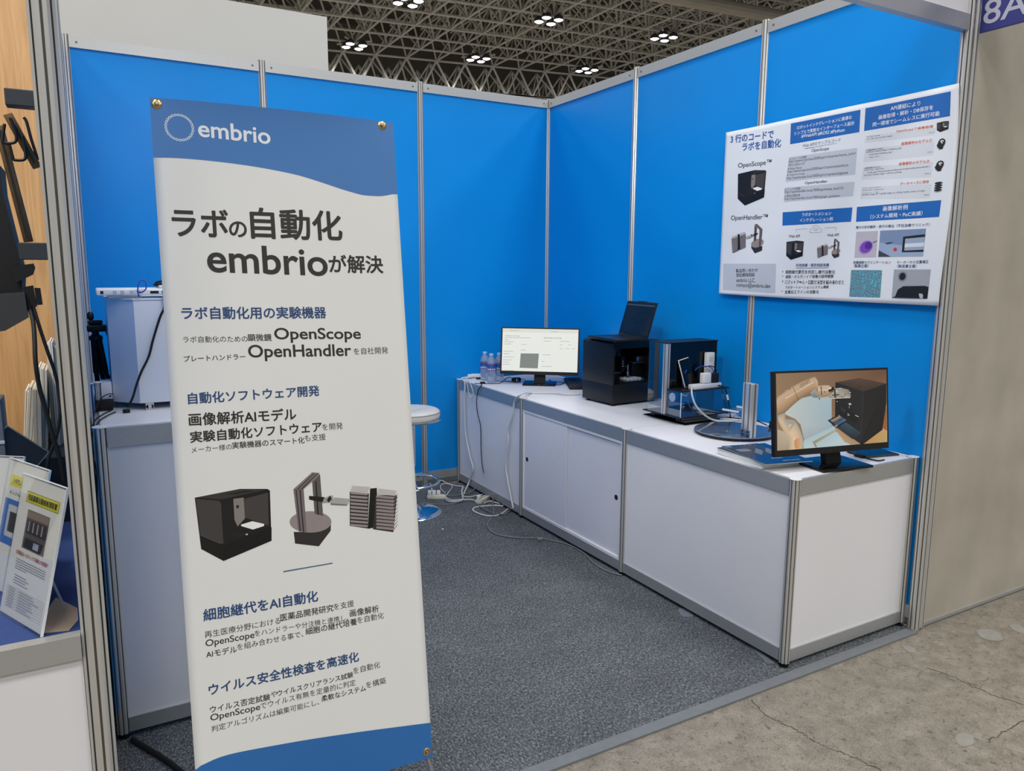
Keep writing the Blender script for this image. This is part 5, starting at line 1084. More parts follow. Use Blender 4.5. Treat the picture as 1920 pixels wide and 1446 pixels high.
cable('cable', [(-0.6620, -0.0800, 0.7620), (-0.745, -0.14, 0.760), (-0.7570, -0.2070, 0.7370), (-0.7550, -0.2270, 0.6740), (-0.7550, -0.2760, 0.6520), (-0.7550, -0.3000, 0.6770), (-0.7560, -0.2620, 0.7370), (-0.742, -0.19, 0.757), (-0.6720, -0.1160, 0.7560)], 0.0024, WCAB, 'thin white cable looped over the far counter edge')
cable('cable', [(-0.3580, -0.9860, 0.7510), (-0.4510, -0.9480, 0.7510), (-0.4810, -0.8750, 0.7510), (-0.5690, -0.8290, 0.7510), (-0.6130, -0.8060, 0.7510), (-0.7570, -0.9430, 0.7750), (-0.7570, -0.8600, 0.7170), (-0.7570, -0.8350, 0.6250), (-0.7570, -0.7820, 0.5250), (-0.7570, -0.7830, 0.4480), (-0.7570, -0.7570, 0.3400), (-0.7570, -0.7570, 0.2650), (-0.7570, -0.7990, 0.1560), (-0.7570, -0.8480, 0.0460)], 0.006, WCAB, 'white cable running from the black microscope over the counter joint to the floor')

# ------------------------------------------------------------------ bench microscope (black open-front box)
MX, MY, MR = -0.428, -1.392, R(3)
sc = thing('bench_microscope', 'black open-front box microscope on the counter, laptop on top', 'microscope', (MX, MY, ZC), MR)
SW, SD, SH = 0.350, 0.275, 0.364
Z0 = 0.0125
GP = mat('gunmetal_plate', (96, 98, 102), 0.35, 0.7, noise=0.06, nscale=30)
MB().rbox((0, 0, Z0), (SW, SD, Z0+0.106), 0.002).build('base', BLACK, sc, 40)
MB().rbox((0, 0.001, Z0+0.1065), (0.012, SD, Z0+0.335), 0.001).build('side_panel', BLACK, sc, 40)
MB().rbox((SW-0.012, 0.001, Z0+0.1065), (SW, SD, Z0+0.335), 0.001).build('side_panel', BLACK, sc, 40)
MB().rbox((0.0125, SD-0.012, Z0+0.1065), (SW-0.0125, SD, Z0+0.334), 0.001).build('back_panel', BLACK, sc, 40)
n = 8
pr = [(0.0, 0.335-0.0005)]+[(0.022-0.022*math.cos(math.pi/2*k/n), 0.335+0.016*math.sin(math.pi/2*k/n)+0.0) for k in range(n+1)]+[(SW-0.022+0.022*math.sin(math.pi/2*k/n), 0.335+0.016*math.cos(math.pi/2*k/n)) for k in range(n+1)]+[(SW, 0.3345)]
MB().prism(pr, lambda x, z, q: (x, q, Z0+z), SD+0.0, -0.001).build('roof', BLACK, sc, 30)
MB().box((0.0125, 0.03, Z0+0.306), (SW-0.0125, 0.04, Z0+0.3343)).build('front_lintel', BLACK, sc)
MB().rbox((0.150, 0.185, Z0+0.1065), (0.215, 0.193, Z0+0.31), 0.001).build('column_plate', GP, sc, 40)
MB().box((0.176, 0.1836, Z0+0.21), (0.188, 0.1849, Z0+0.27)).build('slot', MATTEB, sc)
MB().rbox((0.165, 0.125, Z0+0.155), (0.196, 0.1835, Z0+0.245), 0.002).build('optics_block', BLACK, sc, 40)
mb = MB()
for k in range(3): mb.lathe([(0.0035, 0), (0.0035, 0.002)], (0.178, 0.1248, Z0+0.22-0.014*k), 10, Matrix.Rotation(R(90), 3, 'X'))
mb.build('screw', WPLAST, sc)
ob = MB().lathe([(0.007, 0), (0.011, 0.012), (0.011, 0.035), (0.006, 0.040), (0.006, 0.075)], (0.186, 0.09, Z0+0.130), 18).build('objective', STEEL, sc, 40)
MB().rod((0.186, 0.09, Z0+0.19), (0.186, 0.128, Z0+0.19), 0.0045, 10).build('objective_arm', STEEL, ob)
MB().rbox((0.235, 0.10, Z0+0.205), (0.335, 0.19, Z0+0.213), 0.001).build('stage_shelf', GP, sc, 40)
MB().rbox((0.27, 0.11, Z0+0.2135), (0.335, 0.17, Z0+0.243), 0.004).build('camera_housing', STEEL, sc, 40)
MB().rbox((0.245, 0.12, Z0+0.12), (0.325, 0.18, Z0+0.204), 0.002).build('drive_block', BLACK, sc, 40)
MB().rbox((0.0135, 0.05, Z0+0.165), (0.10, 0.2, Z0+0.169), 0.001).build('ledge', GP, sc)
MB().rbox((0.075, 0.03, Z0+0.1068), (0.29, 0.17, Z0+0.113), 0.001).build('stage', BLACK, sc, 40)
for x, y in ((0.03, 0.025), (SW-0.03, 0.025), (0.03, SD-0.025), (SW-0.03, SD-0.025)):
    MB().lathe([(0.013, 0.0), (0.014, 0.004), (0.014, Z0-0.001), (0.010, Z0)], (x, y, 0), 16).build('foot', RUB, sc, 40)
def wellplate(label, loc, rz, lx=0.128, ly=0.086):
    t = thing('well_plate', label, 'well plate', loc, rz)
    mb = MB()
    mb.box((-lx/2, -ly/2, 0), (lx/2, ly/2, 0.0015)); 
    for a, b in (((-lx/2, -ly/2, 0.0015), (lx/2, -ly/2+0.0015, 0.014)), ((-lx/2, ly/2-0.0015, 0.0015), (lx/2, ly/2, 0.014)), ((-lx/2, -ly/2+0.0015, 0.0015), (-lx/2+0.0015, ly/2-0.0015, 0.014)), ((lx/2-0.0015, -ly/2+0.0015, 0.0015), (lx/2, ly/2-0.0015, 0.014))): mb.box(a, b)
    mb.build('tray', ACRYL, t)
    for i in range(4):
        for j in range(3):
            w_ = MB(); n = 18; r = 0.0125
            cx_, cy_ = -lx/2+0.02+0.0293*i, -ly/2+0.0165+0.0265*j
            P = [(cx_+r*math.cos(2*math.pi*k/n), cy_+r*math.sin(2*math.pi*k/n), z) for z in (0.0016, 0.0135) for k in range(n)]
            w_.add(P, [(k, (k+1) % n, n+(k+1) % n, n+k) for k in range(n)])
            w_.tube([(cx_+r*math.cos(2*math.pi*k/n), cy_+r*math.sin(2*math.pi*k/n), 0.014) for k in range(n)], 0.0008, 5, False, closed=True)
            w_.build('well', WELL, t, 60)
    return t
WELL = mat('clear_polystyrene', (225, 230, 235), 0.08, trans=0.55, ior=1.2, noise=0.0)
pm_ = Matrix.Rotation(MR, 3, 'Z') @ Vector((0.205, 0.085, 0))
wellplate('clear multi-well plate lying on the stage inside the black microscope', (MX+pm_.x, MY+pm_.y, ZC+Z0+0.1135), MR)

# ------------------------------------------------------------------ laptop on the microscope
lp = thing('laptop', 'open black laptop standing on the roof of the microscope', 'laptop', (-0.245, -1.325, ZC+Z0+0.3515), R(-95))
LW, LD = 0.300, 0.212
# local: x along hinge (seen from the user), -y towards the user
MB().rbox((-LW/2, -LD, 0.006), (LW/2, 0.0, 0.020), 0.003).build('keyboard_deck', BLACK, lp, 40)
mb = MB()
for r_ in range(5):
    for c_ in range(14):
        mb.box((-LW/2+0.016+0.0193*c_, -0.115+0.0185*r_, 0.0201), (-LW/2+0.033+0.0193*c_, -0.099+0.0185*r_, 0.0208))
mb.build('keys', mat('keycap_black', (30, 31, 34), 0.4), lp)
MB().rbox((-0.05, -LD+0.015, 0.0201), (0.05, -0.135, 0.0204), 0.0001, seg=1).build('touchpad', GLOSSB, lp)
for x in (-0.12, 0.12):
    for y in (-0.19, -0.03): MB().lathe([(0.009, 0), (0.010, 0.002), (0.010, 0.0065)], (x, y, 0), 12).build('foot', RUB, lp)
TL = Matrix.Translation((0, 0.002, 0.019)) @ Matrix.Rotation(R(-17), 4, 'X')
ld = MB().rbox((-LW/2, -0.004, 0.0), (LW/2, 0.003, 0.206), 0.002, TL).build('lid', BLACK, lp, 40)
MB().box((-LW/2+0.006, -0.0046, 0.012), (LW/2-0.006, -0.0041, 0.197), TL).build('screen', GLOSSB, ld)
MB().box((-LW/2+0.012, -0.0051, 0.180), (LW/2-0.012, -0.0047, 0.189), TL).build('screen_bar', ink((58, 62, 68), True), ld)
mb = MB()
random.seed(4)
for k in range(26):
    y = 0.172-0.0058*k
    x = -LW/2+0.014+0.01*random.choice((0, 0, 1, 2))
    mb.box((x, -0.0050, y), (x+random.uniform(0.06, 0.22), -0.00472, y+0.0011), TL)
mb.build('screen_text_rows', ink((24, 34, 44), True), ld)
MB().rbox((-0.045, -0.003, 0.2055), (0.045, 0.002, 0.2095), 0.001, TL).build('camera_bar', BLACK, ld)
MB().rod((-0.12, 0.002, 0.019), (0.12, 0.002, 0.019), 0.005, 10).build('hinge', MATTEB, lp)

# ------------------------------------------------------------------ open demonstration cabinet with clear side
hx0, hx1 = -0.462, -0.118
cab = thing('demonstration_cabinet', 'black cabinet with clear side sheet and aluminium upright, phone leaning on it', 'cabinet', (-0.3, -1.85, ZC))
MB().rbox((-0.425, -1.985, ZC), (-0.165, -1.66, ZC+0.004), 0.001).build('base_plate', GLOSSB, cab, world=True)
for y0 in (-1.965, -1.93, -1.735):
    mb = MB()
    mb.rbox((-0.41, y0, ZC+0.0045), (-0.19, y0+0.03, ZC+0.0335), 0.002)
    mb.cur = 1
    for zz in (0.012, 0.026): mb.box((-0.411, y0-0.0006, ZC+zz-0.002), (-0.189, y0+0.0306, ZC+zz+0.002))
    mb.build('profile_rail', [mat('black_profile', (46, 49, 54), 0.35, 0.6, noise=0.05, nscale=40), GROOVE], cab, 40, world=True)
FZ = ZC+0.0345
MB().rbox((hx0, -1.975, FZ), (hx1, -1.70, FZ+0.005), 0.001).build('floor_plate', BLACK, cab, world=True)
up_ = MB().rbox((hx0, -1.872, FZ+0.0055), (hx0+0.026, -1.846, 1.142), 0.002)
up_.cur = 1
for q in (-1.8595,): up_.box((hx0-0.0006, q-0.003, FZ+0.006), (hx0+0.001, q+0.003, 1.142))
up_.box((hx0+0.010, -1.8726, FZ+0.006), (hx0+0.016, -1.870, 1.142))
up_.build('aluminium_upright', [ALU, GROOVE], cab, 40, world=True)
MB().rbox((hx0, -1.8455, FZ+0.0055), (hx0+0.004, -1.735, 1.142), 0.0008).build('side_sheet', ACRYL, cab, world=True)
MB().rbox((hx0+0.0265, -1.868, FZ+0.13), (hx1, -1.862, 1.142), 0.001).build('black_panel', GLOSSB, cab, world=True)
MB().rbox((hx0-0.002, -1.874, 1.1425), (hx1+0.002, -1.735, 1.1475), 0.0015).build('roof', BLACK, cab, world=True)
MB().rbox((hx1-0.012, -1.8615, FZ+0.0055), (hx1, -1.74, 1.142), 0.001).build('side_panel', BLACK, cab, world=True)
lb = MB().rbox((hx0+0.010, -1.978, FZ+0.1305), (hx1-0.012, -1.8685, FZ+0.136), 0.001).build('shelf', BLACK, cab, world=True)
MB().box((hx0+0.010, -1.9745, FZ+0.0055), (hx0+0.013, -1.874, FZ+0.13)).build('clear_side', ACRYLD, cab, world=True)
MB().box((hx0+0.010, -1.978, FZ+0.0055), (hx1-0.012, -1.975, FZ+0.13)).build('clear_front', ACRYLD, cab, world=True)
MB().rod((hx0+0.0115, -1.977, FZ+0.0055), (hx0+0.0115, -1.977, FZ+0.13), 0.002, 8).build('clear_corner', mat('acrylic_edge', (214, 220, 224), 0.2, noise=0.02, nscale=20), cab, world=True)
MB().lathe([(0.002, 0), (0.022, 0), (0.022, 0.003), (0.002, 0.0035)], (hx0+0.0085, -1.918, FZ+0.10), 24, Matrix.Rotation(R(-90), 3, 'Y')).build('disc_knob', mat('pale_disc', (150, 170, 200), 0.3, noise=0.05, nscale=20), cab, 40, world=True)
SZ = FZ+0.1365
ph = thing('phone', 'white-edged phone leaning upright against the black cabinet panel', 'phone', (-0.325, -1.902, SZ))
Mp = Matrix.Rotation(R(-12), 4, 'Y') @ Matrix.Rotation(R(-10), 4, 'X')
MB().rbox((-0.034, -0.004, 0.008), (0.036, 0.004, 0.152), 0.0035, Mp, 3).build('phone_body', WPLAST, ph, 40)
MB().rbox((-0.0315, -0.0046, 0.011), (0.0335, -0.004, 0.149), 0.0002, Mp, 1).build('phone_screen', GLOSSB, ph)
ps = thing('power_strip', 'white power strip lying on the cabinet shelf under the chargers', 'power strip', (-0.265, -1.945, SZ), R(2))
MB().rbox((-0.098, -0.019, 0), (0.098, 0.019, 0.024), 0.003).build('strip_body', WPLAST, ps, 40)
for k in range(4): MB().rbox((-0.075+0.045*k, -0.010, 0.0241), (-0.050+0.045*k, 0.010, 0.0251), 0.0004, seg=1).build('socket_face', IVORY, ps)
p2 = thing('power_strip', 'white power strip standing on end against the black cabinet panel', 'power strip', (-0.185, -1.885, SZ), R(0))
MB().rbox((-0.026, -0.012, 0), (0.026, 0.012, 0.172), 0.004).build('strip_body', WPLAST, p2, 40)
for k in range(3): MB().rbox((-0.013, -0.0131, 0.035+0.045*k), (0.013, -0.0121, 0.06+0.045*k), 0.0004, seg=1).build('socket_face', IVORY, p2)
ch = thing('charger', 'white charger block plugged upright into the shelf power strip', 'charger', (-0.262, -1.945, SZ+0.0256))
MB().rbox((-0.028, -0.017, 0), (0.024, 0.017, 0.052), 0.006, seg=3).build('charger_body', WPLAST, ch, 50)
MB().rbox((0.0241, -0.008, 0.014), (0.0247, 0.008, 0.042), 0.0003, seg=1).build('port', GCAB, ch)
c2 = thing('charger', 'black charger block plugged in behind the white charger', 'charger', (-0.208, -1.945, SZ+0.0256))
MB().rbox((-0.024, -0.016, 0), (0.022, 0.016, 0.048), 0.004, seg=3).build('charger_body', MATTEB, c2, 50)
MB().rbox((-0.006, -0.003, 0.048), (0.004, 0.004, 0.056), 0.001).build('plug_tip', BCAB, c2)
cable('cable', [(-0.355, -1.955, SZ+0.012), (-0.375, -1.968, SZ+0.010), (-0.392, -1.99, SZ-0.02), (-0.375, -2.00, SZ-0.07), (-0.33, -2.005, SZ-0.115), (-0.27, -2.005, SZ-0.150), (-0.21, -2.01, 0.752), (-0.15, -2.03, 0.7505), (-0.09, -2.03, 0.7505)], 0.0046, WCAB, 'white power cable curving down in front of the clear cabinet box')
cable('cable', [(-0.19, -1.960, SZ+0.010), (-0.176, -1.985, SZ+0.004), (-0.158, -1.99, SZ-0.03), (-0.138, -1.99, SZ-0.09), (-0.120, -1.985, SZ-0.15), (-0.10, -1.97, 0.7485)], 0.0034, RUB, 'black lead hanging from the shelf power strip to the counter')
tag(MB().rod((-0.1560, -1.9901, SZ-0.035), (-0.1465, -1.9901, SZ-0.063), 0.0047, 10).build('cable_tag', PAPER), 'white paper tag wrapped round the black hanging lead', 'tag')
cable('cable', [(-0.345, -1.893, SZ+0.09), (-0.362, -1.889, SZ+0.06), (-0.362, -1.888, SZ+0.02), (-0.352, -1.888, SZ+0.005), (-0.30, -1.885, SZ+0.004)], 0.0028, BCAB, 'blue cable standing up behind the phone')
cable('cable', [(-0.288, -1.893, SZ+0.085), (-0.262, -1.889, SZ+0.098), (-0.235, -1.90, SZ+0.104), (-0.215, -1.93, SZ+0.10), (-0.211, -1.944, SZ+0.083)], 0.0024, BCAB, 'blue cable arching from the phone to the black charger')
cable('cable', [(-0.23, -1.9, SZ+0.10), (-0.208, -1.92, SZ+0.106), (-0.196, -1.945, SZ+0.095), (-0.196, -1.947, SZ+0.0745)], 0.0026, RUB, 'black lead looped into the top of the black charger')
cable('cable', [(-0.33, -1.955, FZ+0.10), (-0.30, -1.965, FZ+0.06), (-0.24, -1.968, FZ+0.03), (-0.18, -1.965, FZ+0.02), (-0.145, -1.95, FZ+0.008)], 0.003, RUB, 'dark lead seen through the clear front of the cabinet box')

# ------------------------------------------------------------------ turntable with aluminium column
tt = thing('plate_handler', 'round clear turntable with a short aluminium column standing on it', 'turntable', (-0.345, -2.235, ZC))
MB().lathe([(0.06, 0.0), (0.07, 0.002), (0.07, 0.012), (0.06, 0.0135)], (0, 0, 0), 40).build('hub', BLACK, tt, 40)
dk = MB().lathe([(0.180, 0.014), (0.184, 0.015), (0.184, 0.0185), (0.180, 0.0195)], (0, 0, 0), 72).build('disc', mat('mirror_acrylic_disc', (150, 158, 170), 0.05, 0.75, noise=0.04, nscale=4), tt, 40)
MB().tube([(0.1835*math.cos(2*math.pi*k/60), 0.1835*math.sin(2*math.pi*k/60), 0.0125) for k in range(60)], 0.003, 6, False, closed=True).build('dark_rim', MATTEB, tt, 60)
cxl, cyl_ = -0.062, -0.142
mb = MB()
M = Matrix.Translation((cxl, cyl_, 0.0196)) @ Matrix.Rotation(R(-8), 4, 'Z')
mb.rbox((-0.017, -0.032, 0), (0.017, 0.032, 0.243), 0.002, M)
mb.cur = 1
for y in (-0.016, 0.016): mb.box((-0.0176, y-0.004, 0.0005), (-0.0165, y+0.004, 0.243), M); mb.box((0.0165, y-0.004, 0.0005), (0.0176, y+0.004, 0.243), M)
for x in (0.0,): mb.box((x-0.004, -0.0326, 0.0005), (x+0.004, -0.0315, 0.243), M)
col_ = mb.build('column', [ALU, GROOVE], tt, 40)
MB().rbox((-0.0195, -0.034, 0.002), (-0.0172, 0.034, 0.034), 0.001, M).build('bracket', STEEL, col_)
mb = MB()
for y in (-0.018, 0.018):
    for z in (0.010, 0.026): mb.lathe([(0.0045, 0), (0.0045, 0.003), (0.003, 0.004)], M @ Vector((-0.0196, y, z)), 12, Matrix.Rotation(R(-90), 3, 'Y'))
mb.build('bolt', MATTEB, col_)
pl = MB().rbox((-0.06, -0.045, 0.0), (0.06, 0.045, 0.003), 0.001, Matrix.Translation((0.045, 0.03, 0.1)) @ Matrix.Rotation(R(10), 4, 'Z')).build('clear_plate', ACRYL, tt)
for sx_ in (-0.06, 0.057):
    MB().box((sx_, -0.045, 0.0032), (sx_+0.003, 0.045, 0.012), Matrix.Translation((0.045, 0.03, 0.1)) @ Matrix.Rotation(R(10), 4, 'Z')).build('plate_edge', mat('acrylic_edge', (214, 220, 224), 0.2), pl)
MB().rbox((-0.075, -0.118, 0.1), (-0.012, -0.006, 0.106), 0.001).build('arm', ACRYL, tt)
mb = MB()
for a, r_ in ((0.4, .06), (1.2, .07), (2.2, .075), (3.3, .07), (3.9, .1), (4.6, .085), (5.4, .075)): mb.lathe([(0.004, 0.0197), (0.004, 0.0215), (0.002, 0.022)], (r_*math.cos(a), r_*math.sin(a), 0), 10)
mb.build('screw', STEEL, tt)
adp = thing('adapter', 'flat white adapter lying behind the round turntable', 'adapter', (-0.0500, -1.9200, 0.7450), R(30))
MB().rbox((-0.045, -0.02, 0), (0.045, 0.02, 0.014), 0.005, seg=3).build('adapter_body', WPLAST, adp, 50)
MB().rbox((0.045, -0.006, 0.004), (0.060, 0.006, 0.011), 0.002).build('plug_tip', GCAB, adp)
cable('cable', [(-0.1680, -1.9630, 0.7490), (-0.1150, -1.9910, 0.7490), (-0.0970, -2.0470, 0.7490), (-0.1110, -2.1310, 0.7490), (-0.1140, -2.2020, 0.7490), (-0.0510, -2.1920, 0.7490)], 0.0042, WCAB, 'white cable curving behind the aluminium column')
cable('cable', [(-0.0910, -1.9310, 0.7480), (-0.0660, -1.9920, 0.7480), (-0.0390, -2.0380, 0.7480), (-0.0330, -2.1040, 0.7470), (-0.1210, -2.2750, 0.7480)], 0.0028, RUB, 'black cable passing behind the turntable to the robot-arm monitor')
hd = thing('plug_housing', 'black plug block at the rear edge of the robot-arm monitor', 'plug', (-0.1250, -2.2720, 0.7450), R(15))
MB().rbox((-0.02, -0.014, 0), (0.02, 0.014, 0.045), 0.003).build('plug_body', MATTEB, hd, 40)
MB().rod((-0.02, 0, 0.03), (-0.04, 0, 0.03), 0.005, 10).build('plug_lead', RUB, hd)

# ------------------------------------------------------------------ brochures
COVER = mat('brochure_navy_cover', (24, 50, 92), 0.25, noise=0.15, nscale=12, coat=0.4)
COVG = mat('brochure_dark_print', (58, 60, 68), 0.28, noise=0.1, nscale=14)
bc = Vector((-0.615, -2.635, ZC)); ba = R(-6)
for k in range(7):
    top = k == 6
    o = thing('brochure', 'navy brochure on top of the stack beside the robot-arm monitor' if top else 'white-edged brochure under the navy one, in the stack beside the robot-arm monitor', 'brochure', bc+Vector((0.0, 0.0 if not top else -0.03, 0.0045*k)), ba+R(0.5*((k*3) % 4-1.5)) if not top else R(-13), 'stacked brochures')
    if not top:
        MB().box((-0.105, -0.135, 0.0), (0.105, 0.135, 0.0036)).build('pages', PAPER, o)
        if k == 5: MB().box((-0.106, -0.136, 0.00365), (0.106, 0.136, 0.0041)).build('cover', COVG, o)
        else: MB().box((-0.105, -0.135, 0.00365), (0.105, 0.135, 0.0041)).build('cover', PAPER, o)
    else:
        MB().box((-0.105, -0.155, 0.0), (0.105, 0.155, 0.0030)).build('pages', mat('page_edge_grey', (176, 182, 180), 0.5, noise=0.05, nscale=200, stretch=(.02, .02, 1)), o)
        cv = MB().box((-0.1055, -0.1555, 0.00305), (0.1055, 0.1555, 0.0036)).build('cover', COVER, o)
        MB().quad((-0.105, -0.02, 0.0037), (0.06, -0.02, 0.0037), (0.06, 0.13, 0.0037), (-0.105, 0.13, 0.0037)).build('cover_picture', COVG, cv)
        mb = MB()
        random.seed(2)
        def row(x, y, L, hgt): mb.quad((x, y, 0.0039), (x+hgt, y, 0.0039), (x+hgt, y+L, 0.0039), (x, y+L, 0.0039))
        mb.quad((-0.10, 0.125, 0.0039), (-0.07, 0.125, 0.0039), (-0.07, 0.148, 0.0039), (-0.10, 0.148, 0.0039))
        mb.quad((-0.085, 0.045, 0.0039), (-0.03, 0.045, 0.0039), (-0.03, 0.085, 0.0039), (-0.085, 0.085, 0.0039))
        mb.build('cover_panel', mat('brochure_grey_panel', (120, 128, 142), 0.3, noise=0.05, nscale=20), cv)
        mb = MB()
        for k2 in range(9): row(-0.03+0.012*k2, -0.02+0.016*((k2*5) % 4), 0.05+0.02*((k2*3) % 3), 0.0025)
        mb.build('cover_print', INKW, cv); mb = MB()
        put_text(mb, ('OpenScope', 1, 0.0, 0.0, 0.075, 0.016), lambda u, v, h: Vector((0.07-u, -0.115-v, 0.0039)), 0, False)
        mb.build('cover_lettering', INKW, cv); mb = MB()
        put_text(mb, ('OpenScope', 1, 0.0, 0.0, 0.05, 0.012), lambda u, v, h: Vector((0.02-u, -0.075-v, 0.0039)), 0, False)
        mb.build('cover_lettering', INKW, cv)
fl = thing('tablet', 'dark tablet lying flat behind the robot-arm monitor', 'tablet', (-0.125, -2.80, ZC), R(-12))
MB().rbox((-0.085, -0.058, 0), (0.085, 0.058, 0.008), 0.003, seg=3).build('tablet_body', DGREY, fl, 40)
MB().box((-0.079, -0.052, 0.0081), (0.079, 0.052, 0.0084)).build('tablet_screen', GLOSSB, fl)
cable('cable', [(-0.1930, -2.7740, 0.7490), (-0.2230, -2.8360, 0.7480), (-0.2280, -2.8730, 0.7480), (-0.2210, -2.8960, 0.7480), (-0.1860, -2.8960, 0.7480)], 0.0028, RUB, 'short black lead lying in front of the dark tablet')
tag(MB().box((-0.105, -0.149, 0), (0.105, 0.149, 0.0008)).build('leaflet', mat('leaflet_blue_white', (205, 212, 226), 0.5, noise=0.08, nscale=8)), 'pale leaflet half under the robot-arm monitor beside the brochures', 'leaflet').location = (-0.40, -2.52, ZC)
# ------------------------------------------------------------------ stool
so = thing('bar_stool', 'round white cushioned stool with chrome base behind the banner', 'stool', (-1.292, -0.52, 0.0055))
SEAT = mat('white_leatherette', (214, 212, 206), 0.38, noise=0.02, nscale=15)
sr = 0.178
mb = MB()
prof = [(sr-0.012, 0.602), (sr-0.003, 0.608), (sr, 0.618), (sr, 0.636), (sr-0.002, 0.642), (sr-0.010, 0.652), (sr-0.030, 0.659), (0.10, 0.663), (0.05, 0.660), (0.02, 0.654), (0.004, 0.651)]
V = []; F = []; n = 64
for r, z in prof:
    for k in range(n):
        a = 2*math.pi*k/n
        V.append((r*math.cos(a), r*math.sin(a), z-(0.0045*max(0, math.cos(8*a))**6*(1-abs(r-0.07)/0.09) if r < 0.15 else 0)))
for j in range(len(prof)-1):
    for k in range(n): F.append((j*n+k, j*n+(k+1) % n, (j+1)*n+(k+1) % n, (j+1)*n+k))
F.append(tuple(range(n-1, -1, -1))); F.append(tuple((len(prof)-1)*n+k for k in range(n)))
mb.add(V, F)
seat = mb.build('seat', SEAT, so, 60)
MB().tube([((sr+0.0004)*math.cos(2*math.pi*k/64), (sr+0.0004)*math.sin(2*math.pi*k/64), 0.6405) for k in range(64)], 0.0022, 6, False, closed=True).build('piping', mat('seat_piping', (150, 146, 138), 0.5, noise=0.03, nscale=40), seat, 60)
MB().lathe([(0.05, 0.585), (0.16, 0.59), (sr+0.008, 0.592), (sr+0.010, 0.598), (sr-0.002, 0.6015), (0.05, 0.6015)], (0, 0, 0), 64).build('seat_ring', CHROME, so, 50)
MB().lathe([(0.026, 0.30), (0.026, 0.584), (0.05, 0.5845)], (0, 0, 0), 28).build('sleeve', CHROME, so, 40)
MB().lathe([(0.018, 0.02), (0.018, 0.31)], (0, 0, 0), 24).build('column', CHROME, so, 40)
MB().lathe([(0.182, 0.0), (0.184, 0.005), (0.180, 0.010), (0.150, 0.018), (0.10, 0.026), (0.06, 0.036), (0.03, 0.055), (0.019, 0.085)], (0, 0, 0), 64).build('base', CHROME, so, 60)
fr_ = MB().tube([(0.165*math.cos(2*math.pi*k/56)+0.0, 0.165*math.sin(2*math.pi*k/56), 0.20) for k in range(56)], 0.0095, 10, False, closed=True).build('foot_ring', CHROME, so, 60)
for a in (20, 140, 260):
    MB().rod((0.017*math.cos(R(a)), 0.017*math.sin(R(a)), 0.235), (0.160*math.cos(R(a)), 0.160*math.sin(R(a)), 0.204), 0.007, 10).build('foot_ring_spoke', CHROME, fr_, 50)

# ------------------------------------------------------------------ floor leads and extension blocks
def floor_strip(label, p, q, nplugs, w=0.04, h=0.026):
    p = Vector(p); q = Vector(q); d = q-p; L = d.length
    t = thing('extension_block', label, 'power strip', ((p.x+q.x)/2, (p.y+q.y)/2, 0.0055), math.atan2(d.y, d.x))
    MB().rbox((-L/2, -w/2, 0), (L/2, w/2, h), 0.004).build('strip_body', IVORY, t, 40)
    for k in range(4):
        x = -L/2+L*(k+0.5)/4
        mb = MB(); mb.box((x-0.008, -0.006, h-0.0002), (x-0.005, 0.006, h+0.0006)); mb.box((x+0.005, -0.006, h-0.0002), (x+0.008, 0.006, h+0.0006)); mb.build('socket_slot', GROOVE, t)
    for k in range(nplugs):
        x = -L/2+L*(k+0.5)/4
        MB().rbox((x-0.012, -0.011, h+0.0008), (x+0.012, 0.011, h+0.03), 0.004, seg=2).build('plug', WPLAST, t, 40)
    return t
floor_strip('ivory extension block with white plugs on the carpet behind the stool', (-1.0950, -0.2930, 0.0200), (-0.9900, -0.3500, 0.0200), 3)
floor_strip('ivory extension block tilted against the counter foot rail', (-0.8540, -0.5570, 0.0100), (-0.7520, -0.4880, 0.0300), 1)
cz = 0.0105
cable('cable', [(-1.0520, -0.2730, 0.0450), (-1.0360, -0.2260, 0.0600), (-1.0020, -0.1190, 0.0500), (-1.0010, -0.0420, 0.0110), (-1.0860, -0.1120, 0.0110), (-1.1920, -0.1940, 0.0110)], 0.004, WCAB, 'white plug lead rising from the extension block behind the stool')
cable('cable', [(-0.9790, -0.3260, 0.0120), (-0.9110, -0.2350, 0.0110), (-0.8380, -0.1300, 0.0110), (-0.8420, -0.0680, 0.0110), (-0.8780, -0.0480, 0.0110), (-0.9310, -0.1380, 0.0110), (-0.9460, -0.2440, 0.0110)], 0.0035, WCAB, 'white lead curled beside the extension block behind the stool')
cable('cable', [(-0.8790, -0.0020, 0.0110), (-0.8460, 0.0420, 0.0110), (-0.8370, -0.0550, 0.0110), (-0.8100, -0.1300, 0.0110), (-0.7750, -0.1780, 0.0110), (-0.8260, -0.2670, 0.0110), (-0.8990, -0.4190, 0.0110)], 0.004, WCAB, 'white lead running from the back wall to the counter foot')
cable('cable', [(-0.9840, -0.3370, 0.0120), (-0.9780, -0.4160, 0.0110), (-0.9120, -0.4390, 0.0110), (-0.8530, -0.4700, 0.0110), (-0.8580, -0.5570, 0.0140)], 0.0046, WCAB, 'thick white lead joining the two extension blocks')
cable('cable', [(-1.0080, -0.3800, 0.0200), (-1.0120, -0.4560, 0.0200), (-0.9570, -0.4860, 0.0200), (-0.9100, -0.4520, 0.0180), (-0.8830, -0.3790, 0.0160)], 0.004, WCAB, 'white lead looped over the thick floor lead')
cable('cable', [(-1.1930, -0.3190, 0.0090), (-1.1430, -0.3970, 0.0090), (-1.0620, -0.4660, 0.0090), (-0.9860, -0.4820, 0.0090), (-0.9010, -0.4640, 0.0090), (-0.8510, -0.5040, 0.0090)], 0.0034, GCAB, 'thin grey lead lying along the carpet behind the stool')
cable('cable', [(-0.7430, -0.4090, 0.0110), (-0.7800, -0.4030, 0.0110), (-0.8430, -0.4090, 0.0110), (-0.8700, -0.3680, 0.0110), (-0.8510, -0.3110, 0.0300), (-0.8010, -0.2230, 0.0300)], 0.0042, WCAB, 'white lead hidden partly by the tilted extension block')
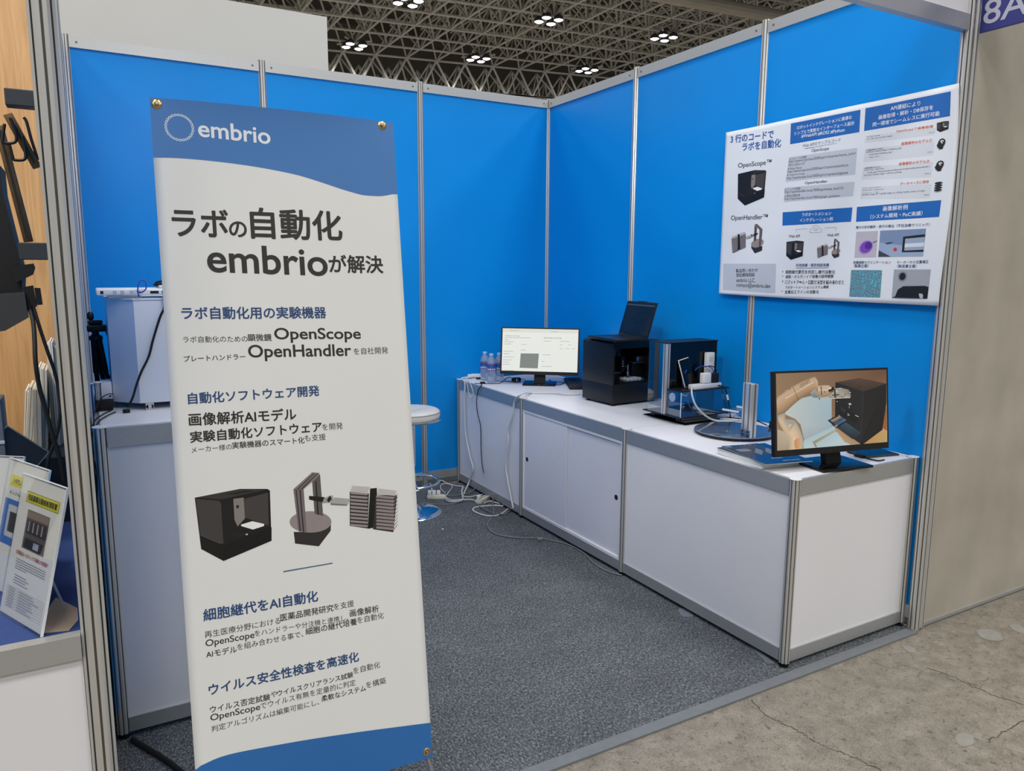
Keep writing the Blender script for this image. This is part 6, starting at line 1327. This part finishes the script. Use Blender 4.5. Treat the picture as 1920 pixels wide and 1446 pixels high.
cable('cable', [(-0.9690, -0.3120, 0.0140), (-0.8830, -0.3450, 0.0140), (-0.8080, -0.3370, 0.0160), (-0.7400, -0.2990, 0.0300), (-0.7160, -0.3320, 0.0500), (-0.7050, -0.3810, 0.0500), (-0.7350, -0.4620, 0.0350), (-0.7630, -0.5020, 0.0280)], 0.0034, GCAB, 'thin grey lead arching up over the tilted extension block')
cable('cable', [(-0.7370, -0.6870, 0.0110), (-0.7740, -0.6550, 0.0110), (-0.8450, -0.6290, 0.0110), (-0.9130, -0.6290, 0.0110), (-0.9460, -0.6720, 0.0110), (-0.9460, -0.7310, 0.0110), (-0.9200, -0.8030, 0.0110), (-0.8680, -0.8320, 0.0110), (-0.7980, -0.7990, 0.0110), (-0.7280, -0.7410, 0.0110)], 0.005, WCAB, 'thick white lead lying in a flat loop on the carpet')
cable('cable', [(-0.7350, -0.6410, 0.0120), (-0.7500, -0.5950, 0.0120), (-0.7750, -0.5700, 0.0160), (-0.8330, -0.6060, 0.0240)], 0.005, WCAB, 'short white lead with a plug beside the tilted extension block')
cable('cable', [(-0.7850, -0.5500, 0.0300), (-0.7660, -0.5680, 0.0500), (-0.7440, -0.6280, 0.0700), (-0.7030, -0.6540, 0.0500), (-0.7080, -0.7200, 0.0300), (-0.7270, -0.7670, 0.0180), (-0.8070, -0.8420, 0.0180), (-0.8590, -0.8140, 0.0180), (-0.8820, -0.7150, 0.0170), (-0.8750, -0.5980, 0.0140)], 0.0034, GCAB, 'thin grey lead arching out from the tilted extension block in a loop')
cable('cable', [(-0.7300, -0.5370, 0.0400), (-0.7980, -0.6570, 0.0260), (-0.8680, -0.7970, 0.0180), (-0.9240, -0.8750, 0.0100), (-0.9800, -0.9330, 0.0100), (-1.0190, -1.0280, 0.0100), (-1.0210, -1.1180, 0.0100), (-0.9750, -1.1920, 0.0100), (-0.9050, -1.2500, 0.0090), (-0.8390, -1.2860, 0.0100), (-0.8040, -1.3440, 0.0100), (-0.7580, -1.4250, 0.0100), (-0.7420, -1.5170, 0.0100), (-0.7490, -1.6180, 0.0090), (-0.7790, -1.7280, 0.0100), (-0.7850, -1.8200, 0.0100), (-0.7700, -1.8900, 0.0100), (-0.7490, -1.9310, 0.0100)], 0.0040, GCAB, 'long grey floor cable snaking along the carpet to the counter joint')
tag(MB().rbox((-0.016, -0.006, 0), (0.016, 0.006, 0.011), 0.003).build('cable_joiner', mat('grey_clip', (140, 142, 146), 0.5, noise=0.04, nscale=50), smooth=40), 'small grey clip on the long floor cable', 'clip').location = (-0.8510, -1.3240, 0.0140)
cable('cable', [(-2.9340, -2.2280, 0.0120), (-2.9150, -2.2670, 0.0120), (-2.8770, -2.3400, 0.0120), (-2.8390, -2.4190, 0.0120), (-2.8090, -2.4910, 0.0120)], 0.0085, RUB, 'thick black floor cable coming out under the tall counter')

# ------------------------------------------------------------------ white machine on the tall counter
ZL = HL+0.0005
wm = thing('white_instrument', 'tall white instrument box with chamfered corner on the tall counter', 'instrument', (-2.66, -1.70, ZL))
MZ0, MZ1 = ZL+0.0225, 1.4025
ch_ = [(-2.906, -1.85), (-2.828, -1.934), (-2.44, -1.934), (-2.40, -1.89), (-2.40, -1.52), (-2.44, -1.48), (-2.866, -1.48), (-2.906, -1.52)]
WBOX = mat('white_powder_coat', (216, 221, 232), 0.32, noise=0.012, nscale=6)
MB().vprism(ch_, (0, 0), MZ0, MZ1-0.006).build('housing', WBOX, wm, world=True)
MB().vprism([(x*1.0+(-0.003 if x < -2.6 else 0.003), y+(-0.003 if y < -1.7 else 0.003)) for x, y in ch_], (0, 0), MZ1-0.0058, MZ1).build('lid', WBOX, wm, world=True)
for x in (-2.80, -2.47):
    mb = MB()
    q = 0.001
    mb.box((x-0.0125, -1.945, ZL), (x+0.0125, -1.47, ZL+0.004)); mb.box((x-0.0125, -1.945, ZL+0.018), (x+0.0125, -1.47, ZL+0.022))
    mb.box((x-0.0125, -1.945, ZL+0.0041), (x-0.0095, -1.47, ZL+0.008)); mb.box((x+0.0095, -1.945, ZL+0.0041), (x+0.0125, -1.47, ZL+0.008))
    mb.box((x-0.0125, -1.945, ZL+0.014), (x-0.0095, -1.47, ZL+0.0179)); mb.box((x+0.0095, -1.945, ZL+0.014), (x+0.0125, -1.47, ZL+0.0179))
    mb.box((x-0.005, -1.945, ZL+0.0041), (x+0.005, -1.47, ZL+0.0179))
    mb.build('profile_foot', ALU, wm, world=True)
ap = thing('flat_control_unit', 'flat white unit with ports lying on top of the white instrument', 'control unit', (-2.75, -1.83, MZ1+0.0005))
M = Matrix.Translation((-2.75, -1.83, MZ1+0.0005))
MB().rbox((-0.185, -0.09, 0.008), (0.25, 0.09, 0.031), 0.006, seg=3).build('unit_body', WPLAST, ap, 40)
for x in (-0.10, 0.10):
    MB().rbox((x-0.05, -0.07, 0), (x+0.05, 0.07, 0.0078), 0.001).build('rubber_pad', WPLAST, ap)
for k in range(4):
    mb = MB()
    for i in range(2):
        for j in range(3): mb.box((-0.135+0.022*k+(0.006 if k > 1 else 0)+0.006*i, -0.0908, 0.013+0.0042*j), (-0.1305+0.022*k+(0.006 if k > 1 else 0)+0.006*i, -0.0902, 0.0162+0.0042*j))
    mb.build('vent', mat('vent_grey', (168, 176, 200), 0.5, noise=0.03, nscale=40), ap)
MB().rbox((-0.172, -0.0908, 0.014), (-0.163, -0.0902, 0.024), 0.0002, seg=1).build('jack', MATTEB, ap)
MB().rbox((-0.024, -0.0908, 0.014), (0.002, -0.0902, 0.023), 0.0002, seg=1).build('port', MATTEB, ap)
MB().rbox((0.012, -0.096, 0.012), (0.035, -0.0903, 0.024), 0.001, seg=1).build('network_plug', BCAB, ap)
wb = thing('flat_white_box', 'white box lid lying on the flat unit beside the coiled black lead', 'box', (-2.66, -1.83, MZ1+0.032))
MB().rbox((-0.085, -0.085, 0), (0.16, 0.085, 0.008), 0.002).build('box_body', WPLAST, wb, 40)
cable('cable', [(-2.8140, -1.9300, 1.4260), (-2.8070, -1.9350, 1.4220), (-2.7970, -1.9450, 1.4240), (-2.7870, -1.9450, 1.4360), (-2.7870, -1.9400, 1.4560), (-2.7980, -1.9400, 1.4630), (-2.8080, -1.9450, 1.4510), (-2.8130, -1.9500, 1.4280), (-2.8100, -1.9450, 1.4070)], 0.0022, BCAB, 'blue network cable looping over the flat white unit')
mb = MB()
for k in range(3):
    mb.tube([(-2.725+0.032*math.cos(t)+0.004*k, -1.85+0.03*math.sin(t)+0.004*k, MZ1+0.032+0.011+0.0065*k+0.006*math.sin(t+k)) for t in [2*math.pi*i/18 for i in range(18)]], 0.0026, 7, True, 3, closed=True)
tag(mb.build('coiled_cable', RUB, smooth=60, world=True), 'coiled black lead lying on the white box lid', 'cable')
cable('cable', [(-2.735, -1.945, 1.412), (-2.736, -1.945, 1.37), (-2.7510, -1.9450, 1.3380), (-2.7770, -1.9450, 1.2620), (-2.7930, -1.9450, 1.2080), (-2.8190, -1.9500, 1.1580), (-2.8370, -1.9550, 1.1140), (-2.8530, -1.9650, 1.0700), (-2.8690, -1.9650, 1.0440)], 0.0038, RUB, 'black power lead running down the front of the white instrument')
tag(MB().rbox((-0.012, -0.008, 0), (0.010, 0.010, 0.012), 0.003).build('cable_plug', MATTEB, smooth=40), 'black plug lying at the foot of the white instrument', 'plug').location = (-2.872, -1.968, ZL)

bk = thing('power_adapter', 'black adapter box at the back edge of the tall counter beside the white instrument', 'adapter', (-2.9375, -1.83, ZL))
MB().rbox((-0.026, -0.07, 0), (0.028, 0.07, 0.036), 0.003).build('adapter_body', MATTEB, bk, 40)
MB().rbox((-0.010, -0.0712, 0.010), (0.014, -0.0702, 0.024), 0.0003, seg=1).build('socket', BLACK, bk)
wx = thing('white_box', 'small white box standing on the black adapter', 'box', (-2.925, -1.83, ZL+0.0365))
MB().rbox((-0.017, -0.05, 0), (0.016, 0.05, 0.056), 0.002).build('box_body', WBOX, wx, 40)
MB().rbox((0.006, -0.0512, 0.008), (0.013, -0.0502, 0.013), 0.0002, seg=1).build('port', MATTEB, wx)
sp_ = thing('capped_standoff', 'short aluminium standoff with a white cap on the black adapter', 'standoff', (-2.953, -1.88, ZL+0.0365))
post_mb(0.009, 0.0, 0.058, (0, 0)).build('shaft', PM, sp_)
MB().lathe([(0.015, 0.0585), (0.016, 0.060), (0.014, 0.062)], (0, 0, 0), 20).build('cap', CAPM, sp_)
# small folded tripod
tp = thing('tripod', 'folded black tripod standing behind the adapter boxes on the tall counter', 'tripod', (-2.925, -1.55, ZL))
for k, (dx, dy) in enumerate(((-0.022, -0.018), (0.028, -0.014), (0.004, 0.026))):
    lg = MB().rod((dx*0.30-0.018, dy*0.30, 0.215), (dx*0.62-0.012, dy*0.62, 0.09), 0.0115, 12, 0.0105).build('leg', MATTEB, tp, 40)
    MB().rod((dx*0.62-0.012, dy*0.62, 0.09), (dx*1.0+0.002, dy*1.0, 0.006), 0.0085, 10, 0.007).build('leg_section', BLACK, lg, 40)
    MB().lathe([(0.008, 0.0), (0.009, 0.004), (0.007, 0.012)], (dx*1.0+0.002, dy*1.0, 0), 12).build('rubber_foot', RUB, lg)
MB().lathe([(0.010, 0.205), (0.023, 0.212), (0.023, 0.226), (0.012, 0.232), (0.012, 0.242)], (-0.018, 0, 0), 20).build('collar', BLACK, tp, 40)
MB().rbox((-0.045, -0.022, 0.2425), (0.020, 0.022, 0.268), 0.006, seg=3).build('pan_head', BLACK, tp, 40)
MB().rbox((-0.040, -0.016, 0.2685), (0.008, 0.016, 0.285), 0.005, seg=3).build('clamp', MATTEB, tp, 40)
MB().lathe([(0.006, 0.285), (0.011, 0.292), (0.011, 0.308), (0.006, 0.316)], (-0.030, 0, 0), 16).build('mount_screw', MATTEB, tp, 40)
MB().rod((0.018, -0.012, 0.255), (0.040, -0.03, 0.150), 0.006, 10).build('pan_handle', MATTEB, tp, 40)
cable('cable', [(-2.972, -2.05, 1.0), (-2.965, -2.02, 1.045), (-2.945, -1.95, 1.075), (-2.92, -1.905, 1.083), (-2.908, -1.885, 1.078)], 0.0016, RUB, 'thin black lead reaching up to the small white box')
cable('cable', [(-2.905, -1.95, 1.0275), (-2.93, -2.02, 1.030), (-2.955, -2.10, 1.027), (-2.978, -2.20, 1.0), (-2.980, -2.225, 0.93), (-2.974, -2.235, 0.86), (-2.979, -2.235, 0.80)], 0.002, RUB, 'black lead dropping past the edge of the tall counter')
cable('cable', [(-2.915, -1.91, 1.0275), (-2.945, -2.0, 1.030), (-2.972, -2.13, 1.026), (-2.982, -2.21, 0.96), (-2.972, -2.24, 0.90), (-2.982, -2.24, 0.74)], 0.002, RUB, 'second black lead tangled at the edge of the tall counter')

# ------------------------------------------------------------------ the stand next door
WOOD = bpy.data.materials.new('oak_veneer'); WOOD.use_nodes = True
nt = WOOD.node_tree; bs = nt.nodes['Principled BSDF']
tc = nt.nodes.new('ShaderNodeTexCoord'); mp_ = nt.nodes.new('ShaderNodeMapping'); mp_.inputs['Scale'].default_value = (22, 22, 1.1)
n1 = nt.nodes.new('ShaderNodeTexNoise'); n1.inputs['Scale'].default_value = 2.4; n1.inputs['Detail'].default_value = 8; n1.inputs['Distortion'].default_value = 1.4
r1 = nt.nodes.new('ShaderNodeValToRGB')
r1.color_ramp.elements[0].position = 0.3; r1.color_ramp.elements[0].color = lin((198, 148, 96))
r1.color_ramp.elements[1].position = 0.72; r1.color_ramp.elements[1].color = lin((222, 174, 118))
nt.links.new(tc.outputs['Object'], mp_.inputs[0]); nt.links.new(mp_.outputs[0], n1.inputs['Vector']); nt.links.new(n1.outputs[0], r1.inputs[0]); nt.links.new(r1.outputs[0], bs.inputs['Base Color'])
bs.inputs['Roughness'].default_value = 0.45
st(MB().box((-4.2, -1.60, 0.9), (-3.03, -1.56, 3.3)).build('wall_wood', WOOD))
st(MB().box((-4.2, -1.62, 0.0), (-3.03, -1.575, 0.8995)).build('wall_plinth', mat('dark_plinth', (44, 48, 58), 0.6, noise=0.05, nscale=6)))
nc = thing('counter', 'neighbouring white counter with aluminium rail carrying leaning sign holders', 'counter', (-3.6, -2.7, 0))
MB().box((-4.2, -2.985, 0.675), (-3.0235, -2.955, 0.7275)).build('top_rail', RAIL, nc, world=True)
MB().box((-4.2, -2.972, 0.07), (-3.0235, -2.966, 0.674)).build('front_panel', WHITE, nc, world=True)
MB().box((-4.2, -2.985, 0.0), (-3.0235, -2.955, 0.0695)).build('bottom_rail', RAIL, nc, world=True)
MB().box((-4.2, -2.9545, 0.70), (-3.0235, -1.7, 0.7255)).build('worktop', mat('navy_cloth', (38, 62, 118), 0.85, noise=0.12, nscale=9, bump=0.15), nc, world=True)
MB().box((-4.2, -1.9, 0.0), (-4.15, -1.7, 0.699)).build('leg', RAIL, nc, world=True)
MB().box((-3.08, -1.9, 0.0), (-3.03, -1.7, 0.699)).build('leg', RAIL, nc, world=True)
area('stand_spot_light', (-3.75, -2.9, 3.1), 0.25, 16, (1.0, 0.92, 0.80), (-3.2, -2.2, 1.2), 130)
TZ = 0.7262
# three leaning sign holders
YEL = mat('label_yellow', (228, 222, 40), 0.45, noise=0.03, nscale=30)
RED = mat('ink_red', (178, 50, 48), 0.5, noise=0.03, nscale=30)
sb = Vector((-3.096, -2.9535, TZ))
e_r = Vector((0.4335, -0.9012, 0)).normalized(); e_u = Vector((0.2215, 0.1065, 0.9694)).normalized()
e_u = (e_u-e_r*e_u.dot(e_r)).normalized()
e_n = e_r.cross(e_u).normalized()
SWd, SHt = 0.209, 0.318
E1 = (e_r, e_u, e_n)
a_ = Vector((0.80, -0.60, 0)); c_ = (e_u-a_*e_u.dot(a_)).normalized()
E3 = (a_, c_, a_.cross(c_).normalized())
def sign_holder(label, br, kind):
    SWd = 0.209 if kind < 2 else 0.30
    e_r, e_u, e_n = (E1 if kind < 2 else E3)
    br = Vector(br)
    t = thing('sign_holder', label, 'sign holder', br)
    def mp(u, v, q): return br-e_r*(SWd-u)+e_u*v+e_n*q
    M = Matrix((e_r, e_u, e_n)).transposed().to_4x4(); M.translation = br-e_r*SWd
    MB().box((0, 0.002, -0.0035), (SWd, SHt, -0.0016), M).build('rear_sheet', ACRYL, t, world=True)
    MB().box((0.003, 0.005, -0.0014), (SWd-0.003, SHt-0.004, -0.0006), M).build('paper', PAPER, t, world=True)
    MB().box((0, 0.002, 0.0004), (SWd, SHt, 0.0022), M).build('front_sheet', ACRYL, t, world=True)
    ed = mat('acrylic_edge', (214, 220, 224), 0.2)
    mb = MB(); mb.box((SWd, 0.002, -0.0036), (SWd+0.0012, SHt, 0.0022), M); mb.box((0, SHt, -0.0036), (SWd, SHt+0.0012, 0.0022), M)
    mb.build('clear_edge', ed, t, world=True)
    # back strut
    top = mp(SWd/2, SHt*0.55, -0.004)
    MB().rod(top, Vector((top.x, top.y, TZ+0.004))-Vector((e_n.x, e_n.y, 0))*0.05, 0.003, 8).build('strut', ed, t, world=True)
    return t, mp
t1, m1 = sign_holder('frontmost leaning sign holder with a yellow heading and a dark instrument photo', sb, 0)
def uvq(a, b, c, d): return [(a, b), (c, b), (c, d), (a, d)]
U = lambda x: x*SWd
Vv = lambda y: y*SHt
picture('printed_label', [((120, 118, 40), uvq(U(.16), Vv(.815), U(.90), Vv(.893))), ((226, 220, 44), uvq(U(.17), Vv(.82), U(.89), Vv(.888)))], m1, t1, -0.0004, 0.00015)
picture('instrument_photo', [((92, 84, 82), uvq(U(.25), Vv(.50), U(.75), Vv(.77))), ((150, 130, 122), uvq(U(.26), Vv(.715), U(.74), Vv(.765))), ((46, 42, 46), uvq(U(.28), Vv(.61), U(.72), Vv(.70))), ((34, 32, 38), uvq(U(.28), Vv(.51), U(.72), Vv(.575)))]+[((170, 160, 165), uvq(U(.32+.1*k), Vv(.625), U(.35+.1*k), Vv(.695))) for k in range(4)]+[((140, 150, 175), uvq(U(.50), Vv(.52), U(.62), Vv(.565)))], m1, t1, -0.0004, 0.0001)
mb = MB(); put_text(mb, ('残留農薬自動前処理装置', 2, U(.20), Vv(.832), U(.86), Vv(.876)), m1, 0.0001, False); mb.build('label_lettering', INK, t1, world=True)
mb = MB(); put_text(mb, ('“日清食品ホールディングス㈱様と共同開発”', 1, U(.14), Vv(.445), U(.88), Vv(.475)), m1, 0.0001, False); mb.build('red_lettering', RED, t1, world=True)
mb = MB()
random.seed(11)
def ln(u0, v, u1, hgt=0.0018): mb.add([m1(u0, v, -0.0003), m1(u1, v, -0.0003), m1(u1, v+hgt, -0.0003), m1(u0, v+hgt, -0.0003)], [(0, 1, 2, 3)])
for k in range(5): ln(U(.18), Vv(.41-.016*k), U(.86 if k < 4 else .45))
for k in range(4): ln(U(.20), Vv(.30-.018*k), U(.48+.06*(k % 2)))
for k in range(9): ln(U(.10), Vv(.215-.018*k), U(.92), 0.0005)
for u in (.10, .34, .92): mb.add([m1(U(u), Vv(.071), -0.0003), m1(U(u)+0.0005, Vv(.071), -0.0003), m1(U(u)+0.0005, Vv(.216), -0.0003), m1(U(u), Vv(.216), -0.0003)], [(0, 1, 2, 3)])
for k in range(8):
    ln(U(.13), Vv(.203-.018*k), U(.28), 0.0016); ln(U(.37), Vv(.203-.018*k), U(.55+.3*random.random()), 0.0016)
mb.build('fine_print', mat('ink_grey_print', (120, 120, 122), 0.5, noise=0.03, nscale=30), t1, world=True)
t2, m2 = sign_holder('middle leaning sign holder with a bright yellow label over a blue photo', sb+Vector((-0.039, 0.186, 0)), 1)
t2.location = t2.location
picture('printed_label', [((228, 222, 30), uvq(U(.10), Vv(.80), U(.97), Vv(.885)))], m2, t2, -0.0004, 0.0001)
picture('instrument_photo', [((60, 120, 200), uvq(U(.06), Vv(.36), U(.94), Vv(.70))), ((206, 208, 214), uvq(U(.18), Vv(.42), U(.94), Vv(.66))), ((50, 52, 58), uvq(U(.24), Vv(.46), U(.52), Vv(.61)))], m2, t2, -0.0004, 0.0001)
mb = MB(); put_text(mb, ('HPLC 用自動', 1, U(.20), Vv(.822), U(.80), Vv(.866)), m2, 0.0001, False); put_text(mb, ('サンプルの抽出から上', 0, U(.14), Vv(.735), U(.80), Vv(.762)), m2, 0.0001, False); mb.build('label_lettering', INK, t2, world=True)
t3, m3 = sign_holder('rearmost leaning sign holder, blank at the top, beside the dark tablet', sb+Vector((-0.070, 0.335, 0)), 2)
mb = MB(); mb.add([m3(U(.1), Vv(.5), -0.0003), m3(U(.9), Vv(.5), -0.0003), m3(U(.9), Vv(.505), -0.0003), m3(U(.1), Vv(.505), -0.0003)], [(0, 1, 2, 3)]); mb.build('fine_print', INK, t3, world=True)
# tablet leaning behind the signs
P0 = Vector((-3.16, -2.50, 1.0)); 
tb = thing('tablet', 'dark tablet leaning behind the sign holders on the neighbouring counter', 'tablet', (-3.13, -2.3, TZ))
c_ = [(-3.1710, -2.2800, 1.0650), (-3.0880, -2.2800, 0.9880)]
d_ = (Vector(c_[1])-Vector(c_[0])); wv = d_.length*1.15; d_.normalize()
uu = Vector((0.02, 0.10, 0.24)); uu = (uu-d_*uu.dot(d_)).normalized(); nn_ = d_.cross(uu).normalized()
M = Matrix((d_, uu, nn_)).transposed().to_4x4(); M.translation = Vector(c_[0])-uu*0.30-d_*wv*0.08
MB().rbox((0, 0, -0.006), (wv, 0.30, 0), 0.0025, M, 2).build('tablet_body', mat('tablet_grey', (150, 148, 144), 0.35, 0.4, noise=0.04, nscale=30), tb, 40, world=True)
MB().box((0.004, 0.004, 0.0001), (wv-0.004, 0.296, 0.0006), M).build('tablet_screen', mat('dark_glass', (40, 42, 46), 0.12, noise=0.05, nscale=6), tb, world=True)
MB().rod(M @ Vector((wv/2, 0.15, -0.007)), (M @ Vector((wv/2, 0.15, -0.007))+Vector((0, 0.14, 0))).xy.to_3d()+Vector((0, 0, TZ+0.005)), 0.004, 8).build('prop', MATTEB, tb, world=True)
# literature standing against the wood
random.seed(5)
SH_ = [((-3.1500, -2.0000, 1.1210), 0.16, 0.10), ((-3.1380, -2.0200, 1.1340), 0.18, 0.12), ((-3.1280, -2.0400, 1.1280), 0.17, 0.05), ((-3.1120, -1.9700, 1.1900), 0.22, 0.04), ((-3.1030, -1.9900, 1.1850), 0.22, 0.06), ((-3.0870, -1.9200, 1.2550), 0.27, 0.02), ((-3.0780, -1.9400, 1.2670), 0.27, 0.0)]
shl = st(MB().box((-4.1, -2.12, 0.7265), (-3.055, -1.75, 0.93)).build('trim_2', mat('dark_shelf_block', (40, 44, 54), 0.6, noise=0.05, nscale=8)))
LABS = ('lowest white leaflet nearest the dark tablet', 'white leaflet second from the lowest in the leaning row', 'thin cream leaflet at the low end of the leaning row', 'white leaflet of middle height in the leaning row', 'cream leaflet just behind the middle-height white one', 'tall white leaflet at the high end of the leaning row', 'tallest white leaflet closest to the aluminium post')
for k, (p, hgt, sl) in enumerate(SH_):
    p = Vector(p)
    zt = p.z; zb = 0.9305
    mb = MB()
    th = 0.004+0.003*(k % 3)
    dxl = sl*(zt-zb)
    for q in range(2+k % 2):
        o_ = q*(th+0.001)
        a = Vector((p.x+o_-dxl, p.y, zb)); b = Vector((p.x+o_, p.y+0.02, zt-0.004*q))
        P = [a, a+Vector((th, 0, 0)), a+Vector((th, 0.19, 0)), a+Vector((0, 0.19, 0)), b, b+Vector((th, 0, 0)), b+Vector((th, 0.17, 0)), b+Vector((0, 0.17, 0))]
        mb.add(P, [(0, 3, 2, 1), (4, 5, 6, 7), (0, 1, 5, 4), (1, 2, 6, 5), (2, 3, 7, 6), (3, 0, 4, 7)])
    o = mb.build('leaflet_bundle', mat('leaflet_paper_%d' % (k % 3), ((222, 220, 212), (206, 200, 186), (188, 182, 170))[k % 3], 0.6, noise=0.06, nscale=60, stretch=(8, .1, .1)), world=True)
    tag(o, LABS[k], 'leaflets', 'leaflets leaning against the wood')
# brown flyer on the cloth
fy = MB().prism([(-3.10, -2.93), (-3.045, -2.945), (-3.028, -2.90), (-3.03, -2.83), (-3.075, -2.74), (-3.085, -2.78)], lambda x, y, h: (x, y, h), TZ, TZ+0.0012).build('flyer', mat('flyer_brown', (170, 150, 132), 0.4, noise=0.08, nscale=14), world=True)
tag(fy, 'brown flyer lying on the blue cloth beside the frontmost sign holder', 'flyer')
# black screen on a clamp frame, seen from behind
dm = thing('display_mount', 'black display frame with two crossbars fixed beside the front aluminium post', 'display mount', (-3.05, -2.6, 1.52))
for z0, z1, xa in ((1.868, 1.905, -3.092), (1.520, 1.560, -3.092)):
    MB().rbox((xa, -2.62, z0), (-3.0035, -2.575, z1), 0.002).build('crossbar', DGREY, dm, world=True)
TBRS = mat('worn_bronze_rail', (96, 74, 48), 0.4, 0.6, noise=0.2, nscale=30)
for a, b in (((-3.096, -2.50, 1.866), (-3.045, -2.50, 1.745)), ((-3.118, -2.48, 1.84), (-3.078, -2.48, 1.565))):
    a = Vector(a); b = Vector(b); d = (b-a).normalized(); s_ = Vector((0, 1, 0)); q = d.cross(s_).normalized()
    M = Matrix((q, s_, d)).transposed().to_4x4(); M.translation = a
    L = (b-a).length
    mb = MB(); mb.rbox((-0.010, -0.012, 0), (0.010, 0.012, L), 0.002, M); mb.cur = 1
    for y_ in (-0.0125,): mb.box((-0.003, y_, 0.01), (0.003, y_+0.001, L-0.01), M)
    mb.build('slotted_rail', [TBRS, MATTEB], dm, 40, world=True)
for pts in ([(-3.1030, -2.5200, 1.8400), (-3.1090, -2.5200, 1.8080), (-3.1070, -2.5200, 1.7960), (-3.0850, -2.5200, 1.8000), (-3.0820, -2.5200, 1.8200), (-3.0900, -2.5200, 1.8540)],
            [(-3.0970, -2.5200, 1.7920), (-3.0930, -2.5200, 1.7650), (-3.0890, -2.5200, 1.7580), (-3.0690, -2.5200, 1.7610), (-3.0660, -2.5200, 1.7800), (-3.0690, -2.5200, 1.8150)],
            [(-3.0640, -2.5000, 1.8620), (-3.0590, -2.5000, 1.8530), (-3.0530, -2.5000, 1.8160), (-3.0460, -2.5000, 1.7820), (-3.0430, -2.5000, 1.7640)]):
    MB().tube(pts, 0.0035, 8, True, 4).build('cable_hook', MATTEB, dm, 50, world=True)
tv = thing('television', 'black television seen from behind at the edge of the stand next door', 'television', (-3.3, -2.45, TZ))
def tvp(pts, y0, y1, nm, par=None, m=MATTEB):
    return MB().prism([(p[0], p[2]) for p in pts], lambda x, z, q: (x, q, z), y0, y1).build(nm, m, par or tv, world=True)
tvp([(-3.3220, -2.4500, 1.7490), (-3.3620, -2.4500, 1.3250), (-3.1590, -2.4500, 1.3410), (-3.1250, -2.4500, 1.3700), (-3.1070, -2.4500, 1.4230), (-3.0990, -2.4500, 1.4930), (-3.1110, -2.4500, 1.5830), (-3.1250, -2.4500, 1.6870), (-3.1250, -2.4500, 1.7510)], -2.45, -2.30, 'rear_shell')
tvp([(-3.1220, -2.4700, 1.5040), (-3.1140, -2.4700, 1.4640), (-3.0760, -2.4700, 1.4840), (-3.0700, -2.4700, 1.5010), (-3.0730, -2.4700, 1.5120)], -2.47, -2.455, 'bracket')
tvp([(-3.1590, -2.4800, 1.4360), (-3.1600, -2.4800, 1.3430), (-3.1450, -2.4800, 1.3450), (-3.0940, -2.4800, 1.3760), (-3.0970, -2.4800, 1.4400)], -2.48, -2.455, 'power_module', None, DGREY)
tvp([(-3.0990, -2.4650, 1.4530), (-3.0960, -2.4650, 1.4010), (-3.0740, -2.4650, 1.4030), (-3.0780, -2.4650, 1.4570)], -2.465, -2.455, 'plug', None, RUB)
tvp([(-3.0760, -2.4680, 1.4510), (-3.0740, -2.4680, 1.4070), (-3.0610, -2.4680, 1.4080), (-3.0630, -2.4680, 1.4500)], -2.468, -2.458, 'plug', None, MATTEB)
MB().rod((-3.36, -2.38, TZ+0.001), (-3.36, -2.38, 1.38), 0.014, 10).build('stand_pole', MATTEB, tv, world=True)
MB().lathe([(0.07, 0.0), (0.07, 0.008), (0.016, 0.012)], (-3.36, -2.38, TZ), 24).build('stand_base', MATTEB, tv, world=True)
cable('cable', [(-3.0910, -2.4600, 1.4030), (-3.0830, -2.5000, 1.3650), (-3.0820, -2.5300, 1.3200), (-3.0830, -2.5500, 1.2690), (-3.0800, -2.5500, 1.2080), (-3.0710, -2.5500, 1.1470), (-3.0600, -2.5500, 1.0770), (-3.0500, -2.5500, 1.0230), (-3.0450, -2.5500, 0.9630)], 0.0052, RUB, 'thicker of two black leads hanging from the television')
cable('cable', [(-3.0820, -2.4600, 1.4030), (-3.0720, -2.4800, 1.3540), (-3.0590, -2.5000, 1.2960), (-3.0460, -2.5000, 1.2340), (-3.0410, -2.5000, 1.1780), (-3.0420, -2.5000, 1.1290), (-3.0560, -2.5000, 1.0670), (-3.0760, -2.5000, 1.0150), (-3.0840, -2.5000, 0.9700)], 0.0042, RUB, 'thinner of two black leads hanging from the television')
gb = thing('display_box', 'grey box with a white slab at the very edge of the stand next door', 'box', (-3.2160, -2.3000, 1.0260))
gb.location.z = TZ
MB().rbox((-0.05, -0.02, 0), (0.0315, 0.1, 0.42), 0.003).build('box_body', mat('box_grey', (120, 124, 132), 0.5, noise=0.05, nscale=14), gb, 40)
MB().rbox((-0.055, -0.024, 0.30), (0.0325, -0.0205, 0.31), 0.001).build('white_slab', PAPER, gb, 40)
